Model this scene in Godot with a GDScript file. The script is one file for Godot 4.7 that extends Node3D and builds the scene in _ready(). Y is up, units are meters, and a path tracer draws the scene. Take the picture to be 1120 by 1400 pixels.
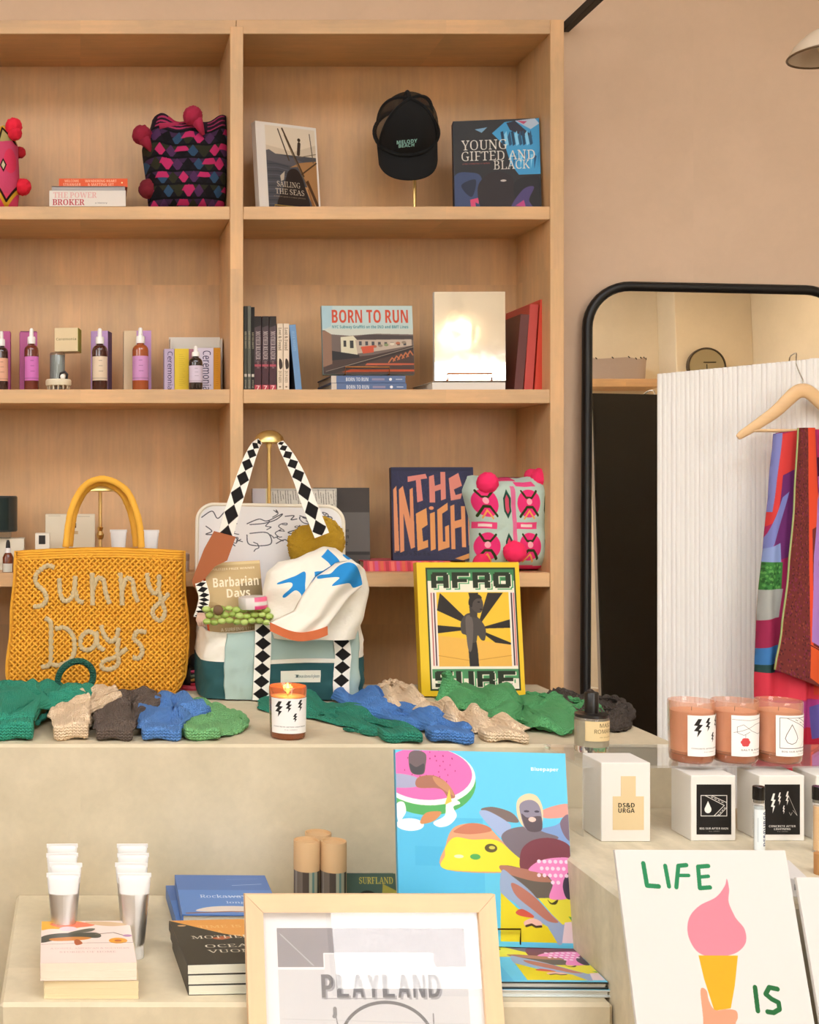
extends Node3D
# A shop corner: maple bookcase, clay-coloured display plinths, mirror and screen. Units are metres, y up.
# The camera stands at the origin at eye height and looks along -z; F, VX, VY turn a direction into a place at depth z.
const F := 1720.0
const VX := 110.0
const VY := 668.0
const H := 1.4
const SH := 3.44        # depth of the bookcase front
const BK := 3.707       # depth of its back panel
const BENCH := H - 0.534
const STEP := H - 0.665
const LOW := H - 0.8465

var rng := RandomNumberGenerator.new()
var noise := FastNoiseLite.new()
var used := {}
var mats := {}
var S1 := 0.0
var S2 := 0.0
var S3 := 0.0

func X(px: float, z: float) -> float: return (px - VX) * z / F
func Y(py: float, z: float) -> float: return H - (py - VY) * z / F
func P(px: float, py: float, z: float) -> Vector3: return Vector3(X(px, z), Y(py, z), -z)

# ---------------------------------------------------------------- things, parts
func numbered(called: String) -> String:
	var n: int = used.get(called, 0)
	used[called] = n + 1
	return called if n == 0 else "%s_%03d" % [called, n]

func tag(o: Node3D, label: String, category: String, group := "") -> void:
	o.set_meta("label", label)
	o.set_meta("category", category)
	if group: o.set_meta("group", group)

func thing(called: String, label: String, category: String, at := Vector3.ZERO, basis := Basis.IDENTITY, group := "") -> Node3D:
	var o := Node3D.new()
	o.name = numbered(called)
	add_child(o, true)
	o.transform = Transform3D(basis, at)
	tag(o, label, category, group)
	return o

func mesh_of(sts: Array) -> ArrayMesh:
	var am: ArrayMesh = null
	for st in sts:
		st.generate_normals()
		am = st.commit(am) if am else st.commit()
	return am

func part(called: String, st: SurfaceTool, m: Material, parent: Node3D, at := Vector3.ZERO, basis := Basis.IDENTITY) -> MeshInstance3D:
	var o := MeshInstance3D.new()
	o.name = called
	o.mesh = mesh_of([st])
	o.material_override = m
	parent.add_child(o, true)
	o.transform = Transform3D(basis, at)
	return o

func parts(called: String, pairs: Array, parent: Node3D) -> MeshInstance3D:   # one part with several surfaces: [[st, material], ...]
	var o := MeshInstance3D.new()
	o.name = called
	var sts := []
	for p in pairs: sts.append(p[0])
	o.mesh = mesh_of(sts)
	for i in pairs.size(): o.set_surface_override_material(i, pairs[i][1])
	parent.add_child(o, true)
	return o

func struct(called: String, st: SurfaceTool, m: Material) -> MeshInstance3D:
	var o := part(numbered(called), st, m, self)
	o.set_meta("kind", "structure")
	return o

# ---------------------------------------------------------------- materials
func mat(hex: String, rough := 0.7, metal := 0.0, extra := "") -> StandardMaterial3D:
	var key := "%s %s %s %s" % [hex, rough, metal, extra]
	if mats.has(key): return mats[key]
	var m := StandardMaterial3D.new()
	m.albedo_color = Color(hex)
	m.roughness = rough
	m.metallic = metal
	if extra == "coat":
		m.clearcoat_enabled = true
		m.clearcoat = 0.6
		m.clearcoat_roughness = 0.15
	elif extra == "knit":
		relief(m, tx_knit(), 0.45, 16.0)
	elif extra == "terry":
		relief(m, tx_fuzz(), 0.35, 14.0)
	elif extra == "cloth":
		relief(m, tx_fuzz(), 0.05, 30.0)
	elif extra == "glass":
		m.refraction_enabled = true
		m.refraction_scale = 0.05
		m.transparency = BaseMaterial3D.TRANSPARENCY_ALPHA
		m.albedo_color.a = 0.08
	elif extra == "pane":
		m.transparency = BaseMaterial3D.TRANSPARENCY_ALPHA
		m.albedo_color.a = 0.07
	elif extra == "mesh":
		m.transparency = BaseMaterial3D.TRANSPARENCY_ALPHA
		m.albedo_color.a = 0.72
	mats[key] = m
	return m

func relief(m: StandardMaterial3D, t: Texture2D, depth: float, per_metre: float) -> void:
	m.heightmap_enabled = true
	m.heightmap_texture = t
	m.heightmap_scale = depth
	m.uv1_triplanar = true
	m.uv1_scale = Vector3.ONE * per_metre

func tmat(t: Texture2D, rough := 0.45, extra := "") -> StandardMaterial3D:
	var m := StandardMaterial3D.new()
	m.albedo_texture = t
	m.roughness = rough
	m.metallic_specular = 0.32
	if extra == "coat":
		m.clearcoat_enabled = true
		m.clearcoat = 0.4
		m.clearcoat_roughness = 0.2
	return m

func img_tex(im: Image) -> ImageTexture: return ImageTexture.create_from_image(im)

func tx_knit() -> Texture2D:                    # rows of V-shaped stitches
	if mats.has("#knit"): return mats["#knit"]
	var im := Image.create(128, 128, false, Image.FORMAT_L8)
	for y in 128:
		for x in 128:
			var u := fposmod(x / 16.0, 1.0)
			var v := fposmod((y + absf(u - 0.5) * 14.0) / 12.8, 1.0)
			var h := sin(v * PI) * (0.35 + 0.65 * pow(absf(sin(u * TAU)), 0.6))
			im.set_pixel(x, y, Color(h, h, h))
	mats["#knit"] = img_tex(im)
	return mats["#knit"]

func tx_fuzz() -> Texture2D:
	if mats.has("#fuzz"): return mats["#fuzz"]
	var n := FastNoiseLite.new()
	n.frequency = 0.09
	n.fractal_octaves = 3
	mats["#fuzz"] = img_tex(n.get_seamless_image(256, 256))
	return mats["#fuzz"]

func wood(base: Color, along_x: bool, strength: float, seed_: int) -> StandardMaterial3D:   # maple: long faint streaks, clouds of a pinker tone, pores
	var key := "#wood %s %s %s" % [base, along_x, seed_]
	if mats.has(key): return mats[key]
	var a := FastNoiseLite.new()
	a.seed = seed_
	a.frequency = 0.02
	a.fractal_octaves = 3
	var b := FastNoiseLite.new()
	b.seed = seed_ + 7
	b.frequency = 0.006
	b.domain_warp_enabled = true
	b.domain_warp_amplitude = 40.0
	var im := Image.create(512, 512, false, Image.FORMAT_RGB8)
	for y in 512:
		for x in 512:
			var p := Vector2(y, x) if along_x else Vector2(x, y)
			var s := a.get_noise_2d(p.x * 2.2, p.y * 0.16)
			var f := a.get_noise_2d(p.x * 9.0 + 300.0, p.y * 0.7)
			var c := b.get_noise_2d(p.x * 1.3, p.y * 0.9)
			var k := 1.0 + strength * (0.06 * s + 0.035 * f + 0.13 * c)
			im.set_pixel(x, y, Color(base.r * k, base.g * (k - 0.04 * strength * c), base.b * (k - 0.07 * strength * (c + s * 0.5))))
	var m := StandardMaterial3D.new()
	m.albedo_texture = img_tex(im)
	m.uv1_triplanar = true
	m.uv1_world_triplanar = true
	m.uv1_scale = Vector3.ONE * 1.0
	m.roughness = 0.48
	mats[key] = m
	return m

func plaster(base: Color, strength: float, seed_: int, per_metre: float, stretch := 1.0, rough := 0.8) -> StandardMaterial3D:   # limewash: clouds, brush marks, specks
	var a := FastNoiseLite.new()
	a.seed = seed_
	a.frequency = 0.012
	a.fractal_octaves = 4
	a.domain_warp_enabled = true
	a.domain_warp_amplitude = 30.0
	var b := FastNoiseLite.new()
	b.seed = seed_ + 3
	b.frequency = 0.05
	var im := Image.create(512, 512, false, Image.FORMAT_RGB8)
	for y in 512:
		for x in 512:
			var c := a.get_noise_2d(x * stretch, y)
			var f := b.get_noise_2d(x * 2.0, y * 2.0)
			var k := 1.0 + strength * (0.16 * c + 0.05 * f)
			im.set_pixel(x, y, Color(base.r * k, base.g * k, base.b * (k + strength * 0.03 * c)))
	var m := StandardMaterial3D.new()
	m.albedo_texture = img_tex(im)
	m.uv1_triplanar = true
	m.uv1_world_triplanar = true
	m.uv1_scale = Vector3.ONE * per_metre
	m.roughness = rough
	return m

# ---------------------------------------------------------------- a small canvas for print: covers, labels, woven patterns
class Cv:
	var im: Image
	var w: int
	var h: int
	func _init(w_: int, h_: int, bg: String) -> void:
		w = w_
		h = h_
		im = Image.create(w * 2, h * 2, false, Image.FORMAT_RGB8)
		im.fill(Color(bg))
	func fill(pts: PackedVector2Array, col: Color) -> void:
		var lo := 1e9
		var hi := -1e9
		for p in pts:
			lo = minf(lo, p.y * 2.0)
			hi = maxf(hi, p.y * 2.0)
		for y in range(maxi(0, int(floor(lo))), mini(h * 2, int(ceil(hi)) + 1)):
			var yc := y + 0.5
			var xs := []
			for i in pts.size():
				var a = pts[i] * 2.0
				var b = pts[(i + 1) % pts.size()] * 2.0
				if (a.y <= yc) != (b.y <= yc):
					xs.append(a.x + (yc - a.y) / (b.y - a.y) * (b.x - a.x))
			xs.sort()
			for k in range(0, xs.size() - 1, 2):
				var x0 = maxi(0, int(round(xs[k])))
				var x1 = mini(w * 2, int(round(xs[k + 1])))
				if x1 > x0: im.fill_rect(Rect2i(x0, y, x1 - x0, 1), col)
	func pts_of(a: Array) -> PackedVector2Array:
		var q := PackedVector2Array()
		for i in range(0, a.size(), 2): q.append(Vector2(a[i] * w, a[i + 1] * h))
		return q
	func poly(a: Array, col: String) -> Cv:               # corners as fractions of the picture
		fill(pts_of(a), Color(col))
		return self
	func smooth(a: Array, col: String) -> Cv:             # the same with a rounded outline
		var q := pts_of(a)
		var r := PackedVector2Array()
		var n := q.size()
		for i in n:
			for k in 6:
				r.append(q[i].cubic_interpolate(q[(i + 1) % n], q[(i + n - 1) % n], q[(i + 2) % n], k / 6.0))
		fill(r, Color(col))
		return self
	func rect(x0: float, y0: float, x1: float, y1: float, col: String) -> Cv:
		return poly([x0, y0, x1, y0, x1, y1, x0, y1], col)
	func ell(cx: float, cy: float, rx: float, ry: float, col: String, turn := 0.0) -> Cv:
		var q := PackedVector2Array()
		for k in 40:
			var v := Vector2(cos(TAU * k / 40.0) * rx * w, sin(TAU * k / 40.0) * ry * h).rotated(turn)
			q.append(Vector2(cx * w, cy * h) + v)
		fill(q, Color(col))
		return self
	func line(a: Array, wide: float, col: String) -> Cv:   # wide as a fraction of the width
		var q := pts_of(a)
		var t := wide * w * 0.5
		for i in q.size() - 1:
			var d = (q[i + 1] - q[i]).normalized().orthogonal() * t
			fill(PackedVector2Array([q[i] + d, q[i + 1] + d, q[i + 1] - d, q[i] - d]), Color(col))
			if t > 0.8:
				for e in [q[i], q[i + 1]]:
					var c := PackedVector2Array()
					for k in 10: c.append(e + Vector2.from_angle(TAU * k / 10.0) * t)
					fill(c, Color(col))
		return self
	func text(s: String, x0: float, y0: float, x1: float, y1: float, col: String, fam := "Droid Sans", heavy := 700, turn := 0) -> Cv:
		var f := SystemFont.new()
		f.font_names = PackedStringArray([fam])
		f.font_weight = heavy
		var tm := TextMesh.new()
		tm.text = s
		tm.font = f
		tm.font_size = 48
		tm.pixel_size = 0.1
		tm.depth = 0.0
		tm.curve_step = 2.0
		var ar := tm.get_mesh_arrays()
		var v: PackedVector3Array = ar[0]
		var ix: PackedInt32Array = ar[12]
		var lo := Vector2(1e9, 1e9)
		var hi := Vector2(-1e9, -1e9)
		for p in v:
			lo = lo.min(Vector2(p.x, p.y))
			hi = hi.max(Vector2(p.x, p.y))
		var sz := hi - lo
		for i in range(0, ix.size(), 3):
			var t := PackedVector2Array()
			for k in 3:
				var p = v[ix[i + k]]
				var u := Vector2((p.x - lo.x) / sz.x, 1.0 - (p.y - lo.y) / sz.y)
				if turn == 1: u = Vector2(1.0 - u.y, u.x)
				elif turn == 2: u = Vector2(u.y, 1.0 - u.x)
				t.append(Vector2((x0 + (x1 - x0) * u.x) * w, (y0 + (y1 - y0) * u.y) * h))
			fill(t, Color(col))
		return self
	func tex() -> ImageTexture:
		im.shrink_x2()
		return ImageTexture.create_from_image(im)

# ---------------------------------------------------------------- shapes
func new_st(smooth := true) -> SurfaceTool:
	var st := SurfaceTool.new()
	st.begin(Mesh.PRIMITIVE_TRIANGLES)
	st.set_smooth_group(0 if smooth else -1)
	return st

func tri(st: SurfaceTool, a: Vector3, b: Vector3, c: Vector3, ua := Vector2.ZERO, ub := Vector2.ZERO, uc := Vector2.ZERO) -> void:   # corners run counter-clockwise seen from outside
	st.set_uv(ua)
	st.add_vertex(a)
	st.set_uv(uc)
	st.add_vertex(c)
	st.set_uv(ub)
	st.add_vertex(b)

func quad(st: SurfaceTool, a: Vector3, b: Vector3, c: Vector3, d: Vector3, ua := Vector2(0, 1), ub := Vector2(1, 1), uc := Vector2(1, 0), ud := Vector2(0, 0)) -> void:
	tri(st, a, b, c, ua, ub, uc)
	tri(st, a, c, d, ua, uc, ud)

func tri_out(st: SurfaceTool, a: Vector3, b: Vector3, c: Vector3, mid: Vector3) -> void:
	if (b - a).cross(c - a).dot(a + b + c - 3.0 * mid) > 0.0: tri(st, a, b, c)
	else: tri(st, a, c, b)

func box(st: SurfaceTool, mid: Vector3, size: Vector3, bev := 0.0015, xf := Transform3D.IDENTITY) -> void:   # a box with chamfered edges
	st.set_smooth_group(-1)
	var h := size * 0.5
	var b := minf(bev, minf(h.x, minf(h.y, h.z)) * 0.8)
	var c := xf * mid
	var v := {}
	for sx in [-1, 1]:
		for sy in [-1, 1]:
			for sz in [-1, 1]:
				v[[sx, sy, sz, 0]] = xf * (mid + Vector3(sx * h.x, sy * (h.y - b), sz * (h.z - b)))
				v[[sx, sy, sz, 1]] = xf * (mid + Vector3(sx * (h.x - b), sy * h.y, sz * (h.z - b)))
				v[[sx, sy, sz, 2]] = xf * (mid + Vector3(sx * (h.x - b), sy * (h.y - b), sz * h.z))
	for s in [-1, 1]:
		for ax in 3:
			var q := []
			for t in [[-1, -1], [1, -1], [1, 1], [-1, 1]]:
				var k = [t[0], t[1]]
				k.insert(ax, s)
				q.append(v[[k[0], k[1], k[2], ax]])
			tri_out(st, q[0], q[1], q[2], c)
			tri_out(st, q[0], q[2], q[3], c)
	if b <= 0.0: return
	for s in [-1, 1]:
		for t in [-1, 1]:
			for e in [[0, 1, 2], [0, 2, 1], [1, 2, 0]]:
				var q := []
				for g in [[-1, e[0]], [1, e[0]], [1, e[1]], [-1, e[1]]]:
					var k := [0, 0, 0]
					k[e[0]] = s
					k[e[1]] = t
					k[e[2]] = g[0]
					q.append(v[[k[0], k[1], k[2], g[1]]])
				tri_out(st, q[0], q[1], q[2], c)
				tri_out(st, q[0], q[2], q[3], c)
	for sx in [-1, 1]:
		for sy in [-1, 1]:
			for sz in [-1, 1]:
				tri_out(st, v[[sx, sy, sz, 0]], v[[sx, sy, sz, 1]], v[[sx, sy, sz, 2]], c)

func bx(mid: Vector3, size: Vector3, bev := 0.0015) -> SurfaceTool:
	var st := new_st(false)
	box(st, mid, size, bev)
	return st

func slab(x0: float, x1: float, y0: float, y1: float, z0: float, z1: float, bev := 0.002) -> SurfaceTool:   # z0, z1 are depths (positive, away from the camera)
	return bx(Vector3((x0 + x1) * 0.5, (y0 + y1) * 0.5, -(z0 + z1) * 0.5), Vector3(x1 - x0, y1 - y0, absf(z1 - z0)), bev)

func lathe(st: SurfaceTool, prof: Array, seg := 32, xf := Transform3D.IDENTITY, a0 := 0.0, a1 := TAU) -> void:   # prof = [[radius, y], ...] from the bottom up the outside; u runs round, v down
	var group := 1
	var last := Vector2.ZERO
	for i in prof.size() - 1:
		var p := Vector2(prof[i][0], prof[i][1])
		var q := Vector2(prof[i + 1][0], prof[i + 1][1])
		var d := (q - p).normalized()
		if i > 0 and absf(d.angle_to(last)) > 0.6: group += 1
		last = d
		st.set_smooth_group(group)
		var v0 := 1.0 - float(i) / (prof.size() - 1)
		var v1 := 1.0 - float(i + 1) / (prof.size() - 1)
		for k in seg:
			var t0 := a0 + (a1 - a0) * k / seg
			var t1 := a0 + (a1 - a0) * (k + 1) / seg
			var A := xf * Vector3(sin(t0) * p.x, p.y, cos(t0) * p.x)
			var B := xf * Vector3(sin(t1) * p.x, p.y, cos(t1) * p.x)
			var C := xf * Vector3(sin(t1) * q.x, q.y, cos(t1) * q.x)
			var D := xf * Vector3(sin(t0) * q.x, q.y, cos(t0) * q.x)
			var u0 := float(k) / seg
			var u1 := float(k + 1) / seg
			if p.x > 1e-6: tri(st, A, B, C, Vector2(u0, v0), Vector2(u1, v0), Vector2(u1, v1))
			if q.x > 1e-6: tri(st, A, C, D, Vector2(u0, v0), Vector2(u1, v1), Vector2(u0, v1))

func lat(prof: Array, seg := 32, xf := Transform3D.IDENTITY) -> SurfaceTool:
	var st := new_st()
	lathe(st, prof, seg, xf)
	return st

func tube(st: SurfaceTool, pts: Array, r: Variant, seg := 8, closed := false, flat := 1.0, flat_dir := Vector3.ZERO) -> void:   # r is a number or a Callable of the place along (0..1)
	st.set_smooth_group(0)
	var n := pts.size()
	var rings := []
	var nrm := Vector3.ZERO
	for i in n:
		var d: Vector3
		if closed: d = (pts[(i + 1) % n] - pts[(i + n - 1) % n]).normalized()
		else: d = (pts[mini(i + 1, n - 1)] - pts[maxi(i - 1, 0)]).normalized()
		if i == 0:
			nrm = d.cross(Vector3.UP if absf(d.y) < 0.9 else Vector3.RIGHT).normalized()
		nrm = (nrm - d * nrm.dot(d)).normalized()
		var bi := d.cross(nrm)
		var rad: float = r if not r is Callable else r.call(float(i) / maxi(n - 1, 1))
		var ring := PackedVector3Array()
		for k in seg:
			var t := TAU * k / seg
			var o: Vector3 = (nrm * cos(t) + bi * sin(t)) * rad
			if flat_dir != Vector3.ZERO: o -= flat_dir * o.dot(flat_dir) * (1.0 - flat)
			ring.append(pts[i] + o)
		rings.append(ring)
	for i in (n if closed else n - 1):
		var a: PackedVector3Array = rings[i]
		var b: PackedVector3Array = rings[(i + 1) % n]
		for k in seg:
			var k1 := (k + 1) % seg
			quad(st, a[k], a[k1], b[k1], b[k])
	if not closed:
		for e in [0, n - 1]:
			for k in seg:
				if e == 0: tri(st, pts[0], rings[0][(k + 1) % seg], rings[0][k])
				else: tri(st, pts[e], rings[e][k], rings[e][(k + 1) % seg])

func tb(pts: Array, r: Variant, seg := 8, closed := false) -> SurfaceTool:
	var st := new_st()
	tube(st, pts, r, seg, closed)
	return st

func spline(pts: Array, per := 8) -> Array:
	var out := []
	var n := pts.size()
	for i in n - 1:
		for k in per:
			out.append(pts[i].cubic_interpolate(pts[i + 1], pts[maxi(i - 1, 0)], pts[mini(i + 2, n - 1)], float(k) / per))
	out.append(pts[n - 1])
	return out

func surf(st: SurfaceTool, nu: int, nv: int, f: Callable, flip := false, group := 0) -> void:   # f(u, v) -> place; u to the right, v up, seen from outside
	st.set_smooth_group(group)
	var g := []
	for j in nv + 1:
		var row := PackedVector3Array()
		for i in nu + 1: row.append(f.call(float(i) / nu, float(j) / nv))
		g.append(row)
	for j in nv:
		for i in nu:
			var u0 := float(i) / nu
			var u1 := float(i + 1) / nu
			var v0 := 1.0 - float(j) / nv
			var v1 := 1.0 - float(j + 1) / nv
			if flip: quad(st, g[j][i + 1], g[j][i], g[j + 1][i], g[j + 1][i + 1], Vector2(u1, v0), Vector2(u0, v0), Vector2(u0, v1), Vector2(u1, v1))
			else: quad(st, g[j][i], g[j][i + 1], g[j + 1][i + 1], g[j + 1][i], Vector2(u0, v0), Vector2(u1, v0), Vector2(u1, v1), Vector2(u0, v1))

func prism(st: SurfaceTool, poly: PackedVector2Array, z0: float, z1: float, xf := Transform3D.IDENTITY) -> void:   # an outline in xy between two z
	st.set_smooth_group(-1)
	var q := poly.duplicate()
	if Geometry2D.is_polygon_clockwise(q): q.reverse()
	var ix := Geometry2D.triangulate_polygon(q)
	var c := func(i: int, z: float) -> Vector3: return xf * Vector3(q[i].x, q[i].y, z)
	for k in range(0, ix.size(), 3):
		var a = q[ix[k]]
		var ccw = (q[ix[k + 1]] - a).cross(q[ix[k + 2]] - a) > 0.0
		var i1 = ix[k + 1] if ccw else ix[k + 2]
		var i2 = ix[k + 2] if ccw else ix[k + 1]
		tri(st, c.call(ix[k], z1), c.call(i1, z1), c.call(i2, z1))
		tri(st, c.call(ix[k], z0), c.call(i2, z0), c.call(i1, z0))
	for i in q.size():
		var j := (i + 1) % q.size()
		quad(st, c.call(i, z0), c.call(j, z0), c.call(j, z1), c.call(i, z1))

func round_rect(w: float, h: float, r: float, seg := 8) -> PackedVector2Array:   # centred
	var q := PackedVector2Array()
	for c in [[1, 1, 0.0], [-1, 1, PI * 0.5], [-1, -1, PI], [1, -1, PI * 1.5]]:
		for k in seg + 1:
			q.append(Vector2(c[0] * (w * 0.5 - r), c[1] * (h * 0.5 - r)) + Vector2.from_angle(c[2] + PI * 0.5 * k / seg) * r)
	return q

func ribbon(st: SurfaceTool, mid: Array, side: Array, thick: float, out: Array) -> void:   # a strap: middle line, half-width vectors, outward directions; u across, v along
	var n := mid.size()
	var q := func(i: int, s: float, t: float) -> Vector3: return mid[i] + side[i] * s + out[i] * t
	for i in n - 1:
		var v0 := float(i) / (n - 1)
		var v1 := float(i + 1) / (n - 1)
		st.set_smooth_group(1)
		quad(st, q.call(i, -1, thick), q.call(i, 1, thick), q.call(i + 1, 1, thick), q.call(i + 1, -1, thick), Vector2(0, v0), Vector2(1, v0), Vector2(1, v1), Vector2(0, v1))
		st.set_smooth_group(2)
		quad(st, q.call(i, 1, 0), q.call(i, -1, 0), q.call(i + 1, -1, 0), q.call(i + 1, 1, 0), Vector2(0, v0), Vector2(1, v0), Vector2(1, v1), Vector2(0, v1))
		st.set_smooth_group(3)
		quad(st, q.call(i, -1, 0), q.call(i, -1, thick), q.call(i + 1, -1, thick), q.call(i + 1, -1, 0))
		quad(st, q.call(i, 1, thick), q.call(i, 1, 0), q.call(i + 1, 1, 0), q.call(i + 1, 1, thick))

func ball(st: SurfaceTool, c: Vector3, r: float, fuzz := 0.0, sq := Vector3.ONE, seg := 20) -> void:
	var f := func(u: float, v: float) -> Vector3:
		var d := Vector3(cos(PI * (v - 0.5)) * sin(u * TAU), sin(PI * (v - 0.5)), cos(PI * (v - 0.5)) * cos(u * TAU))
		return c + d * sq * r * (1.0 + fuzz * noise.get_noise_3dv((d + c * 7.0) * 260.0) + fuzz * 0.5 * noise.get_noise_3dv((d + c) * 60.0))
	surf(st, seg, seg / 2, f)

func wpart(called: String, st: SurfaceTool, m: Material, parent: Node3D) -> MeshInstance3D:   # a part whose mesh is given in the room's own coordinates
	var o := part(called, st, m, parent)
	o.transform = parent.transform.affine_inverse()
	return o

func light_and_camera() -> void:
	var cam := Camera3D.new()
	cam.name = "camera"
	add_child(cam)
	cam.position = Vector3(0, H, 0)
	var near := 0.05
	cam.set_frustum(near * 1400.0 / F, Vector2((560.0 - VX) / F, (VY - 700.0) / F) * near, near, 60.0)
	cam.current = true
	var sky_mat := ProceduralSkyMaterial.new()
	sky_mat.sky_top_color = Color(0.95, 0.97, 1.0)
	sky_mat.sky_horizon_color = Color(1.0, 0.97, 0.93)
	sky_mat.ground_horizon_color = Color(0.80, 0.77, 0.73)
	sky_mat.ground_bottom_color = Color(0.55, 0.52, 0.49)
	sky_mat.sun_angle_max = 0.0
	sky_mat.sky_energy_multiplier = 1.0
	var sky := Sky.new()
	sky.sky_material = sky_mat
	var env := Environment.new()
	env.background_mode = Environment.BG_SKY
	env.sky = sky
	env.background_energy_multiplier = 11.5
	env.tonemap_mode = Environment.TONE_MAPPER_LINEAR
	env.tonemap_exposure = 0.73
	env.sdfgi_enabled = true
	env.ssao_enabled = true
	env.ssil_enabled = true
	var we := WorldEnvironment.new()
	we.name = "world"
	we.environment = env
	add_child(we)
	# warm pendant lamps over the middle of the shop, outside the frame, as the one at the frame's edge and the glints in the silver cover show
	lamp(Vector3(-0.9, 3.0, -1.0), 0.9, true, "lit glass cone pendant lamp hanging left of the camera", "")
	lamp(Vector3(1.84, 2.31, -0.5), 0.9, true, "lit glass cone pendant lamp mirrored in the silver book cover", "")
	lamp(Vector3(3.9, 3.45, 0.7), 1.1, true, "lit glass cone pendant lamp nearest the street wall with the clock", "")
	lamp(Vector3(X(1138, 2.8), Y(76, 2.8), -2.8), 0.0, false, "smoked glass cone pendant lamp with an unlit bulb at the top right corner", "")

func lamp(at: Vector3, energy: float, lit: bool, label: String, group: String) -> void:
	var o := thing("pendant_lamp", label, "lamp", at, Basis.IDENTITY, group)
	var r := 0.088
	var sh := new_st()
	lathe(sh, [[r, 0.0], [r * 0.99, 0.006], [r * 0.86, 0.026], [r * 0.6, 0.048], [r * 0.32, 0.062], [0.018, 0.068], [0.018, 0.074]], 40)
	lathe(sh, [[0.015, 0.07], [r * 0.3, 0.059], [r * 0.58, 0.045], [r * 0.84, 0.023], [r * 0.965, 0.003], [r, 0.0]], 40)
	part("shade", sh, mat("d8c6ae", 0.25), o)
	part("rim", tb(circle(r, 0.001, 40), 0.0026, 6, true), mat("6b5236", 0.4), o)
	part("socket", lat([[0.0, 0.068], [0.019, 0.07], [0.019, 0.11], [0.008, 0.12], [0.0, 0.12]], 20), mat("4a3a2a", 0.35, 0.7), o)
	part("cord", lat([[0.0, 0.118], [0.003, 0.118], [0.003, 4.2 - at.y], [0.0, 4.2 - at.y]], 8), mat("2a2522", 0.6), o)
	var bulb := mat("fff1dc", 0.3, 0.0, "bulb%s" % lit)
	if lit:
		bulb.emission_enabled = true
		bulb.emission = Color(1.0, 0.82, 0.6)
		bulb.emission_energy_multiplier = 6.0
		var l := OmniLight3D.new()
		l.name = "bulb_light"
		l.light_color = Color(1.0, 0.86, 0.68)
		l.light_energy = energy
		l.light_size = 0.03
		l.omni_range = 12.0
		l.omni_attenuation = 2.0
		l.shadow_enabled = true
		o.add_child(l)
		l.position = Vector3(0, 0.03, 0)
	var b := new_st()
	ball(b, Vector3(0, 0.03, 0), 0.03, 0.0, Vector3(1, 1.15, 1))
	part("bulb", b, bulb, o)

func circle(r: float, y: float, n: int) -> Array:
	var a := []
	for k in n: a.append(Vector3(sin(TAU * k / n) * r, y, cos(TAU * k / n) * r))
	return a

func holed_wall(called: String, along_x: bool, at: float, a0: float, a1: float, y1: float, holes: Array, m: Material) -> void:   # a thick wall with openings [a0, a1, y0, y1]
	var st := new_st(false)
	var t := 0.2
	var put := func(p0: float, p1: float, q0: float, q1: float) -> void:
		if p1 - p0 < 0.001 or q1 - q0 < 0.001: return
		if along_x: box(st, Vector3((p0 + p1) * 0.5, (q0 + q1) * 0.5, at), Vector3(p1 - p0, q1 - q0, t), 0.0)
		else: box(st, Vector3(at, (q0 + q1) * 0.5, (p0 + p1) * 0.5), Vector3(t, q1 - q0, p1 - p0), 0.0)
	var last := a0
	for h in holes:
		put.call(last, h[0], 0.0, y1)
		put.call(h[0], h[1], 0.0, h[2])
		put.call(h[0], h[1], h[3], y1)
		last = h[1]
	put.call(last, a1, 0.0, y1)
	struct(called, st, m)

func window(n: int, along_x: bool, at: float, h: Array, mullions: int) -> void:
	var fr := new_st(false)
	var pane := new_st(false)
	var mk := func(st: SurfaceTool, p: float, q: float, sp: float, sq: float, d: float) -> void:
		box(st, Vector3(p, q, at) if along_x else Vector3(at, q, p), Vector3(sp, sq, d) if along_x else Vector3(d, sq, sp), 0.003 if d > 0.02 else 0.0)
	var w: float = h[1] - h[0]
	var hh: float = h[3] - h[2]
	for k in mullions + 2:
		mk.call(fr, h[0] + 0.02 + (w - 0.04) * k / (mullions + 1), (h[2] + h[3]) * 0.5, 0.04, hh, 0.06)
	for y in [h[2] + 0.02, h[3] - 0.02]: mk.call(fr, (h[0] + h[1]) * 0.5, y, w - 0.08, 0.04, 0.06)
	mk.call(pane, (h[0] + h[1]) * 0.5, (h[2] + h[3]) * 0.5, w - 0.05, hh - 0.05, 0.006)
	var o := Node3D.new()
	o.name = "window_%d" % n
	o.set_meta("kind", "structure")
	add_child(o, true)
	part("frame", fr, mat("2b2725", 0.4), o)
	part("pane", pane, mat("ffffff", 0.0, 0.0, "pane"), o)

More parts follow.
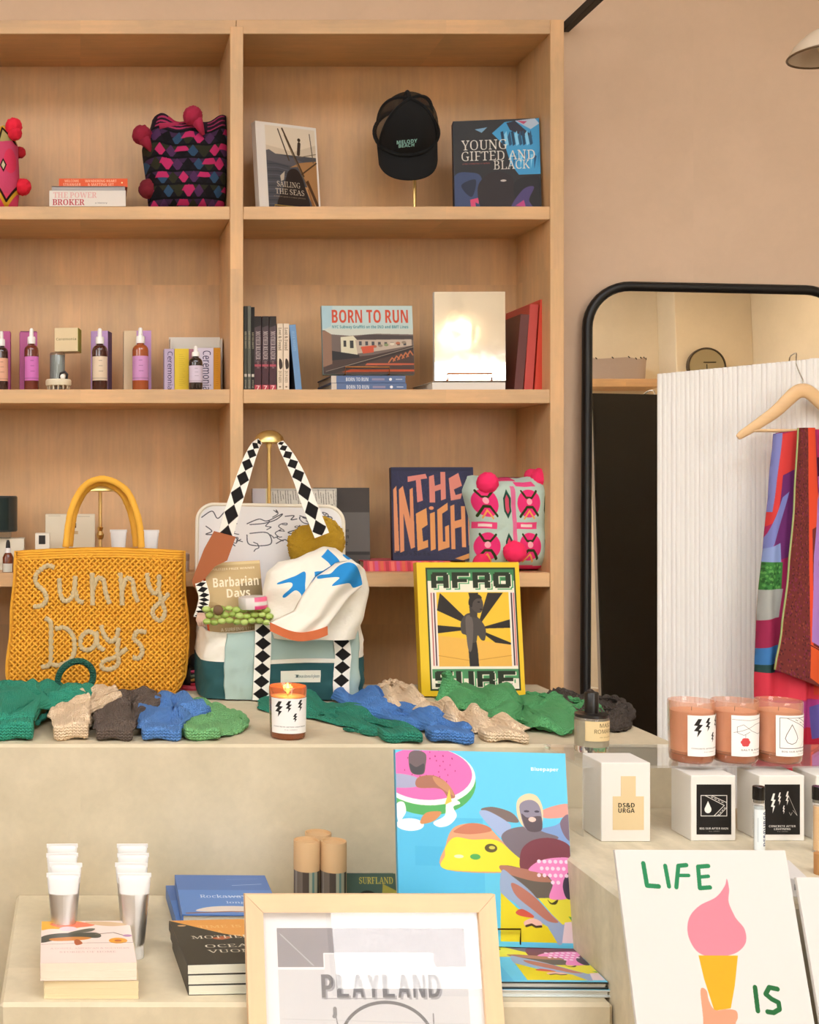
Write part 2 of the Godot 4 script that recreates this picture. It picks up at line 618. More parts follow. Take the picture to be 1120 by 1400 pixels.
func room() -> void:
	var wall_m := plaster(Color("dcbfa2"), 0.14, 11, 0.55)
	var far_m := plaster(Color("efe2c8"), 0.12, 12, 0.5)
	struct("floor", bx(Vector3(0.75, -0.05, -0.9), Vector3(8.7, 0.1, 6.2), 0.0), wood(Color("66492f"), false, 1.2, 91))
	# ceiling with a long skylight over the front of the shop: the tops of things are as bright as their fronts
	var sl := [-2.2, 2.8, -1.0, 1.3]
	var ce := new_st(false)
	for e in [[-3.6, sl[0], -4.0, 2.2], [sl[1], 5.1, -4.0, 2.2], [sl[0], sl[1], -4.0, sl[2]], [sl[0], sl[1], sl[3], 2.2]]:
		box(ce, Vector3((e[0] + e[1]) * 0.5, 4.28, (e[2] + e[3]) * 0.5), Vector3(e[1] - e[0], 0.16, e[3] - e[2]), 0.0)
	struct("ceiling", ce, mat("efe6d8", 0.9))
	var fr := new_st(false)
	for k in 5: box(fr, Vector3(lerpf(sl[0] + 0.02, sl[1] - 0.02, k / 4.0), 4.3, (sl[2] + sl[3]) * 0.5), Vector3(0.04, 0.06, sl[3] - sl[2]), 0.003)
	for z in [sl[2] + 0.02, sl[3] - 0.02]: box(fr, Vector3((sl[0] + sl[1]) * 0.5, 4.3, z), Vector3(sl[1] - sl[0] - 0.08, 0.06, 0.04), 0.003)
	var sk := Node3D.new()
	sk.name = "window_4"
	sk.set_meta("kind", "structure")
	add_child(sk, true)
	part("frame", fr, mat("2b2725", 0.4), sk)
	part("pane", bx(Vector3((sl[0] + sl[1]) * 0.5, 4.3, (sl[2] + sl[3]) * 0.5), Vector3(sl[1] - sl[0] - 0.05, 0.006, sl[3] - sl[2] - 0.05), 0.0), mat("ffffff", 0.0, 0.0, "pane"), sk)
	holed_wall("wall_shelf", true, -3.83, -3.6, 5.1, 4.2, [], wall_m)
	holed_wall("wall_right", false, 5.0, -3.73, 2.0, 4.2, [], far_m)
	var holes := [[-2.4, -0.7, 2.4, 3.7], [1.17, 3.3, 0.94, 2.55]]
	holed_wall("wall_street", true, 2.1, -3.6, 5.1, 4.2, holes, far_m)
	window(1, true, 2.1, holes[0], 1)
	window(2, true, 2.1, holes[1], 0)
	var side := [[-1.4, 0.3, 2.2, 3.6]]
	holed_wall("wall_left", false, -3.5, -3.73, 2.0, 4.2, side, far_m)
	window(3, false, -3.5, side[0], 1)
	# a pier on the street wall, seen only in the mirror
	struct("trim_pier", bx(Vector3(4.62, 2.1, 1.86), Vector3(0.56, 4.2, 0.279), 0.004), far_m)

	# black metal lighting track that runs along the ceiling side of the shop and ends above the bookcase
	var tr := new_st(false)
	var a := Vector3(1.437, 2.765, -3.728)
	var b := Vector3(1.50, 2.795, 1.98)
	var dir := (b - a).normalized()
	var sd := dir.cross(Vector3.UP).normalized()
	box(tr, Vector3.ZERO, Vector3(0.024, 0.026, (b - a).length()), 0.002, Transform3D(Basis(sd, sd.cross(dir), -dir), (a + b) * 0.5))
	var track := thing("lighting_track", "thin black metal track running from the wall above the bookcase's right corner", "track", a)
	wpart("rail", tr, mat("050505", 0.6), track)

	# the bookcase
	var oc := thing("bookcase", "tall open maple bookcase of square compartments along the wall", "bookcase", Vector3(0.3, 0, -BK))
	var wv := wood(Color("d2a97b"), false, 0.75, 21)
	var wh := wood(Color("d2a97b"), true, 0.75, 22)
	var wb := wood(Color("cba173"), false, 0.7, 23)
	var wb2 := wood(Color("cfa67a"), false, 0.7, 24)
	var xl := X(-122, SH)
	var xd0 := X(314.5, SH)
	var xd1 := X(332.5, SH)
	var xr0 := X(752.2, SH)
	var xr1 := X(771, SH)
	var xj := X(323, SH)
	var yt := Y(28.5, SH)
	var yu := Y(46.5, SH)
	wpart("top_board", slab(xl, xj - 0.0006, yu, yt + 0.002, SH - 0.001, BK, 0.0012), wh, oc)
	wpart("top_board", slab(xj + 0.0006, xr0, yu, yt + 0.003, SH - 0.001, BK, 0.0012), wh, oc)
	wpart("divider", slab(xd0, xd1, 0.0, Y(36.5, SH), SH - 0.003, BK, 0.0012), wv, oc)
	wpart("side_panel", slab(xr0, xr1, 0.0, yt + 0.003, SH - 0.002, BK, 0.0012), wv, oc)
	wpart("side_panel", slab(xl - 0.036, xl, 0.0, yt + 0.003, SH - 0.002, BK, 0.0012), wv, oc)
	wpart("back_panel", slab(xl, (xd0 + xd1) * 0.5, 0.0, yu, BK, BK + 0.012, 0.0), wb2, oc)
	wpart("back_panel", slab((xd0 + xd1) * 0.5, xr0, 0.0, yu, BK, BK + 0.012, 0.0), wb, oc)
	var rows := [[282.3, 300.0], [532.4, 551.3], [783.2, 802.5], [1034.0, 1053.0]]
	for r in rows:
		for s in [[xl, xd0 - 0.0005], [xd1 + 0.0005, xr0 - 0.0005]]:
			wpart("shelf", slab(s[0], s[1], Y(r[1], SH), Y(r[0], SH), SH, BK - 0.0005, 0.0012), wh, oc)
	wpart("plinth", slab(xl, xr0, 0.0, 0.09, SH + 0.02, BK - 0.001, 0.001), wh, oc)

	# display plinths, limewashed
	var clay := plaster(Color("cfc1a3"), 0.35, 31, 0.9, 1.0, 0.75)
	var clay2 := plaster(Color("d0c4a9"), 0.5, 33, 1.0, 3.0, 0.75)
	var zb := 2.624
	var o := thing("display_bench", "wide clay-coloured display bench in front of the bookcase", "bench", Vector3(-0.2, 0, -zb))
	wpart("body", slab(-1.5, 1.25, 0.0, BENCH, zb, SH - 0.004, 0.006), clay, o)
	o = thing("display_plinth", "low clay-coloured plinth holding books and tubes before the bench", "plinth", Vector3(0.3, 0, -2.1))
	wpart("body", slab(-0.133, 0.8765, 0.0, LOW, 2.068, zb - 0.001, 0.006), clay, o)
	o = thing("display_plinth", "clay-coloured plinth of middle height under the white boxes and candles", "plinth", Vector3(1.3, 0, -2.1))
	wpart("body", slab(0.8805, 1.95, 0.0, STEP, 2.008, zb - 0.001, 0.006), clay2, o)
	o = thing("display_plinth", "lowest clay-coloured platform on which the framed print and posters stand", "plinth", Vector3(0.7, 0, -1.8))
	wpart("body", slab(-0.2, 1.95, 0.0, 0.26, 1.5, 2.005, 0.006), clay, o)
	S1 = Y(282.3, SH)
	S2 = Y(532.4, SH)
	S3 = Y(783.2, SH)

func mirror_and_screen() -> void:
	var lean := deg_to_rad(2.2)
	var bs := Basis(Vector3.RIGHT, -lean) * Basis(Vector3.BACK, deg_to_rad(-1.2))
	var hh := 2.0
	var ww := 0.79
	var at := Vector3(1.832, 0.004, -3.70 + hh * sin(lean))
	var o := thing("standing_mirror", "tall mirror with rounded corners and a thin black frame leaning on the wall", "mirror", at, bs)
	var q := round_rect(ww - 0.026, hh - 0.026, 0.125, 10)
	var ring := []
	for p in q: ring.append(Vector3(p.x, p.y + hh * 0.5, 0.0))
	part("frame", tb(ring, 0.0148, 10, true), mat("080707", 0.45), o)
	var g := new_st(false)
	prism(g, round_rect(ww - 0.03, hh - 0.03, 0.123, 10), -0.006, 0.002, Transform3D(Basis.IDENTITY, Vector3(0, hh * 0.5, 0)))
	part("glass", g, mat("f2efe8", 0.0, 1.0), o)

	# folding screen: white ribbed front, black cloth back
	var z0 := 3.45
	var z1 := 3.27
	var a := Vector3(X(898.5, z0), 0, -z0)
	var b := Vector3(X(1109, z1), 0, -z1)
	var c := Vector3(b.x + 0.42, 0, -z1 + 0.015)
	var ya := Y(511, z0)
	var yb := Y(490.5, z1)
	o = thing("folding_screen", "white ribbed folding screen with a black cloth back before the mirror", "screen", Vector3(a.x, 0, a.z))
	var white := mat("efece6", 0.6)
	var slat_mesh := {}
	for leaf in [[a, b, ya, yb], [b, c, yb + 0.002, yb + 0.004]]:
		var d: Vector3 = (leaf[1] - leaf[0])
		var len_ := d.length()
		d = d.normalized()
		var nrm := Vector3(-d.z, 0, d.x) * -1.0
		if nrm.z < 0: nrm = -nrm
		var fr := Basis(d, Vector3.UP, nrm)
		var n := int(round(len_ / 0.0115))
		var pan := new_st(false)
		var poly := PackedVector2Array([Vector2(0.0, 0.03), Vector2(len_, 0.03), Vector2(len_, leaf[3] - 0.004), Vector2(0.0, leaf[2] - 0.004)])
		prism(pan, poly, -0.016, -0.006)
		part("panel", pan, white, o, leaf[0] - o.position, fr)
		var bk := new_st(false)
		for i in poly.size(): poly[i] = poly[i] + Vector2(0, 0.002 if i > 1 else 0.0)
		prism(bk, poly, -0.021, -0.016)
		part("back_cloth", bk, mat("48443c", 0.95, 0.0, "cloth"), o, leaf[0] - o.position, fr)
		for i in n:
			var x := (i + 0.5) * len_ / n
			var top: float = lerpf(leaf[2], leaf[3], x / len_)
			var st := new_st()
			var w := len_ / n * 0.5
			var dep := 0.0028 + 0.0010 * sin(i * 2.3)
			var f := func(u: float, v: float) -> Vector3:
				var t := (u - 0.5) * PI * 1.1
				return Vector3(x + sin(t) * w * 1.0, lerpf(0.03, top, v), cos(t) * dep - 0.007)
			surf(st, 6, 1, f)
			part("slat", st, white, o, leaf[0] - o.position, fr)

	# what the mirror shows of the far side of the shop
	var sh := thing("wall_shelf_board", "small wooden wall shelf high on the street wall, seen in the mirror", "shelf", Vector3(3.94, 2.60, 1.9))
	part("board", bx(Vector3.ZERO, Vector3(0.62, 0.06, 0.2), 0.003), wood(Color("d2a97b"), true, 0.75, 22), sh)
	var bk2 := thing("basket", "pale woven basket with dark stitched rim on the wall shelf, seen in the mirror", "basket", Vector3(3.92, 2.6305, 1.89))
	var f2 := func(u: float, v: float) -> Vector3:
		var t := u * TAU
		var e := Vector2(signf(sin(t)) * pow(absf(sin(t)), 0.55), signf(cos(t)) * pow(absf(cos(t)), 0.55))
		return Vector3(e.x * (0.25 + 0.015 * v), v * 0.155, e.y * 0.08) + Vector3(0, 0.006 * sin(t * 9.0) * v, 0)
	var bst := new_st()
	surf(bst, 90, 8, f2)
	part("body", bst, mat("c4b2a6", 0.9, 0.0, "terry"), bk2)
	for k in 26:
		var t := TAU * k / 26.0
		var s2 := new_st()
		var pp: Vector3 = f2.call(k / 26.0, 1.0)
		tube(s2, [pp + Vector3(0, -0.004, 0), pp + Vector3(0.012 * cos(t), 0.008, 0)], 0.004, 5)
		part("stitch", s2, mat("3a332b", 0.8), bk2)
	var ck := thing("wall_clock", "small round pale clock with a dark rim on the far pier, seen in the mirror", "clock", Vector3(4.54, 2.70, 1.71))
	var xz := Transform3D(Basis(Vector3.RIGHT, -PI * 0.5), Vector3.ZERO)
	part("face", lat([[0.0, 0.03], [0.125, 0.03], [0.13, 0.026], [0.13, -0.0], [0.0, 0.0]], 48, xz), mat("a89b78", 0.5), ck)
	part("rim", lat([[0.128, 0.0], [0.138, 0.0], [0.138, 0.034], [0.128, 0.034], [0.128, 0.02]], 48, xz), mat("4a4136", 0.4), ck)
	part("hand", bx(Vector3(0.02, 0.03, -0.034), Vector3(0.09, 0.006, 0.003), 0.0), mat("3b352c", 0.5), ck)
	part("hand", bx(Vector3(-0.004, -0.02, -0.037), Vector3(0.006, 0.07, 0.003), 0.0), mat("3b352c", 0.5), ck)

	# hanger and robe
	var hz := 3.235
	var hx := X(1098, hz)
	var hy := Y(527, hz)
	var hg := thing("coat_hanger", "pale wooden coat hanger hooked over the top of the white screen", "hanger", Vector3(hx, hy, -hz))
	var arm := new_st()
	var lft := []
	for s in [[-0.162, -0.117], [-0.15, -0.108], [-0.11, -0.082], [-0.07, -0.054], [-0.04, -0.026], [-0.018, -0.006], [0.0, 0.0], [0.018, -0.006], [0.04, -0.026], [0.07, -0.054], [0.11, -0.082], [0.15, -0.108], [0.162, -0.117]]:
		lft.append(Vector3(s[0] * 1.035, s[1] * 1.035 - 0.013, 0.0))
	tube(arm, spline(lft, 5), func(t: float) -> float: return 0.0065 + 0.012 * (1.0 - pow(absf(t * 2.0 - 1.0), 2.2)), 12, false, 0.42, Vector3.BACK)
	part("arms", arm, wood(Color("e3bd8c"), true, 0.5, 41), hg)
	part("bar", tb([Vector3(-0.14, -0.116, 0), Vector3(0.14, -0.116, 0)], 0.0042, 8), wood(Color("e3bd8c"), true, 0.5, 41), hg)
	var hk := []
	for p in [[0, -0.004, 0], [0, 0.012, 0], [-0.006, 0.026, 0.0], [-0.015, 0.05, -0.004], [-0.013, 0.068, -0.018], [-0.004, 0.082, -0.055], [0.0, 0.083, -0.10], [0.002, 0.076, -0.15], [0.002, 0.05, -0.16]]:
		hk.append(Vector3(p[0], p[1] * 1.03, p[2] * 0.42))
	part("hook", tb(spline(hk, 6), 0.0016, 8), mat("b9b4ac", 0.25, 1.0), hg)
	robe(hz)

func edge_at(pts: Array, t: float) -> float:      # pts = [[t, value], ...] with t rising
	for i in pts.size() - 1:
		if t <= pts[i + 1][0]:
			var k: float = clampf((t - pts[i][0]) / (pts[i + 1][0] - pts[i][0]), 0.0, 1.0)
			return lerpf(pts[i][1], pts[i + 1][1], k * k * (3.0 - 2.0 * k) * 0.5 + k * 0.5)
	return pts[-1][1]

func robe(hz: float) -> void:
	var s := hz / F
	var o := thing("robe", "long robe of brightly coloured printed patches hanging from a wooden hanger", "robe", P(1098, 587, hz))
	var c := Cv.new(300, 940, "a92c5e")
	var lf := [[0.0, 1057.0], [0.15, 1049.0], [0.33, 1043.0], [0.55, 1036.0], [0.75, 1030.0], [1.0, 1026.0]]
	var px := func(a: Array) -> Array:
		var r := []
		for i in range(0, a.size(), 2):
			var t: float = (a[i + 1] - 587.0) / 470.0
			var l: float = edge_at(lf, clampf(t, 0.0, 1.0))
			r.append_array([clampf((a[i] - l) / (2200.0 - 2.0 * l), 0.0, 1.0), t])
		return r
	var L := [["d43f3c", [1040, 590, 1082, 587, 1080, 690, 1040, 720]], ["8487c4", [1040, 587, 1064, 587, 1057, 640, 1050, 700, 1040, 700]], ["6f2f6d", [1062, 650, 1082, 640, 1075, 760, 1050, 770]],
		["7d83c2", [1062, 680, 1072, 672, 1052, 745, 1040, 760, 1040, 735]], ["8d9fd0", [1040, 750, 1062, 742, 1064, 768, 1040, 770]], ["3f7d3c", [1036, 768, 1066, 768, 1064, 806, 1036, 806]], ["a7a8a2", [1034, 806, 1066, 804, 1060, 846, 1034, 850]],
		["9d2b50", [1030, 848, 1064, 842, 1058, 888, 1030, 888]], ["3f78b4", [1030, 886, 1060, 880, 1056, 910, 1030, 912]], ["2b4a48", [1030, 908, 1056, 906, 1052, 920, 1030, 922]], ["d63a4c", [1022, 918, 1182, 918, 1182, 955, 1022, 952]],
		["a63a80", [1022, 958, 1182, 950, 1182, 1000, 1022, 985]], ["b22438", [1022, 985, 1182, 1000, 1182, 1062, 1022, 1062]], ["5f559b", [1100, 965, 1122, 952, 1118, 1000, 1104, 1008]], ["a63a80", [1112, 587, 1182, 587, 1182, 640, 1112, 640]],
		["4a1737", [1104, 626, 1182, 622, 1182, 648, 1104, 652]], ["cc6aa6", [1104, 652, 1182, 648, 1182, 690, 1122, 700, 1104, 730]], ["b23f8f", [1104, 730, 1182, 690, 1182, 790, 1104, 800]], ["dd7a30", [1104, 792, 1182, 790, 1182, 862, 1104, 866]],
		["26100f", [1104, 866, 1182, 862, 1182, 908, 1104, 906]], ["d94836", [1104, 906, 1182, 908, 1182, 945, 1104, 948]]]
	for e in L: c.poly(px.call(e[1]), e[0])
	for k in 60:
		var e: Array = px.call([1041 + rng.randf() * 22, 770 + rng.randf() * 34])
		c.ell(e[0], e[1], 0.012, 0.004, ["2f5f2e", "5f9f4f"][k % 2])
	var m := tmat(c.tex(), 0.75)
	var f := func(side: float) -> Callable:
		return func(u: float, v: float) -> Vector3:
			var t := 1.0 - v
			var l: float = edge_at(lf, t)
			var r := 2.0 * 1100.0 - l
			var x: float = lerpf(l, r, u)
			var dome := pow(maxf(0.0, 1.0 - pow(absf(u * 2.0 - 1.0), 3.0)), 0.5)
			var fold := 0.013 * sin(u * 19.0 + t * 1.6) * (0.25 + t) + 0.006 * sin(u * 41.0 - t * 3.0) * t
			return Vector3((x - 1098.0) * s + 0.004 * sin(t * 9.0 + u * 4.0), -t * 470.0 * s + (-0.06 * pow(absf(u * 2.0 - 1.0), 1.5) * clampf(1.0 - t * 8.0, 0.0, 1.0)) * 0.2, (0.026 * dome * (1.0 + t * 0.5) + fold * dome if side > 0 else -0.02 * dome))
	var st := new_st()
	surf(st, 60, 60, f.call(1.0))
	surf(st, 20, 20, f.call(-1.0), true)
	part("body", st, m, o)
	var lc := Cv.new(120, 640, "6e2f2c")
	for k in 900:
		lc.ell(rng.randf() * 0.6, rng.randf(), 0.012, 0.004, ["4b2224", "8a4232", "7a2a48"][k % 3])
	lc.poly([0.42, 0, 1, 0, 1, 0.36, 0.62, 0.4, 0.66, 0.85, 0.60, 0.87, 0.5, 0.4], "df4d30").poly([0.92, 0, 1, 0, 1, 0.3, 0.9, 0.25], "7d2a6a").poly([0.85, 0.28, 1, 0.24, 1, 0.85, 0.62, 0.84, 0.66, 0.5], "a87cc0").poly([0.6, 0.85, 1, 0.86, 1, 1, 0.62, 0.98], "dc5a2e").line([0.6, 0.855, 1, 0.865], 0.02, "3b1420").line([0.0, 0.0, 0.0, 1.0], 0.05, "9a4a3a")
	var le := [[0.0, 1080.0], [0.3, 1073.0], [0.6, 1064.0], [0.85, 1055.0], [1.0, 1046.0]]
	var g := func(t2: float) -> Callable:
		return func(u: float, v: float) -> Vector3:
			var t := 1.0 - v
			var l: float = edge_at(le, t)
			var r: float = lerpf(1103.0, 1111.0, minf(t * 2.0, 1.0))
			var x := lerpf(l, r, u)
			var bot := 326.0 + 26.0 * u
			return Vector3((x - 1098.0) * s, -t * bot * s + 0.002, 0.045 + t2 + 0.014 * t + 0.006 * sin(u * 5.0 + t * 5.0) * t - 0.012 * pow(absf(u - 0.5) * 2.0, 4.0))
	st = new_st()
	surf(st, 14, 40, g.call(0.005))
	surf(st, 14, 40, g.call(0.0), true)
	part("lapel", st, tmat(lc.tex(), 0.85), o)
	var seam := []
	for k in 21: seam.append(g.call(0.005).call(0.0, 1.0 - k / 20.0))
	part("lapel_seam", tb(seam, 0.0022, 6), mat("a9b878", 0.8), o)

func pouch(called: String, label: String, w_pts: Array, h: float, depth: float, tex: Texture2D, at: Vector3, basis: Basis, opts := {}) -> Node3D:
	# a soft bag: w_pts = [[height 0..1, left, right], ...] in metres from the middle
	var o := thing(called, label, "pouch", at, basis)
	var l := []
	var r := []
	for p in w_pts:
		l.append([p[0], p[1]])
		r.append([p[0], p[2]])
	var wob: float = opts.get("wob", 0.004)
	var open: float = opts.get("open", 0.0)
	var f := func(side: float) -> Callable:
		return func(u: float, v: float) -> Vector3:
			var x: float = lerpf(edge_at(l, v), edge_at(r, v), u)
			var e := pow(maxf(0.0, 1.0 - pow(absf(u * 2.0 - 1.0), 3.0)), 0.45)
			var k: float = e * pow(maxf(0.0, 1.0 - pow(absf(v * 2.0 - 1.0), 5.0) * (1.0 if v < 0.5 else 1.0 - open)), 0.5)
			var n := noise.get_noise_3d(x * 1400.0, v * h * 1400.0, side * 90.0)
			var y = v * h + (0.012 * sin(u * 7.0 + 1.0) + 0.008 * sin(u * 15.0)) * v * v * opts.get("rim", 0.0)
			return Vector3(x, y + 0.004 * n * v, side * (k * depth * 0.5 + wob * n * e))
	var st := new_st()
	surf(st, 40, 36, f.call(1.0))
	var st2 := new_st()
	surf(st2, 40, 36, f.call(-1.0), true)
	var m := tmat(tex, 0.9)
	m.heightmap_enabled = true
	m.heightmap_texture = tx_fuzz()
	m.heightmap_scale = 0.06
	var b := mat(opts.get("back", "7a2030"), 0.9)
	parts("body", [[st, m], [st2, b]], o)
	for p in opts.get("poms", []):
		var ps := new_st()
		ball(ps, Vector3(p[0], p[1], p[2]), p[3], 0.13, Vector3.ONE, 36)
		part("pompom", ps, mat(p[4], 0.95), o)
	for p in opts.get("tassels", []):
		var ps := new_st()
		tube(ps, [Vector3(p[0], p[1], p[2]), Vector3((p[0] + p[3]) * 0.5, (p[1] + p[4]) * 0.5, p[2] + 0.004), Vector3(p[3], p[4], p[2])], func(t: float) -> float: return p[5] * (1.0 - 0.75 * t), 10)
		part("tassel", ps, mat(p[6], 0.95), o)
	return o

func pouches() -> void:
	# dark wayuu pattern: bands of diamonds between black rows
	var c := Cv.new(260, 260, "17141b")
	var cols := ["b02a5e", "2b4560", "4a2a4f", "2a2a1c", "120f12"]
	for r in 6:
		var y0 := 0.16 + r * 0.145
		c.rect(0, y0, 1, y0 + 0.05, ["3a2440", "2a2a1c", "3a2440"][r % 3])
		for k in 9:
			var x := (k + (0.5 if r % 2 else 0.0)) * 0.125
			var col: String = cols[(k * 2 + r * 3) % 5]
			c.poly([x - 0.062, y0 + 0.065, x, y0 - 0.01, x + 0.062, y0 + 0.065, x, y0 + 0.14], col)
			if (k + r) % 4 == 0: c.poly([x - 0.09, y0 + 0.06, x - 0.05, y0, x + 0.05, y0, x + 0.09, y0 + 0.06], "b02a5e")
		c.line([0, y0 - 0.012, 0.5, y0 - 0.016, 1, y0 - 0.008], 0.018, "0d0b0e")
	c.rect(0, 0, 1, 0.13, "241522")
	for k in 3: c.line([0.08, 0.04 + 0.04 * k, 0.3, 0.025 + 0.04 * k, 0.55, 0.03 + 0.04 * k], 0.02, "a03058").line([0.72, 0.03 + 0.05 * k, 0.95, 0.02 + 0.05 * k], 0.016, "8d2a50")
	c.rect(0.2, 0.0, 0.56, 0.03, "9c2144")
	var z := 3.545
	var s := z / F
	pouch("pouch", "dark woven pouch of magenta, blue and black diamonds with maroon pompoms", [[0.0, -52 * s, 50 * s], [0.3, -56 * s, 54 * s], [0.7, -62 * s, 56 * s], [1.0, -48 * s, 54 * s]], 124 * s, 0.16, c.tex(), Vector3(X(256, z), S1, -z), Basis.IDENTITY,
		{"open": 0.5, "rim": 0.9, "back": "1a1518", "wob": 0.006,
		"poms": [[X(193, z) - X(256, z), 103 * s, 0.045, 13 * s, "8c1530"], [X(260, z) - X(256, z), 123 * s, 0.085, 13 * s, "9c1c3c"], [X(202, z) - X(256, z), 32 * s, 0.03, 13 * s, "6d0e20"]],
		"tassels": [[-60 * s, 96 * s, 0.05, -50 * s, 80 * s, 9 * s, "8c1530"], [8 * s, 118 * s, 0.088, 18 * s, 97 * s, 9 * s, "a82346"], [-40 * s, 112 * s, 0.06, 0.0, 116 * s, 5 * s, "a0244a"]]})
	# the pouch at the left edge
	c = Cv.new(200, 260, "c9486c")
	c.poly([0, 0, 1, 0, 1, 0.22, 0, 0.22], "a79a62").poly([0, 0.82, 1, 0.82, 1, 1, 0, 1], "d8466a")
	for k in 4:
		var x := k * 0.27 + 0.02
		c.line([x - 0.14, 0.24, x, 0.06, x + 0.14, 0.24], 0.035, "201510").line([x - 0.14, 0.2, x, 0.02, x + 0.14, 0.2], 0.03, "d2a52e")
		c.line([x - 0.14, 0.78, x, 0.95, x + 0.14, 0.78], 0.05, "d2a52e").line([x - 0.14, 0.74, x, 0.9, x + 0.14, 0.74], 0.03, "2a1512")
		c.ell(x + 0.05, 0.45, 0.09, 0.14, "d93a5c").poly([x - 0.1, 0.5, x - 0.05, 0.42, x, 0.5, x - 0.05, 0.58], "1f1512").poly([x - 0.08, 0.5, x - 0.05, 0.45, x - 0.02, 0.5, x - 0.05, 0.55], "c9c09a")
	z = 3.53
	s = z / F
	pouch("pouch", "pink and olive patterned pouch with bright red pompoms at the left edge", [[0.0, -80 * s, 6 * s], [0.3, -82 * s, 9 * s], [0.75, -80 * s, 7 * s], [1.0, -70 * s, -4 * s]], 117 * s, 0.15, c.tex(), Vector3(X(18, z), S1, -z), Basis.IDENTITY,
		{"rim": 0.4, "back": "b03048", "poms": [[2 * s, 112 * s, 0.05, 11.5 * s, "e8203c"], [4 * s, 102 * s, 0.055, 9.5 * s, "d81a36"], [14 * s, 34 * s, 0.02, 11.5 * s, "d81a34"], [9 * s, 86 * s, -0.02, 8 * s, "b81a2c"]]})
	# mint pouch on the third shelf
	c = Cv.new(300, 260, "b3c6b8")
	for r in 2:
		for k in 2:
			var x := 0.12 + k * 0.50
			var y := 0.28 + r * 0.46
			c.ell(x + 0.06, y, 0.14, 0.15, "e23472")
			c.line([x - 0.03, y - 0.13, x + 0.02, y - 0.06, x + 0.09, y - 0.06, x + 0.15, y - 0.13], 0.022, "2f3a18").line([x - 0.05, y + 0.14, x + 0.03, y + 0.04, x + 0.1, y + 0.04, x + 0.17, y + 0.13], 0.026, "2c3a18").line([x, y + 0.16, x + 0.06, y + 0.08, x + 0.12, y + 0.16], 0.018, "e8a050")
			c.ell(x + 0.06, y - 0.02, 0.035, 0.035, "f3a6b4")
			c.poly([x + 0.26, y - 0.06, x + 0.30, y - 0.15, x + 0.345, y - 0.06, x + 0.345, y + 0.08, x + 0.3, y + 0.16, x + 0.26, y + 0.08], "23483a").poly([x + 0.28, y - 0.05, x + 0.3, y - 0.1, x + 0.325, y - 0.05, x + 0.325, y + 0.07, x + 0.3, y + 0.11, x + 0.28, y + 0.07], "c94a62")
			c.rect(x - 0.1, y + 0.2, x + 0.16, y + 0.27, "e8487c").rect(x - 0.05, y + 0.22, x + 0.1, y + 0.25, "ecd0c8")
	c.rect(0.47, 0.1, 0.52, 0.95, "d86c92").rect(0.15, 0.0, 0.6, 0.04, "d8406e").rect(0, 0.95, 1, 1, "e03a70").rect(0.55, 0.05, 0.8, 0.1, "e04a80")
	z = 3.535
	s = z / F
	var at := P(691, 757, z)
	at.y = S3 + 0.003
	pouch("pouch", "mint green pouch with pink motifs and hot pink pompoms", [[0.0, -56 * s, 52 * s], [0.2, -54 * s, 58 * s], [0.5, -52 * s, 54 * s], [0.85, -60 * s, 58 * s], [1.0, -52 * s, 44 * s]], 133 * s * 0.95, 0.15, c.tex(), at, Basis.IDENTITY,
		{"rim": 0.2, "wob": 0.008, "back": "d8356a", "poms": [[-32 * s, 118 * s, 0.05, 14.5 * s, "f52a66"], [46 * s, 124 * s, 0.02, 14.5 * s, "f12a62"], [38 * s, 128 * s, -0.01, 10 * s, "e83060"], [-1 * s, 26 * s, 0.085, 15 * s, "f72a60"], [-40 * s, 12 * s, 0.05, 11 * s, "e02a58"]]})

func beret_form(at: Vector3, dome_y: float, dome_r: float, label: String) -> Node3D:      # brass display stand: foot, pole, knob, dome
	var o := thing("display_stand", label, "stand", at)
	var br := mat("e6c884", 0.32, 1.0)
	part("foot", lat([[0.0, 0.0], [0.033, 0.0], [0.033, 0.008], [0.012, 0.012], [0.0, 0.012]], 32), br, o)
	part("pole", lat([[0.0, 0.01], [0.0048, 0.01], [0.0048, dome_y], [0.0, dome_y]], 14), br, o)
	return o

func dome(o: Node3D, y: float, r: float, h: float) -> void:
	var st := new_st()
	var prof := []
	for k in 13: prof.append([r * cos(PI * 0.5 * k / 12.0), y + h * sin(PI * 0.5 * k / 12.0)])
	prof[12][0] = 0.0
	lathe(st, [[r * 0.94, y - 0.002]] + prof, 40)
	prof.reverse()
	for p in prof: p[0] *= 0.94
	lathe(st, prof + [[r * 0.94, y - 0.002]], 40)
	part("dome", st, mat("f0d892", 0.36, 1.0), o)

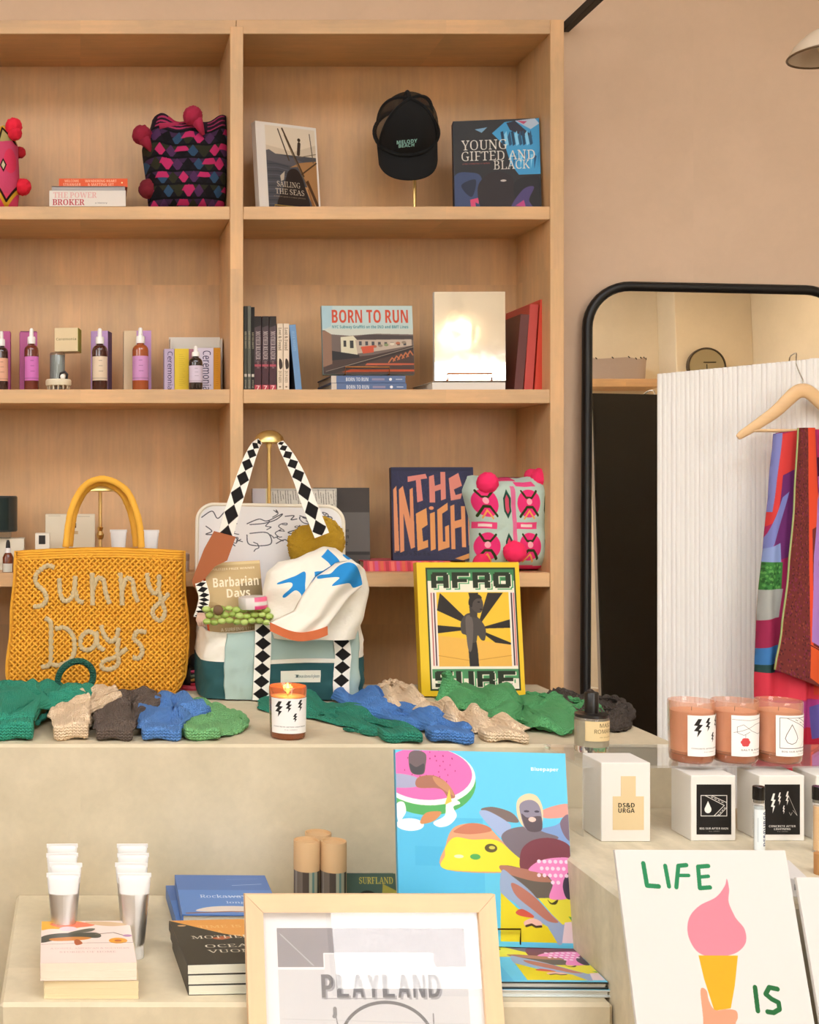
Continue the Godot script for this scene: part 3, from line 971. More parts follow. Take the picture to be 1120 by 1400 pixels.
func yellow_tote() -> void:
	var z := 3.285
	var s := z / F
	var bx0 := 133.0
	var at := Vector3(X(bx0, z), BENCH, -z)
	var o := thing("tote_bag", "mustard yellow woven tote bag with Sunny Days stitched on it", "bag", at)
	var hgt := Y(754, z) - BENCH
	var l := [[0.0, -108 * s], [0.06, -120 * s], [0.15, -123 * s], [0.5, -117 * s], [1.0, -110 * s]]
	var r := [[0.0, 96 * s], [0.06, 112 * s], [0.15, 120 * s], [0.45, 124 * s], [0.7, 119 * s], [1.0, 118 * s]]
	var f := func(side: float, inset: float) -> Callable:
		return func(u: float, v: float) -> Vector3:
			var x: float = lerpf(edge_at(l, v), edge_at(r, v), u)
			var k := pow(maxf(0.0, 1.0 - pow(absf(u * 2.0 - 1.0), 4.0)), 0.5) * pow(maxf(0.0, 1.0 - pow(1.0 - v, 6.0)), 0.5)
			var n := noise.get_noise_3d(x * 900.0, v * 400.0, 5.0) * 0.006 + 0.008 * sin(u * 5.0 + 0.6) * v
			var sag := 0.008 * sin(u * PI) * v * v - 0.01 * pow(absf(u * 2.0 - 1.0), 6.0) * (1.0 - v)
			return Vector3(x, v * hgt + sag + 0.002, side * maxf(0.0, k * (0.052 - 0.016 * v) - inset) + n)
	var front: Callable = f.call(1.0, 0.0)
	var yarn := mat("e6a632", 0.9)
	var dark := mat("e6a632", 0.95)
	var st := new_st()
	surf(st, 40, 30, f.call(1.0, 0.003))
	surf(st, 40, 30, f.call(-1.0, 0.0), true)
	part("lining", st, mat("e6a632", 0.95), o)
	# woven strands, two diagonal families passing over and under one another
	var to_uv := func(p: Vector2) -> Vector2:
		var v := clampf(p.y / hgt, 0.0, 1.0)
		var a: float = edge_at(l, v)
		var b: float = edge_at(r, v)
		return Vector2((p.x - a) / (b - a), v)
	for fam in 2:
		st = new_st()
		var gap := 0.0108
		var dirv := Vector2(1, 1).normalized() if fam == 0 else Vector2(-1, 1).normalized()
		var per := dirv.orthogonal()
		for k in range(-44, 45):
			var line := []
			var step := gap * 0.5
			for j in range(-90, 92):
				var p := Vector2(0.0, hgt * 0.5) + per * (k * gap) + dirv * (j * step)
				var uv: Vector2 = to_uv.call(p)
				if uv.x > 0.004 and uv.x < 0.996 and p.y > 0.004 and p.y < hgt - 0.012:
					var q: Vector3 = front.call(uv.x, uv.y)
					var ph := 1.0 if (k + (j >> 1) + fam) % 2 == 0 else -1.0
					if j % 2 != 0: ph = 0.0
					q.z += 0.0012 + 0.0017 * ph + 0.0007 * noise.get_noise_2d(p.x * 9000.0, p.y * 9000.0 + k * 50.0)
					q.x += 0.0011 * noise.get_noise_2d(p.y * 4000.0 + fam * 70.0, p.x * 4000.0)
					line.append(q)
				elif line.size() > 1:
					tube(st, line, 0.0033, 5, false)
					line = []
				else: line = []
			if line.size() > 1: tube(st, line, 0.0033, 5, false)
		var w := part("woven_front", st, yarn, o)
		w.set_meta("kind", "stuff")
	for k in 4:
		var row := []
		for i in 61:
			var u := i / 60.0
			var q: Vector3 = front.call(u, 1.0)
			row.append(q + Vector3(0, -0.003 - 0.0062 * k, 0.003 + 0.0006 * sin(i * 2.2)))
		part("rim_cord", tb(row, func(t: float) -> float: return 0.0038 + 0.0006 * sin(t * 320.0), 7), yarn, o)
	for sd in [[1.0, 0.0], [0.0, 0.0]]:
		var row := []
		for i in 31:
			var q: Vector3 = front.call(sd[0], i / 30.0)
			row.append(q)
		part("side_seam", tb(row, func(t: float) -> float: return 0.006 + 0.001 * sin(t * 170.0), 7), dark, o)
	# handles: a plaited tube over the stand's dome
	for hd in [0, 1]:
		var dz := 0.018 if hd == 0 else -0.03
		var pts := []
		var path: Array = [[90, 748], [93, 722], [97, 700], [106, 678], [119, 662], [138, 655], [158, 660], [175, 674], [186, 700], [191, 722], [193, 748]] if hd == 0 else [[95, 748], [99, 715], [104, 695], [113, 676], [124, 665], [138, 660], [153, 664], [168, 676], [179, 700], [184, 722], [187, 748]]
		for p in path: pts.append(Vector3((p[0] - bx0) * s, Y(p[1], z) - BENCH, dz + (0.012 if p[1] < 690 else 0.0) * (-1.0 if hd == 0 else 1.0)))
		var sp := spline(pts, 10)
		st = new_st()
		tube(st, sp, func(t: float) -> float: return 0.0088 + 0.0012 * absf(sin(t * 190.0)) * (0.6 + 0.4 * sin(t * 77.0)), 10)
		part("handle", st, mat("e8ac3c", 0.9), o)
	# embroidered letters
	var cream := mat("c2ad84", 0.95)
	var A := {
		"S": [[290, 570, 250, 560, 205, 590, 190, 620, 200, 655, 235, 690, 248, 730, 225, 762, 180, 768]],
		"u": [[315, 625, 320, 700, 340, 740, 372, 730, 392, 690, 398, 615], [398, 690, 412, 738, 440, 750]],
		"n": [[485, 600, 487, 690, 488, 765], [488, 690, 512, 630, 545, 640, 556, 700, 577, 757]],
		"n ": [[632, 600, 640, 690, 642, 765], [642, 690, 663, 632, 695, 640, 706, 700, 724, 748]],
		"y": [[772, 598, 782, 660, 805, 700, 832, 685, 836, 605], [836, 690, 846, 740, 866, 795, 846, 838, 815, 830, 800, 795, 820, 765, 850, 742, 888, 700]],
		"D": [[240, 828, 270, 850, 272, 950, 268, 1060, 222, 1082], [292, 882, 345, 878, 385, 918, 394, 985, 372, 1045, 310, 1070, 270, 1062]],
		"a": [[500, 910, 462, 898, 428, 930, 432, 980, 470, 990, 503, 960, 508, 905, 515, 965, 548, 992]],
		"y ": [[532, 866, 548, 915, 580, 948, 610, 930, 624, 878], [624, 930, 616, 1000, 622, 1060, 585, 1092, 538, 1085, 545, 1050, 600, 1030, 668, 985]],
		"s": [[768, 902, 722, 898, 704, 935, 735, 965, 748, 1002, 728, 1036, 696, 1030]]}
	for key in A:
		st = new_st()
		for stroke in A[key]:
			var pts := []
			for i in range(0, stroke.size(), 2):
				var px: float = stroke[i] / 3.862
				var py: float = 630.0 + stroke[i + 1] / 3.862
				var p := Vector2((px - bx0) * s, Y(py, z) - BENCH)
				var uv: Vector2 = to_uv.call(p)
				pts.append(front.call(uv.x, uv.y) + Vector3(0, 0, 0.0042))
			var sp := spline(pts, 14)
			tube(st, sp, func(t: float) -> float: return 0.0054 + 0.0018 * absf(sin(t * sp.size() * 0.62)), 8, false, 0.45, Vector3.BACK)
		part("letter", st, cream, o)
	# its stand, just behind the bag
	var zs := 3.40
	var ds := beret_form(Vector3(X(137, zs), BENCH, -zs), Y(662, zs) - BENCH, 0.05, "brass display stand with dome holding up the yellow tote's handles")
	var ly := Y(668, zs) - BENCH
	dome(ds, ly - 0.006, 0.05, 0.022)
	part("knob", lat([[0.0, ly - 0.14], [0.008, ly - 0.135], [0.011, ly - 0.125], [0.006, ly - 0.115], [0.009, ly - 0.105], [0.0, ly - 0.1]], 18), mat("e6c884", 0.32, 1.0), ds)

func cooler_tote() -> void:
	var z := 3.20
	var s := 3.14 / F
	var ax := X(392, 3.14)
	var o := thing("cooler_bag", "teal and mint cooler bag with checked black diamond straps and open lid", "bag", Vector3(ax, BENCH, -z - 0.085))
	var hgt := 0.196
	var hw := 0.209
	var hd := 0.125
	var f := func(off: float) -> Callable:
		return func(u: float, v: float) -> Vector3:
			var t := (u - 0.5) * TAU
			var w: float = 1.0 + 0.03 * sin(v * PI) - 0.03 * v
			var e := Vector2(signf(sin(t)) * pow(absf(sin(t)), 0.42), signf(cos(t)) * pow(absf(cos(t)), 0.42))
			var n := 0.006 * noise.get_noise_3d(e.x * 260.0, v * 330.0, e.y * 260.0)
			var front := maxf(0.0, e.y)
			return Vector3(e.x * (hw * w + off + n), 0.004 + v * hgt + (0.012 * sin(e.x * 2.4 + 0.8) - 0.02 * front) * v, e.y * (hd * w + off + n))
	var piece := func(u0: float, u1: float, v0: float, v1: float, off: float, m: Material, nm: String, nu := 40, nv := 14) -> void:
		var st := new_st()
		var g: Callable = f.call(off)
		surf(st, nu, nv, func(a: float, b: float) -> Vector3: return g.call(lerpf(u0, u1, a), lerpf(v0, v1, b)))
		if off > 0.0:
			var gi: Callable = f.call(off - 0.003)
			surf(st, nu, 1, func(a: float, b: float) -> Vector3: return g.call(lerpf(u0, u1, a), v1) if b < 0.5 else gi.call(lerpf(u0, u1, a), v1))
			for e in [u0, u1]: surf(st, 1, nv, func(a: float, b: float) -> Vector3: return (g if (a < 0.5) == (e == u1) else gi).call(e, lerpf(v0, v1, b)))
		part(nm, st, m, o)
	var white := mat("ece5d6", 0.8, 0.0, "cloth")
	var teal := mat("1d4f52", 0.8, 0.0, "cloth")
	var mint := mat("a9bfb6", 0.8, 0.0, "cloth")
	piece.call(0.0, 1.0, 0.0, 0.56, 0.0, teal, "lower_body", 96, 14)
	piece.call(0.0, 1.0, 0.56, 1.0, 0.0006, white, "upper_body", 96, 14)
	var bst := new_st()
	surf(bst, 48, 1, func(u: float, v: float) -> Vector3:
		var q: Vector3 = f.call(0.0).call(u, 0.9)
		return Vector3(q.x * (1.0 - v), q.y - 0.03, q.z * (1.0 - v)))
	part("inner_floor", bst, mat("d8d2c4", 0.9), o)
	# u where the front face reaches a given x
	var uu := func(px: float) -> float:
		var x := clampf((px - 392.0) * s / hw, -0.995, 0.995)
		return 0.5 + asin(signf(x) * pow(absf(x), 1.0 / 0.42)) / TAU
	piece.call(uu.call(310.0), uu.call(494.0), 0.0, 0.985, 0.003, mint, "front_panel")
	piece.call(uu.call(360.0), uu.call(462.0), 0.0, 0.50, 0.006, teal, "pocket")
	piece.call(uu.call(360.0), uu.call(462.0), 0.50, 0.555, 0.0075, white, "pocket_binding", 40, 2)
	var lab := Cv.new(128, 50, "e6e0cf")
	lab.text("business & pleasure", 0.08, 0.35, 0.92, 0.68, "3a4a48", "Droid Serif", 400)
	var lst := new_st()
	var lg: Callable = f.call(0.0078)
	surf(lst, 10, 3, func(a: float, b: float) -> Vector3: return lg.call(lerpf(uu.call(385.0), uu.call(437.0), a), lerpf(0.24, 0.40, b)))
	part("label_patch", lst, tmat(lab.tex(), 0.8), o)
	# straps
	var dia := Cv.new(48, 320, "ece6da")
	for k in 8:
		var y := (k + 0.5) / 8.0
		dia.poly([0.5, y - 0.062, 0.98, y, 0.5, y + 0.062, 0.02, y], "1a1716")
	var dm := tmat(dia.tex(), 0.8)
	var dia2 := Cv.new(48, 240, "ece6da")
	for k in 6:
		var y := (k + 0.5) / 6.0
		dia2.poly([0.5, y - 0.083, 0.98, y, 0.5, y + 0.083, 0.02, y], "1a1716")
	var dm2 := tmat(dia2.tex(), 0.8)
	for sp in [[358.5, 0.0], [463.5, 0.0]]:
		var mid := []
		var sd := []
		var out := []
		var g: Callable = f.call(0.0085)
		for k in 21:
			var v := k / 20.0 * 1.06
			var q: Vector3 = g.call(uu.call(sp[0] + 3.0 * sin(v * 2.0)), minf(v, 1.0))
			if v > 1.0: q.y += (v - 1.0) * hgt
			mid.append(q)
			sd.append(Vector3(0.0205, 0, 0))
			out.append(Vector3(0, 0, 1))
		var st := new_st()
		ribbon(st, mid, sd, 0.002, out)
		part("strap", st, dm2, o)
	# lid standing open behind: white drawing print, cream piping
	var zl := 3.36
	var q := Cv.new(400, 300, "e4e1de")
	var ink := "4a4a50"
	for g in [[0.03, 0.28, 0.1, 0.12, 0.14, 0.3, 0.2, 0.1, 0.24, 0.3, 0.2, 0.4, 0.27, 0.42], [0.06, 0.5, 0.1, 0.62, 0.06, 0.7, 0.12, 0.72, 0.09, 0.86], [0.34, 0.42, 0.42, 0.3, 0.48, 0.34, 0.58, 0.16, 0.54, 0.3, 0.46, 0.4, 0.36, 0.44], [0.6, 0.22, 0.66, 0.2, 0.64, 0.3, 0.68, 0.28], [0.7, 0.2, 0.78, 0.26, 0.86, 0.2, 0.92, 0.24, 0.88, 0.42, 0.8, 0.34, 0.72, 0.24], [0.36, 0.66, 0.48, 0.64, 0.5, 0.92, 0.36, 0.94, 0.34, 0.7], [0.54, 0.9, 0.6, 0.8, 0.64, 0.92], [0.7, 0.44, 0.68, 0.6, 0.72, 0.78, 0.7, 0.9, 0.64, 0.8, 0.72, 0.7, 0.62, 0.62, 0.74, 0.52, 0.78, 0.6, 0.72, 0.68, 0.8, 0.74, 0.7, 0.82]]:
		var cur := []
		for i in g.size() / 2: cur.append(Vector3(g[2 * i], 0.02 + g[2 * i + 1] * 0.42, 0))
		var flat_ := []
		for v in spline(cur, 6): flat_.append_array([v.x, v.y])
		q.line(flat_, 0.007, ink)
	for k in 24:
		var a := Vector3(0.05 + 0.9 * rng.randf(), 0.05 + 0.9 * rng.randf() * (0.4 if k < 16 else 1.0), 0)
		var cur := [a]
		for j in 5: cur.append(cur[j] + Vector3(rng.randf_range(-0.035, 0.04), rng.randf_range(-0.04, 0.04), 0))
		var flat2 := []
		for v in spline(cur, 5): flat2.append_array([v.x, v.y])
		q.line(flat2, 0.006, ink)
	for k in 5: q.ell(0.68 + 0.03 * (k % 2), 0.22 + 0.035 * k, 0.016, 0.012, ink).ell(0.68 + 0.03 * (k % 2), 0.22 + 0.035 * k, 0.01, 0.007, "e4e1de")
	var lw := 200.0 * zl / F
	var lh := 0.255
	var rr := round_rect(lw, lh, 0.045, 10)
	var lid := new_st(false)
	prism(lid, rr, -0.012, 0.0)
	var face := new_st(false)
	for i in rr.size():
		var a = rr[i] * 0.97
		var b = rr[(i + 1) % rr.size()] * 0.97
		var uvf := func(p: Vector2) -> Vector2: return Vector2(p.x / lw + 0.5, 0.5 - p.y / lh)
		tri(face, Vector3(0, 0, 0.0008), Vector3(a.x, a.y, 0.0008), Vector3(b.x, b.y, 0.0008), Vector2(0.5, 0.5), uvf.call(a), uvf.call(b))
	var lb := Basis(Vector3.RIGHT, deg_to_rad(-4.0)) * Basis(Vector3.BACK, deg_to_rad(-1.0))
	var lat_ := P(370, 691, zl) - o.position + lb * Vector3(0, -lh * 0.5, 0)
	part("lid", lid, white, o, lat_, lb)
	part("lid_lining", face, tmat(q.tex(), 0.7), o.get_node("lid"))
	var ring := []
	for p in rr: ring.append(Vector3(p.x, p.y, -0.002))
	part("piping", tb(ring, 0.0052, 8, true), mat("e9dfc9", 0.8), o.get_node("lid"))
	# long strap pulled up over the brass dome, with a brown leather grip on its left leg
	var zd := 3.25
	var strap := func(path: Array, hwid: float, m: Material, nm: String) -> void:
		var pts := []
		for p in path: pts.append(P(p[0], p[1], p[2]) - o.position)
		var sp := spline(pts, 8)
		var sd := []
		var out := []
		for i in sp.size():
			var d: Vector3 = (sp[mini(i + 1, sp.size() - 1)] - sp[maxi(i - 1, 0)]).normalized()
			var sv := d.cross(Vector3.BACK).normalized()
			var t: float = float(i) / (sp.size() - 1)
			sd.append(sv * hwid * lerpf(1.0, path[0][3] if path[0].size() > 3 else 0.4, pow(t, 2.0)))
			out.append(Vector3(0, 0, 1))
		var st := new_st()
		ribbon(st, sp, sd, 0.0025, out)
		part(nm, st, m, o)
	strap.call([[306, 742, 3.20], [317, 700, 3.20], [330, 660, 3.22], [340, 630, 3.24], [349, 610, 3.26], [356, 603, 3.29]], 0.0195, dm, "strap")
	strap.call([[440, 732, 3.20], [425, 695, 3.21], [410, 655, 3.23], [398, 630, 3.25], [388, 613, 3.27], [383, 604, 3.29]], 0.0195, dm, "strap")
	var grip := new_st()
	var gp := PackedVector2Array()
	for p in [[296, 727], [326, 735], [314, 768], [297, 776], [284, 792], [268, 806], [265, 796], [282, 752]]: gp.append(Vector2((p[0] - 392) * s, Y(p[1], 3.14) - BENCH))
	prism(grip, gp, 0.088, 0.093)
	part("leather_grip", grip, mat("a3582a", 0.55), o)
	strap.call([[272, 845, 3.155, 1.0], [277, 830, 3.152, 1.0], [279, 815, 3.15, 1.0], [274, 796, 3.15, 1.0]], 0.014, dm, "strap_tail")
	var fr := new_st()
	for k in 9:
		tube(fr, [P(271 + k, 838, 3.15) - o.position, P(269 + k * 1.5, 848, 3.14) - o.position, P(272 + k * 1.2 + 2 * sin(k * 2.0), 856, 3.14) - o.position], 0.0022, 5)
	part("fringe", fr, mat("c9a58f", 0.9), o)
	# brass dome stand
	var zs := 3.402
	var ds := beret_form(Vector3(X(368, zs), BENCH, -zs), Y(606, zs) - BENCH, 0.04, "brass display stand with small dome holding up the cooler bag's straps")
	dome(ds, Y(605, zs) - BENCH, 20.5 * zs / F, 17.0 * zs / F)
	part("collar", lat([[0.0, Y(612, zs) - BENCH], [0.008, Y(612, zs) - BENCH], [0.008, Y(605, zs) - BENCH], [0.0, Y(605, zs) - BENCH]], 16), mat("e6c884", 0.32, 1.0), ds)

	# what is in the bag
	var bc := Cv.new(170, 240, "c2a777")
	bc.rect(0, 0, 1, 0.035, "d9c491").poly([0.6, 0.28, 1, 0.22, 1, 0.6, 0.5, 0.62, 0.62, 0.45], "8d7a58").smooth([0, 0.5, 0.3, 0.55, 0.5, 0.7, 0.2, 1, 0, 1], "b79a68")
	bc.text("PULITZER PRIZE WINNER", 0.12, 0.07, 0.9, 0.095, "e9dcb6").text("Barbarian", 0.13, 0.18, 0.95, 0.30, "efe3c6").text("Days", 0.36, 0.33, 0.78, 0.47, "efe3c6").text("A SURFING LIFE", 0.2, 0.8, 0.8, 0.84, "efe3c6")
	var bw := 79.0 * 3.2 / F
	var b := book("paperback_book", "tan paperback with cream rounded title standing in the cooler bag", bw, 0.21, 0.022, {"front": bc.tex(), "col": "d8592c", "soft": true})
	var bb := Basis(Vector3.UP, deg_to_rad(8.0)) * Basis(Vector3.RIGHT, deg_to_rad(-9.0)) * Basis(Vector3.BACK, deg_to_rad(2.5))
	place(b, P(279, 770, 3.215) + bb * Vector3(0, -0.21, 0), bb)
	# green beaded pouch and a round tin on it
	var gb := thing("beaded_coaster", "lime green beaded trinket lying at the bag's left rim", "trinket", P(322, 848, 3.15))
	for r in 3:
		for k in 9:
			var st := new_st()
			var w := 0.0098 + 0.001 * sin(k * 3.1 + r)
			ball(st, Vector3((283 + k * 10.0 + (4 if r == 1 else 0) - 322) * s * 1.02, (848 - (849 - r * 8.0 + 1.5 * sin(k * 1.7))) * s, 0.012 - r * 0.006), w, 0.0, Vector3(1.1, 0.78, 0.85), 14)
			part("bead", st, mat(["a3ba5c", "93a84e", "b0c46c"][(k + r) % 3], 0.35), gb)
	var fl := new_st()
	ball(fl, Vector3((297 - 322) * s, (848 - 833) * s, 0.022), 0.013, 0.0, Vector3(1, 1, 0.6), 16)
	part("flower_button", fl, mat("6e5234", 0.6), gb)
	var tn := Cv.new(128, 40, "ddd6d0")
	tn.rect(0, 0.3, 0.5, 0.55, "e86a8c").rect(0, 0.62, 0.45, 0.9, "d9487c").rect(0, 0.2, 1, 0.27, "7d7a76").rect(0.55, 0.4, 0.9, 0.8, "c8c2bb")
	var tin := thing("round_tin", "small round tin with pink and white label on the lime beads", "tin", P(346, 832, 3.16), Basis(Vector3.BACK, 0.05))
	part("body", lat([[0.0, 0.0], [0.034, 0.0], [0.036, 0.003], [0.036, 0.026], [0.034, 0.03], [0.03, 0.031], [0.0, 0.031]], 32), tmat(tn.tex(), 0.35), tin)
	# ochre hat
	var hat := thing("knitted_hat", "fuzzy ochre yellow knitted hat tucked behind the white towel", "hat", P(432, 768, 3.30))
	var hst := new_st()
	surf(hst, 90, 44, func(u: float, v: float) -> Vector3:
		var t := u * TAU
		var rad := 0.068 * pow(maxf(0.0, 1.0 - pow(v, 5.0)), 0.4) * (0.9 + 0.2 * sin(v * PI))
		var n := 0.10 * noise.get_noise_3d(sin(t) * 1500.0, v * 2200.0, cos(t) * 1500.0) + 0.05 * noise.get_noise_3d(sin(t) * 220.0, v * 300.0, cos(t) * 220.0)
		return Vector3(sin(t) * rad * (1.0 + n), v * 0.105 * (1.0 + 0.10 * sin(t) + n), cos(t) * rad * 0.62 * (1.0 + n)))
	part("crown", hst, mat("bd9322", 0.98, 0.0, "terry"), hat)
	towel()

func towel() -> void:
	# a white cotton blanket with blue painted hands bulging out of the bag, its rust-hemmed end folded over the rim
	var z := 3.17
	var s := z / F
	var o := thing("blanket", "cream blanket with blue cut-out shapes and rust hem spilling from the cooler bag", "blanket", P(430, 862, z))
	var c := Cv.new(360, 280, "e9e2d3")
	# fractions of the zoom [345..515, 740..880]
	var zm := func(a: Array) -> Array:
		var r := []
		for i in range(0, a.size(), 2): r.append_array([(345.0 + a[i] * 0.15179 - 358.0) / 148.0, (740.0 + a[i + 1] * 0.15179 - 744.0) / 122.0])
		return r
	var blue := "2a86c8"
	c.smooth(zm.call([440, 175, 350, 190, 200, 240, 195, 262, 300, 250, 320, 290, 245, 380, 265, 400, 345, 330, 395, 375, 400, 430, 430, 430, 432, 300]), blue)
	c.poly(zm.call([525, 195, 655, 200, 655, 235, 520, 290]), blue).poly(zm.call([630, 80, 760, 45, 765, 190, 690, 200]), blue)
	c.smooth(zm.call([870, 90, 930, 80, 1000, 130, 1020, 190, 980, 170, 930, 120, 870, 125]), blue)
	var m := tmat(c.tex(), 0.85)
	m.heightmap_enabled = true
	m.heightmap_texture = tx_fuzz()
	m.heightmap_scale = 0.05
	var lf := [[0.0, 372.0], [0.3, 363.0], [0.6, 359.0], [0.85, 364.0], [1.0, 380.0]]
	var rt := [[0.0, 486.0], [0.3, 498.0], [0.6, 505.0], [0.85, 500.0], [1.0, 472.0]]
	var f := func(side: float) -> Callable:
		return func(u: float, v: float) -> Vector3:
			var x: float = lerpf(edge_at(lf, v), edge_at(rt, v), u)
			var tp: float = edge_at([[0.0, 768.0], [0.25, 764.0], [0.5, 754.0], [0.68, 747.0], [0.85, 749.0], [1.0, 764.0]], u)
			var e := pow(maxf(0.0, 1.0 - pow(absf(u * 2.0 - 1.0), 2.6)), 0.5) * pow(maxf(0.0, 1.0 - pow(absf(v * 1.7 - 0.7), 4.0)), 0.5)
			var fold := 0.012 * sin(u * 9.0 - v * 5.0) + 0.008 * sin(u * 4.0 + v * 11.0) + 0.006 * noise.get_noise_2d(u * 250.0, v * 250.0)
			return Vector3((x - 430.0) * s, (862.0 - lerpf(872.0, tp, v)) * s, side * e * (0.062 + fold))
	var st := new_st()
	surf(st, 48, 44, f.call(1.0))
	surf(st, 24, 24, f.call(-1.0), true)
	part("body", st, m, o)
	# the flap: from upper right down to the rim at lower left, with the hem
	var fc := Cv.new(160, 300, "ebe4d6")
	fc.smooth([0.18, 0.06, 0.45, 0.02, 0.85, 0.10, 0.98, 0.22, 0.90, 0.34, 0.72, 0.30, 0.55, 0.34, 0.42, 0.36, 0.45, 0.24, 0.25, 0.26, 0.05, 0.28, 0.02, 0.2, 0.2, 0.18], blue)
	var fm := tmat(fc.tex(), 0.85)
	# edges of the flap as seen, from the top down: left edge, right edge
	var fl := [[0.0, 452.0, 768.0], [0.25, 424.0, 786.0], [0.5, 407.0, 810.0], [0.75, 396.0, 832.0], [1.0, 362.0, 848.0]]
	var fr := [[0.0, 490.0, 776.0], [0.25, 487.0, 797.0], [0.5, 468.0, 812.0], [0.75, 450.0, 836.0], [1.0, 438.0, 853.0]]
	var pick := func(tb_: Array, t: float, k: int) -> float:
		var q := []
		for p in tb_: q.append([p[0], p[k]])
		return edge_at(q, t)
	var g := func(t2: float) -> Callable:
		return func(u: float, v: float) -> Vector3:
			var t := 1.0 - v
			var x: float = lerpf(pick.call(fl, t, 1), pick.call(fr, t, 1), u)
			var y: float = lerpf(pick.call(fl, t, 2), pick.call(fr, t, 2), u) + (10.0 * sin(u * PI) * t * t - 7.0 * sin(u * PI) * (1.0 - t))
			var bulge := sin(u * PI) * 0.03 * (0.5 + 0.6 * (1.0 - t))
			return Vector3((x - 430.0) * s, (862.0 - y) * s, 0.066 + t2 + bulge + 0.014 * t + 0.004 * sin(u * 12.0 + t * 3.0))
	st = new_st()
	surf(st, 24, 30, g.call(0.006))
	surf(st, 24, 30, g.call(-0.02), true)
	var g1: Callable = g.call(0.006)
	var g0: Callable = g.call(-0.02)
	for e in [0.0, 1.0]: surf(st, 1, 30, func(a: float, b: float) -> Vector3: return (g1 if (a < 0.5) == (e == 1.0) else g0).call(e, b))
	surf(st, 24, 1, func(a: float, b: float) -> Vector3: return (g1 if b < 0.5 else g0).call(a, 1.0))
	part("folded_end", st, fm, o)
	var hem := []
	var hs := []
	var ho := []
	for i in 25:
		var q: Vector3 = g1.call(i / 24.0, 0.0)
		hem.append(q + Vector3(0, -0.006, 0.001))
		hs.append(Vector3(0.0, -0.0105, 0.002))
		ho.append(Vector3(0, 0, 1))
	st = new_st()
	ribbon(st, hem, hs, 0.006, ho)
	part("hem", st, mat("c4673c", 0.9, 0.0, "cloth"), o)

# ---------------------------------------------------------------- books
func book(called: String, label: String, w: float, h: float, t: float, o2: Dictionary) -> Node3D:
	# spine along x = 0, front cover towards +z, foot at y = 0
	var o := thing(called, label, "book", Vector3.ZERO, Basis.IDENTITY, o2.get("group", ""))
	var soft: bool = o2.get("soft", false)
	var bt := 0.0009 if soft else 0.0026
	var ov := 0.0 if soft else 0.003
	var col := mat(o2.get("col", "dddddd"), o2.get("rough", 0.45))
	var st := new_st(false)
	box(st, Vector3(w * 0.5, h * 0.5, -bt * 0.5), Vector3(w, h, bt), 0.0004)
	box(st, Vector3(w * 0.5, h * 0.5, -t + bt * 0.5), Vector3(w, h, bt), 0.0004)
	box(st, Vector3(bt * 0.5, h * 0.5, -t * 0.5), Vector3(bt, h, t - 0.0002), 0.0004)
	var surfs := [[st, col]]
	if o2.has("front"):
		var q := new_st(false)
		quad(q, Vector3(0.0006, 0.0004, 0.0002), Vector3(w - 0.0004, 0.0004, 0.0002), Vector3(w - 0.0004, h - 0.0004, 0.0002), Vector3(0.0006, h - 0.0004, 0.0002))
		surfs.append([q, o2.get("front_mat", tmat(o2["front"], o2.get("rough", 0.4))) if o2.has("front_mat") else tmat(o2["front"], o2.get("rough", 0.4))])
	if o2.has("spine"):
		var q := new_st(false)
		quad(q, Vector3(-0.0002, 0.0004, -t + 0.0004), Vector3(-0.0002, 0.0004, -0.0004), Vector3(-0.0002, h - 0.0004, -0.0004), Vector3(-0.0002, h - 0.0004, -t + 0.0004))
		surfs.append([q, o2["spine"] if o2["spine"] is Material else tmat(o2["spine"], o2.get("rough", 0.4))])
	parts("cover", surfs, o)
	var pg := new_st(false)
	var n := clampi(int(t / 0.004), 2, 7)
	for k in n:
		var z0 := -bt - (t - 2.0 * bt) * k / n
		var dz := (t - 2.0 * bt) / n
		var j := 0.0005 * ((k * 7) % 3)
		box(pg, Vector3((bt + w - ov) * 0.5, h * 0.5, z0 - dz * 0.5), Vector3(w - ov - bt - j, h - 2.0 * ov - j, dz - 0.00015), 0.0)
	part("page_block", pg, mat(o2.get("page", "e9e0cc"), 0.9), o)
	return o

func place(o: Node3D, at: Vector3, basis: Basis) -> void: o.transform = Transform3D(basis, at)

func spine_out() -> Basis: return Basis(Vector3(0, 0, -1), Vector3(0, 1, 0), Vector3(1, 0, 0))
func flat_spine() -> Basis: return Basis(Vector3(0, 0, -1), Vector3(-1, 0, 0), Vector3(0, 1, 0))     # lying, spine towards the room
func flat_foot() -> Basis: return Basis(Vector3(1, 0, 0), Vector3(0, 0, -1), Vector3(0, 1, 0))        # lying, foot edge towards the room
func yaw(d: float) -> Basis: return Basis(Vector3.UP, deg_to_rad(d))
func tilt(d: float) -> Basis: return Basis(Vector3.RIGHT, deg_to_rad(-d))
func roll(d: float) -> Basis: return Basis(Vector3.BACK, deg_to_rad(d))

func wire_easel(label: String, at: Vector3, w: float, h: float, basis: Basis, hex := "b5793f", depth := 0.05) -> void:
	var o := thing("book_easel", label, "easel", at, basis)
	var m := mat(hex, 0.3, 1.0)
	part("front_bar", tb([Vector3(-w * 0.5, 0.002, -depth), Vector3(-w * 0.5, 0.002, 0.0), Vector3(-w * 0.5, h, 0.002), Vector3(w * 0.5, h, 0.002), Vector3(w * 0.5, 0.002, 0.0), Vector3(w * 0.5, 0.002, -depth)], 0.0016, 8), m, o)
	part("back_leg", tb([Vector3(-w * 0.5, 0.002, -depth), Vector3(-w * 0.45, 0.10, -depth * 1.05), Vector3(w * 0.45, 0.10, -depth * 1.05), Vector3(w * 0.5, 0.002, -depth)], 0.0016, 8), m, o)

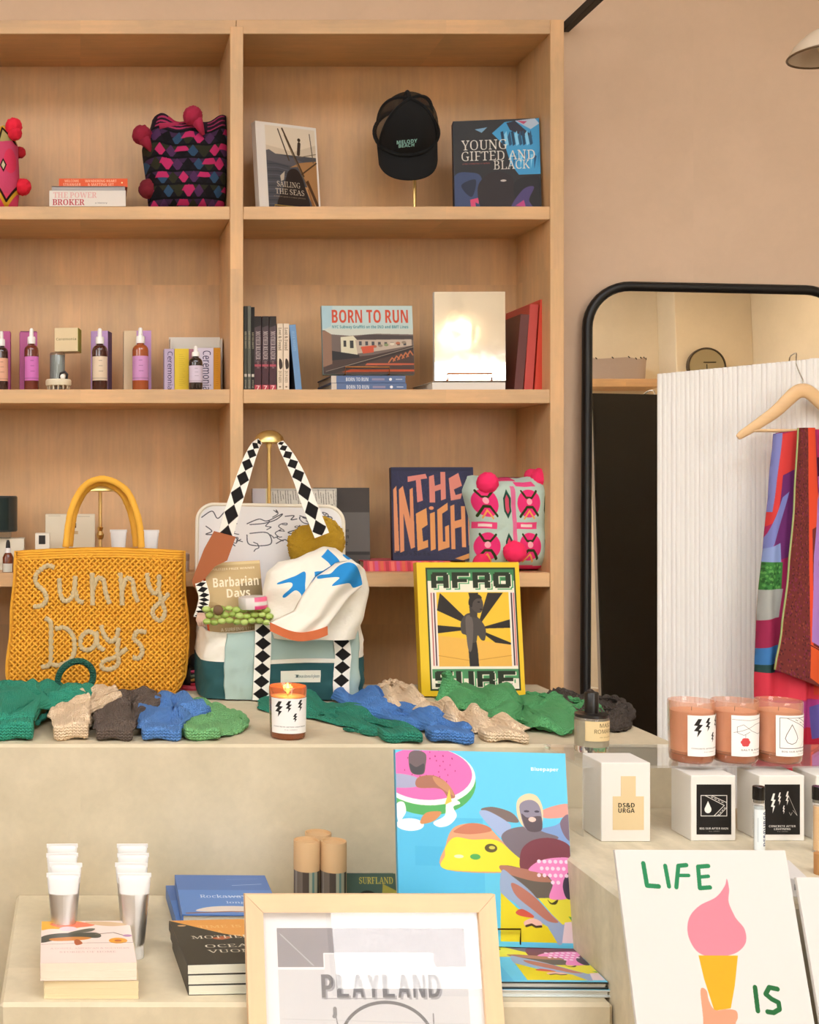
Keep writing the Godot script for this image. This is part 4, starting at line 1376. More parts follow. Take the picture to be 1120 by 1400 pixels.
func shelf_books() -> void:
	# top right compartment
	var z := 3.52
	var s := z / F
	var c := Cv.new(190, 250, "e2dad0")
	c.rect(0.15, 0.03, 0.97, 0.94, "cdbca4").poly([0.15, 0.03, 0.97, 0.03, 0.97, 0.2, 0.6, 0.3, 0.15, 0.25], "dccdb6").rect(0.15, 0.34, 0.97, 0.94, "4d4d52").poly([0.15, 0.31, 0.2, 0.3, 0.3, 0.34, 0.6, 0.37, 0.9, 0.44, 0.97, 0.45, 0.97, 0.5, 0.15, 0.42], "5d5a5e")
	for k in 12: c.line([0.16, 0.46 + k * 0.04, 0.3 + 0.02 * (k % 3), 0.45 + k * 0.04, 0.5, 0.47 + k * 0.04], 0.012, ["3d3e45", "5c5d66"][k % 2])
	c.smooth([0.42, 0.68, 0.5, 0.52, 0.62, 0.49, 0.7, 0.55, 0.76, 0.68, 0.8, 0.94, 0.3, 0.94], "2c2320").poly([0.52, 0.48, 0.68, 0.42, 0.8, 0.4, 0.97, 0.38, 0.97, 0.9, 0.84, 0.75, 0.72, 0.55, 0.66, 0.46], "a57a4e").poly([0.78, 0.62, 0.82, 0.6, 0.97, 0.86, 0.97, 0.94], "4d331f").poly([0.76, 0.68, 0.80, 0.68, 0.97, 0.94, 0.9, 0.94], "b98a5a").poly([0.8, 0.7, 0.82, 0.7, 0.94, 0.94, 0.88, 0.94], "8a5f38")
	c.line([0.36, 0.06, 0.52, 0.4], 0.018, "4a3a2c").line([0.43, 0.05, 0.75, 0.56], 0.024, "4a3826").line([0.46, 0.12, 0.62, 0.4, 0.8, 0.66], 0.012, "6b563f").line([0.88, 0.08, 0.92, 0.4], 0.014, "5a5148").line([0.66, 0.36, 0.97, 0.3], 0.01, "6a5b49").ell(0.7, 0.16, 0.025, 0.02, "3a2c20").line([0.7, 0.2, 0.68, 0.32], 0.05, "3e3027").line([0.97, 0.4, 0.72, 0.54], 0.02, "4a3420")
	c.poly([0.36, 0.58, 0.44, 0.52, 0.42, 0.62, 0.37, 0.64], "b9ac9a")
	c.text("SAILING", 0.3, 0.64, 0.68, 0.7, "d8c9b4", "Droid Serif", 400).text("THE SEAS", 0.27, 0.72, 0.74, 0.78, "d8c9b4", "Droid Serif", 400).text("a voyager's guide to oceanic getaways", 0.24, 0.8, 0.76, 0.82, "a08d74", "Droid Serif", 400)
	var b := book("hardcover_book", "white-bordered book with a sailing ship photograph on a wire easel", 98 * s, 129 * s, 0.022, {"front": c.tex(), "col": "e4ddd3"})
	var bs := yaw(22) * tilt(6)
	place(b, Vector3(X(355, z), S1 + 0.002, -z + 0.005), bs)
	wire_easel("thin brass wire easel under the sailing book", Vector3(X(355, z), S1, -z + 0.005) + yaw(22) * Vector3(49 * s, 0.0, 0.004), 0.11, 0.024, yaw(22), "a08246", 0.06)

	c = Cv.new(220, 250, "2b2826")
	c.poly([0.45, 0.15, 0.6, 0.03, 1, 0, 1, 0.62, 0.75, 0.62, 0.66, 0.5, 0.6, 0.3], "3f93c4").poly([0.62, 0.04, 0.72, 0.02, 0.92, 0.2, 0.8, 0.19, 0.66, 0.12], "2a2834").poly([0.72, 0.02, 0.95, 0.0, 1.0, 0.06, 0.9, 0.12], "a9b8c8").poly([0.74, 0.02, 0.86, 0.03, 0.82, 0.06], "b5486a")
	for k in 9:
		var x := 0.55 + 0.04 * k
		c.poly([x, 0.14 + 0.03 * (k % 3), x + 0.03, 0.13, x + 0.05, 0.28, x + 0.02, 0.3], ["1d3a52", "7fc0de", "24506e"][k % 3])
		c.poly([x + 0.1, 0.4, x + 0.13, 0.36 + 0.02 * (k % 4), x + 0.1, 0.56], ["7cc4e2", "1f4c70", "2f80b0"][k % 3])
	c.smooth([0, 0.62, 0.2, 0.58, 0.32, 0.65, 0.3, 0.95, 0.1, 1, 0, 1], "3a4668").smooth([0.08, 0.72, 0.25, 0.66, 0.2, 0.85], "262a3c").poly([0.18, 0.88, 0.28, 0.86, 0.28, 0.93, 0.24, 0.91, 0.25, 1, 0.19, 1], "c8486e")
	c.smooth([0.28, 0.9, 0.28, 0.72, 0.4, 0.6, 0.55, 0.58, 0.68, 0.66, 0.7, 0.85, 0.6, 1, 0.35, 1], "2c2220").ell(0.57, 0.68, 0.035, 0.012, "b9b0a8").smooth([0.7, 0.7, 1, 0.66, 1, 1, 0.75, 1], "241f1e").smooth([0.66, 0.95, 0.8, 0.78, 0.92, 0.76, 0.86, 0.9, 0.9, 1, 0.7, 1], "4c3f6c").poly([0.7, 0.96, 0.8, 0.9, 0.82, 0.98], "b04078").poly([0.25, 0.1, 0.4, 0.08, 0.33, 0.14], "6f96b4")
	c.text("YOUNG", 0.09, 0.22, 0.62, 0.33, "d8d0c4", "Droid Serif", 400).text("GIFTED AND", 0.09, 0.345, 0.94, 0.45, "d8d0c4", "Droid Serif", 400).text("BLACK", 0.46, 0.455, 0.88, 0.555, "d8d0c4", "Droid Serif", 400).text("A NEW GENERATION OF ARTISTS", 0.1, 0.475, 0.42, 0.49, "9c4640")
	b = book("hardcover_book", "dark book with blue satin and pale serif title in the top right corner", 114 * s, 128 * s, 0.03, {"front": c.tex(), "col": "2a2c3c"})
	bs = yaw(-8) * tilt(7)
	place(b, Vector3(X(620, z) , S1 + 0.002, -z + 0.012), bs)

	# the cap on its stand
	z = 3.56
	s = z / F
	var st_ := beret_form(Vector3(X(567, z), S1, -z), 135 * s, 0.05, "brass pole stand carrying the black cap")
	dome(st_, 131 * s, 0.055, 0.045)
	var cap := thing("cap", "black mesh-back cap with pale mint lettering on a brass stand", "cap", P(556, 176, z), yaw(-5) * Basis(Vector3.RIGHT, deg_to_rad(56)) * roll(3))
	var blk := mat("070707", 0.95)
	var net := mat("0c0b0b", 0.9, 0.0, "mesh")
	var crown := func(u: float, v: float) -> Vector3:
		var t := u * TAU
		var ph := v * PI * 0.5
		return Vector3(sin(t) * 0.088 * cos(ph), 0.122 * pow(sin(ph), 0.85) - 0.018, cos(t) * 0.096 * cos(ph))
	var st := new_st()
	surf(st, 20, 14, func(a: float, b2: float) -> Vector3: return crown.call(lerpf(-0.17, 0.17, a), b2))
	part("front_panel", st, blk, cap)
	st = new_st()
	surf(st, 40, 14, func(a: float, b2: float) -> Vector3: return crown.call(lerpf(0.17, 0.83, a), b2))
	part("mesh_back", st, net, cap)
	for u in [0.17, 0.335, 0.5, 0.665, 0.83]:
		var pts := []
		for k in 15: pts.append(crown.call(u, k / 14.0))
		part("seam", tb(pts, 0.0048, 6), blk, cap)
	var hb := []
	for k in 40: hb.append(crown.call(k / 40.0, 0.02))
	st = new_st()
	tube(st, hb, 0.006, 8, true)
	part("headband", st, blk, cap)
	st = new_st()
	ball(st, crown.call(0.0, 1.0), 0.007)
	part("button", st, blk, cap)
	st = new_st()
	var brim := func(dy: float) -> Callable:
		return func(u: float, v: float) -> Vector3:
			var t := lerpf(-1.3, 1.3, u)
			var x := sin(t) * (0.087 - 0.003 * v)
			var zz := cos(t) * 0.097 + v * (0.088 * pow(maxf(0.0, cos(t * 0.95)), 0.3))
			return Vector3(x, -0.018 - 0.026 * pow(x / 0.088, 2.0) * v - 0.004 * v + dy, zz)
	surf(st, 30, 10, brim.call(0.002), true)
	surf(st, 30, 10, brim.call(-0.002))
	part("brim", st, blk, cap)
	for e in [["MELODY", 0.48, 0.0135], ["BEACH", 0.36, 0.0135]]:
		var tm := TextMesh.new()
		var f := SystemFont.new()
		f.font_names = PackedStringArray(["Droid Sans"])
		f.font_weight = 700
		tm.text = e[0]
		tm.font = f
		tm.font_size = 24
		tm.pixel_size = 0.00058
		tm.depth = 0.0012
		var mi := MeshInstance3D.new()
		mi.name = "lettering"
		mi.mesh = tm
		mi.material_override = mat("8fc0b4", 0.7)
		cap.add_child(mi, true)
		var q: Vector3 = crown.call(-0.01, e[1] * 0.5)
		mi.transform = Transform3D(Basis(Vector3.RIGHT, deg_to_rad(-22 if e[0] == "MELODY" else -14)) * roll(2.0), q + Vector3(-0.006, 0.0, 0.0035))

	# lying stack in the top left compartment
	z = 3.50
	s = z / F
	b = book("thin_book", "thin black book at the bottom of the stack on the top left shelf", 0.24, 124 * s, 0.009, {"col": "2a2421"})
	place(b, Vector3(X(183, z), S1 + 0.0002, -z), flat_spine())
	var y := S1 + 0.0094
	c = Cv.new(400, 80, "ded6cc")
	c.text("THE POWER", 0.05, 0.1, 0.62, 0.46, "dca7a2", "Droid Serif", 700).text("BROKER", 0.04, 0.55, 0.46, 0.93, "b4444c", "Droid Serif", 700).text("a history", 0.6, 0.74, 0.76, 0.86, "8a8580")
	var sm := func(cv: Cv) -> Texture2D:       # a spine is read lying down: turn the picture to stand along the book
		cv.im.rotate_90(CLOCKWISE)
		var t: int = cv.w
		cv.w = cv.h
		cv.h = t
		return cv.tex()
	b = book("hardcover_book", "thick white book with faded red spine lettering in the top left stack", 0.16, 104 * s, 21.5 * s, {"spine": sm.call(c), "col": "d9d2c8"})
	place(b, Vector3(X(172, z - 0.02), y, -z + 0.02) + Vector3(0, 21.5 * s, 0), flat_spine())
	y += 21.5 * s + 0.0002
	b = book("hardcover_book", "thin grey book below the orange one in the top left stack", 0.155, 100 * s, 7.0 * s, {"col": "a39c98"})
	place(b, Vector3(X(171, z - 0.01), y + 7.0 * s, -z + 0.01), flat_spine())
	y += 7.0 * s + 0.0002
	c = Cv.new(400, 44, "dc5a30")
	c.text("WELCOME", 0.08, 0.12, 0.29, 0.44, "f0b89a").text("STRANGER", 0.06, 0.56, 0.32, 0.9, "f0b89a").text("WANDERING HEART", 0.38, 0.12, 0.84, 0.44, "f0b89a").text("& MATTING SET", 0.42, 0.56, 0.8, 0.9, "f0b89a").ell(0.92, 0.5, 0.012, 0.1, "f0d8a0")
	b = book("paperback_book", "orange book on top of the stack on the top left shelf", 0.15, 94 * s, 11.5 * s, {"spine": sm.call(c), "col": "d9542c", "soft": true})
	place(b, Vector3(X(174.5, z), y + 11.5 * s, -z), flat_spine())

	# second shelf, right: books standing with their spines out
	z = 3.5
	s = z / F
	var row := func(px0: float, px1: float, top: float, depth: float, tex: Variant, col: String, label: String, nm: String, grp: String, lean := 0.0) -> void:
		var t := (px1 - px0) * s
		var bk := book(nm, label, depth, Y(top, z) - S2, t, {"spine": tex, "col": col, "soft": true, "group": grp} if tex else {"col": col, "soft": true, "group": grp})
		place(bk, Vector3(X(px1, z), S2 + 0.0004 + (t * sin(deg_to_rad(lean)) if lean > 0.0 else 0.0), -z), roll(lean) * spine_out())
	for k in 3:
		c = Cv.new(24, 300, ["55584f", "6b6d62", "2b2824"][k])
		c.rect(0, 0, 1, 0.3, ["3a3b38", "77786e", "201d1b"][k]).text("NEW YORK GRAFFITI", 0.25, 0.3, 0.75, 0.5, "b5ac90", "Droid Sans", 700, 1).rect(0.1, 0.80, 0.9, 0.835, "cfc9bb").text("STONE", 0.3, 0.87, 0.7, 0.97, "a9a291", "Droid Sans", 700, 1)
		row.call(333.5 + k * 5.0, 338.2 + k * 5.0, 418.5 if k < 2 else 420.0, 0.17, c.tex(), "3d3d38", ["thin grey-green tall book against the divider", "pale grey tall book second from the divider", "black tall book third from the divider"][k], "paperback_book", "")
	for k in 3:
		c = Cv.new(40, 300, "4d3238")
		c.rect(0, 0, 1, 0.2, "2f2a28").poly([0, 0.15, 1, 0.12, 1, 0.6, 0, 0.62], "53454a").text("MOTHER READER", 0.2, 0.2, 0.85, 0.58, "bfb0ac", "Droid Serif", 700, 1).text("ESSAYS ON LIFE", 0.35, 0.6, 0.7, 0.7, "9a8280", "Droid Sans", 700, 1).rect(0, 0.645, 1, 0.675, "b0505c").rect(0, 0.92, 1, 1, "b84a56").text("7", 0.25, 0.93, 0.75, 0.985, "f0d0cc")
		row.call(348.0 + k * 10.2, 357.4 + k * 10.2, 432.5, 0.15, c.tex(), "3f2a30", ["plum paperback with number 7, nearest the black tall book", "plum paperback with number 7, middle of three", "plum paperback with number 7, beside the cream ones"][k], "paperback_book", "plum paperbacks on the second shelf")
	for k in 2:
		c = Cv.new(34, 300, "ddcbb4")
		c.text("Lost & Found", 0.2, 0.06, 0.8, 0.4, "6b5a48", "Droid Serif", 700, 1).smooth([0.4, 0.52, 0.8, 0.55, 0.95, 0.64, 0.5, 0.68, 0.3, 0.6], "3d3029").text("IN PARIS", 0.25, 0.7, 0.75, 0.88, "8a765f", "Droid Serif", 700, 1).ell(0.5, 0.94, 0.2, 0.012, "8a765f")
		row.call(379.0 + k * 8.6, 386.9 + k * 8.6, 442.5, 0.15, c.tex(), "d8c6b0", ["cream paperback with brown script spine beside the plum ones", "cream paperback with brown script spine beside the blue book"][k], "paperback_book", "cream paperbacks on the second shelf")
	c = Cv.new(24, 300, "6f94bc")
	c.text("BLUE NIGHTS", 0.3, 0.1, 0.7, 0.4, "87a8c8", "Droid Sans", 700, 1)
	row.call(404.0, 413.0, 444.0, 0.15, c.tex(), "23303f", "slim blue book leaning against the cream paperbacks", "paperback_book", "", 5.5)

	# red books at the right end
	for e in [[703.0, 715.0, 430.0, "5a2420", "dark maroon book leaning at the left of the red ones", 0.17, -5.0], [716.5, 728.5, 416.0, "b83a30", "red book leaning in the middle of three at the right panel", 0.2, -4.0], [731.0, 743.0, 410.0, "d2402c", "tall bright red book leaning nearest the right panel", 0.2, -3.6]]:
		row.call(e[0], e[1], e[2], e[5], null, e[3], e[4], "hardcover_book", "", e[6])

	# BORN TO RUN on two copies
	var sp := Cv.new(420, 44, "5b6f95")
	sp.rect(0, 0, 0.07, 1, "c9beb0").text("BORN TO RUN", 0.2, 0.25, 0.5, 0.75, "d0d6de").rect(0.55, 0.35, 0.72, 0.65, "8c87a0").ell(0.8, 0.5, 0.02, 0.2, "e6e6e6").rect(0.87, 0.42, 0.96, 0.58, "a9b2c4")
	var spt: Texture2D = sm.call(sp)
	for k in 2:
		b = book("hardcover_book", ["blue-spined book lying lowest under the upright train book", "blue-spined book lying directly under the upright train book"][k], 0.2, (103 - k) * s, 10.2 * s, {"spine": spt, "col": "4e5f84", "page": "b9ad9c", "group": "two lying copies under the train book"})
		place(b, Vector3(X(556 - k, z), S2 + 0.0003 + (k + 1) * 10.6 * s, -z - 0.004 * k), flat_spine())
	var yb := S2 + 21.6 * s
	c = Cv.new(250, 200, "b7c8c4")
	c.rect(0, 0.36, 1, 1, "4a3a34").poly([0, 0.0, 0.12, 0, 0.1, 0.3, 0, 0.36], "a3bfc6").poly([0, 0.37, 0.1, 0.36, 0.11, 0.6, 0.1, 0.85, 0, 0.9], "8a6a56").poly([0.1, 0.36, 1, 0.4, 1, 0.6, 0.55, 0.72, 0.1, 0.78], "6d5f58").poly([0.0, 0.34, 1, 0.34, 1, 0.42, 0.6, 0.41, 0.3, 0.44, 0.1, 0.42], "c3c6ba").poly([0.34, 0.46, 0.5, 0.42, 1, 0.44, 1, 0.5, 0.36, 0.5], "4c4240")
	c.poly([0.2, 0.46, 0.34, 0.44, 0.38, 0.5, 0.38, 0.72, 0.2, 0.7], "cfc9ae").rect(0.23, 0.51, 0.26, 0.6, "3d3c3a").rect(0.3, 0.51, 0.34, 0.62, "3d3c3a").poly([0.36, 0.5, 0.98, 0.49, 0.98, 0.58, 0.62, 0.66, 0.38, 0.7], "b5a493")
	for k in 8: c.rect(0.4 + k * 0.07, 0.52 + 0.003 * k, 0.43 + k * 0.07, 0.58, "4c4a4c").ell(0.44 + k * 0.065, 0.62 - 0.012 * k, 0.025, 0.02, ["7f8a62", "cfc6b2", "a8644a", "8a7a6a"][k % 4])
	c.poly([0.42, 0.6, 0.56, 0.58, 0.56, 0.68, 0.44, 0.7], "c4553a").poly([0.1, 0.66, 0.4, 0.72, 0.4, 0.76, 0.1, 0.8], "2c2a2a").poly([0, 0.98, 0.15, 0.9, 1, 0.58, 1, 0.64, 0.4, 0.86, 0.1, 1, 0, 1], "3a302c").line([0.03, 0.96, 1, 0.6], 0.008, "8a7d70").poly([0.48, 0.84, 1, 0.84, 1, 0.865, 0.46, 0.87], "b85c40").poly([0.3, 0.93, 1, 0.93, 1, 0.96, 0.2, 0.97], "b8502e")
	for k in 5: c.line([0.72 + k * 0.05, 0.83 - k * 0.02, 0.76 + k * 0.05, 0.76 - k * 0.025, 0.79 + k * 0.05, 0.8 - k * 0.02], 0.014, "b56a44")
	c.text("BORN TO RUN", 0.11, 0.06, 0.95, 0.25, "c4492e", "Droid Sans", 700).text("NYC Subway Graffiti on the IND and BMT Lines", 0.11, 0.285, 0.95, 0.345, "4f8288", "Droid Sans", 700)
	b = book("hardcover_book", "wide book with red capitals above a graffiti train photograph", 125.5 * s, 97 * s, 0.014, {"front": c.tex(), "col": "8a9a98"})
	place(b, Vector3(X(442.5, z), yb + 0.003, -z - 0.004), yaw(0.5) * tilt(8))
	wire_easel("copper wire easel before the train book", Vector3(X(502, z), yb + 0.0003, -z + 0.003), 0.122, 11 * s, Basis.IDENTITY, "b5793f", 0.09)

	# silver cover on a white stack
	for k in 1:
		b = book("hardcover_book", "white book lying under the silver one", 0.23, 100 * s, 13.0 * s, {"col": "d9d4cb", "page": "ece8df"})
		place(b, Vector3(X(691.5, z), S2 + 0.0003 + 13.0 * s, -z - 0.002), flat_spine())
	yb = S2 + 13.4 * s
	var chrome := mat("e8e2d8", 0.07, 1.0)
	var n2 := FastNoiseLite.new()
	n2.frequency = 0.012
	n2.fractal_octaves = 2
	var him := n2.get_seamless_image(256, 256)
	chrome.heightmap_enabled = true
	chrome.heightmap_texture = img_tex(him)
	chrome.heightmap_scale = 0.012
	b = book("hardcover_book", "book with a plain mirror-silver cover on a copper easel", 97 * s, 122 * s, 0.016, {"front": him_tex(), "front_mat": chrome, "col": "cfc9c0"})
	place(b, Vector3(X(594.5, z), yb + 0.002, -z - 0.002), yaw(-1.0) * tilt(1.15))
	wire_easel("copper wire easel before the silver book", Vector3(X(642, z), yb + 0.0003, -z + 0.004), 0.123, 10.5 * s, Basis.IDENTITY, "b5703a", 0.09)

	# third shelf, right
	z = 3.56
	s = z / F
	c = Cv.new(150, 230, "5d5854")
	c.rect(0, 0, 1, 0.3, "3d3632").rect(0, 0.78, 1, 0.82, "2b2725").rect(0, 0.82, 1, 1, "4a4542").text("urban", 0.42, 0.5, 0.62, 0.54, "2b2826").text("fiden", 0.42, 0.57, 0.62, 0.62, "2b2826").text("NYZ", 0.46, 0.66, 0.6, 0.7, "2b2826")
	b = book("hardcover_book", "dark grey book with small black lettering behind the open lid", 76 * s, Y(667, z) - S3, 0.02, {"front": c.tex(), "col": "3a3430"})
	place(b, Vector3(X(430, z), S3 + 0.001, -z), yaw(-2.0) * tilt(4))
	c = Cv.new(220, 230, "cdc6b8")
	var ink := "4a4641"
	c.rect(0, 0, 1, 0.03, "b7b0a4").rect(0, 0, 0.16, 1, "c9c2c4").rect(0.16, 0, 0.22, 1, "d9cd9c")
	for k in 26: c.line([0.24 + 0.03 * k, 0.04 + 0.03 * sin(k * 2.0), 0.25 + 0.03 * k, 0.22 + 0.1 * sin(k * 1.3)], 0.005, ink)
	for g in [[0.3, 0.4, 0.5, 0.3, 0.62, 0.45, 0.7, 0.3, 0.95, 0.28, 0.98, 0.5], [0.66, 0.26, 0.95, 0.2, 0.93, 0.46, 0.7, 0.5, 0.66, 0.26], [0.72, 0.34, 0.88, 0.3], [0.74, 0.42, 0.9, 0.4], [0.5, 0.6, 0.7, 0.55, 0.8, 0.7, 0.95, 0.6]]: c.line(g, 0.008, ink)
	z = 3.52
	s = z / F
	b = book("hardcover_book", "cream book with black ink sketch cover behind the open lid", 116 * s, Y(668, z) - S3, 0.018, {"front": c.tex(), "col": "cbc4b6"})
	place(b, Vector3(X(346, z), S3 + 0.001, -z), tilt(4))

	# the book with tall orange lettering, and the pink one lying under it
	z = 3.53
	s = z / F
	c = Cv.new(340, 24, "d9535c")
	for k in 16: c.poly([k / 16.0, 0, k / 16.0 + 0.04, 0, k / 16.0 + 0.05, 1, k / 16.0 + 0.01, 1], ["b8404e", "e87a70", "c85a8a", "d86a50"][k % 4])
	b = book("thin_book", "pink patterned book lying under the dark book with tall orange lettering", 0.15, 118 * s, 14 * s, {"spine": sm.call(c), "col": "cf5560"})
	place(b, Vector3(X(616, z - 0.03), S3 + 0.0003 + 14 * s, -z + 0.03), flat_spine())
	c = Cv.new(240, 260, "262744")
	for k in 200: c.line([rng.randf(), rng.randf() , rng.randf() * 0.05 + rng.randf(), rng.randf()], 0.003, ["2c2e50", "30325a", "222340"][k % 3])
	var og := func(t: float) -> String: return Color("cf7a76").lerp(Color("d79a48"), t).to_html(false)
	for e in [[[0.2, 0.1, 0.42, 0.07, 0.44, 0.12, 0.36, 0.13, 0.38, 0.36, 0.31, 0.38, 0.3, 0.14, 0.2, 0.16], 0.1], [[0.46, 0.1, 0.52, 0.08, 0.53, 0.2, 0.6, 0.18, 0.6, 0.05, 0.66, 0.05, 0.66, 0.34, 0.6, 0.36, 0.6, 0.24, 0.53, 0.26, 0.53, 0.38, 0.46, 0.38], 0.15], [[0.7, 0.12, 0.82, 0.06, 0.86, 0.2, 0.76, 0.24, 0.78, 0.3, 0.86, 0.28, 0.84, 0.34, 0.72, 0.36], 0.15],
		[[0.02, 0.24, 0.06, 0.2, 0.08, 0.9, 0.02, 0.92], 0.5], [[0.09, 0.24, 0.14, 0.2, 0.22, 0.55, 0.22, 0.24, 0.26, 0.22, 0.27, 0.86, 0.22, 0.88, 0.14, 0.5, 0.14, 0.9, 0.09, 0.92], 0.5], [[0.29, 0.5, 0.42, 0.44, 0.43, 0.62, 0.36, 0.66, 0.37, 0.8, 0.43, 0.78, 0.43, 0.86, 0.3, 0.9], 0.75], [[0.46, 0.5, 0.52, 0.48, 0.52, 0.88, 0.46, 0.9], 0.75], [[0.55, 0.46, 0.68, 0.38, 0.68, 0.46, 0.61, 0.5, 0.61, 0.8, 0.64, 0.8, 0.64, 0.64, 0.69, 0.62, 0.69, 0.86, 0.55, 0.9], 0.7], [[0.71, 0.42, 0.76, 0.4, 0.76, 0.58, 0.84, 0.56, 0.84, 0.42, 0.89, 0.42, 0.89, 0.86, 0.84, 0.86, 0.84, 0.64, 0.76, 0.66, 0.76, 0.88, 0.71, 0.88], 0.6], [[0.92, 0.4, 1, 0.36, 1, 0.84, 0.92, 0.84], 0.5]]:
		c.poly(e[0], og.call(e[1]))
	c.ell(0.48, 0.44, 0.03, 0.02, "d88a60").poly([0.0, 0.02, 0.97, 0.02, 0.97, 0.04, 0, 0.035], "20203a").poly([0.75, 0.98, 1, 0.9, 1, 0.95, 0.85, 1], "c88a48")
	for k in 8: c.text(["THE", "S", "OF"][k % 3], 0.03 + k * 0.055, 0.9 + 0.02 * (k % 2), 0.07 + k * 0.055, 0.95, "1a1a30")
	b = book("hardcover_book", "dark blue book with tall orange hand-drawn lettering on the third shelf", 112 * s, 128 * s, 0.024, {"front": c.tex(), "col": "23243f"})
	place(b, Vector3(X(536, z), S3 + 0.0008 + 14 * s, -z + 0.01), yaw(-2) * tilt(6))

func him_tex() -> Texture2D:
	var im := Image.create(4, 4, false, Image.FORMAT_RGB8)
	im.fill(Color.WHITE)
	return img_tex(im)

# ---------------------------------------------------------------- hair-care and jars
func carton(label: String, x0: float, y0: float, z: float, w: float, h: float, d: float, hex: String, basis: Basis, group := "", called := "carton") -> Node3D:   # (x0, y0): lower left corner of the front
	var o := thing(called, label, "box", Vector3(x0, y0, -z), basis, group)
	part("body", bx(Vector3(w * 0.5, h * 0.5, -d * 0.5), Vector3(w, h, d), 0.0012), mat(hex, 0.6), o)
	return o

func print_on(o: Node3D, called: String, tex: Texture2D, x0: float, y0: float, x1: float, y1: float, z := 0.0004, rough := 0.5, side := false) -> void:   # flat print on the front (or, side: the right flank at x = z)
	if o.has_node("body"): o = o.get_node("body")
	elif o.has_node("mount"): o = o.get_node("mount")
	elif o.has_node("board"): o = o.get_node("board")
	var st := new_st(false)
	if side: quad(st, Vector3(z, y0, -x0), Vector3(z, y0, -x1), Vector3(z, y1, -x1), Vector3(z, y1, -x0))
	else: quad(st, Vector3(x0, y0, z), Vector3(x1, y0, z), Vector3(x1, y1, z), Vector3(x0, y1, z))
	part(called, st, tmat(tex, rough), o)

func spray_bottle(label: String, px: float, z: float, r: float, top: float, glass: String, lab_hex: String, group := "") -> void:
	var o := thing("spray_bottle", label, "bottle", Vector3(X(px, z), S2, -z), yaw(rng.randf_range(-6, 6)), group)
	var h := Y(top, z) - S2
	var b := h * 0.735
	part("body", lat([[0.0, 0.0], [r * 0.9, 0.0], [r, 0.004], [r, b - r * 0.75], [r * 0.93, b - r * 0.42], [r * 0.72, b - r * 0.15], [r * 0.45, b], [r * 0.42, b + 0.005], [0.0, b + 0.005]], 36), mat(glass, 0.12, 0.0, "coat"), o)
	var cr := r * 0.55
	part("collar", lat([[0.0, b + 0.003], [cr, b + 0.003], [cr, b + h * 0.11], [cr * 0.9, b + h * 0.13], [0.0, b + h * 0.13]], 28), mat("f0ece8", 0.4), o)
	part("nozzle", lat([[0.0, b + h * 0.12], [cr * 0.62, b + h * 0.12], [cr * 0.55, h * 0.86], [cr * 0.48, h - 0.003], [cr * 0.3, h], [0.0, h]], 24), mat("efeae6", 0.35), o)
	var c := Cv.new(120, 120, lab_hex)
	var ln := Color(lab_hex).darkened(0.22).to_html(false)
	for k in 3: c.rect(0.42, 0.16 + k * 0.22, 0.42 + 0.18 + 0.03 * k, 0.19 + k * 0.22, ln)
	c.rect(0, 0.88, 1, 0.94, Color(lab_hex).darkened(0.12).to_html(false))
	var st := new_st()
	lathe(st, [[r + 0.0005, b * 0.22], [r + 0.0005, b * 0.74]], 24, Transform3D.IDENTITY, -1.2, 1.25)
	part("label", st, tmat(c.tex(), 0.6), o.get_node("body"))

func ceremonia(bg: String, ink: String, w := 60, h := 240) -> Texture2D:
	var c := Cv.new(w, h, bg)
	c.text("Ceremonia", 0.32, 0.06, 0.86, 0.97, ink, "Droid Sans", 400, 1)
	return c.tex()

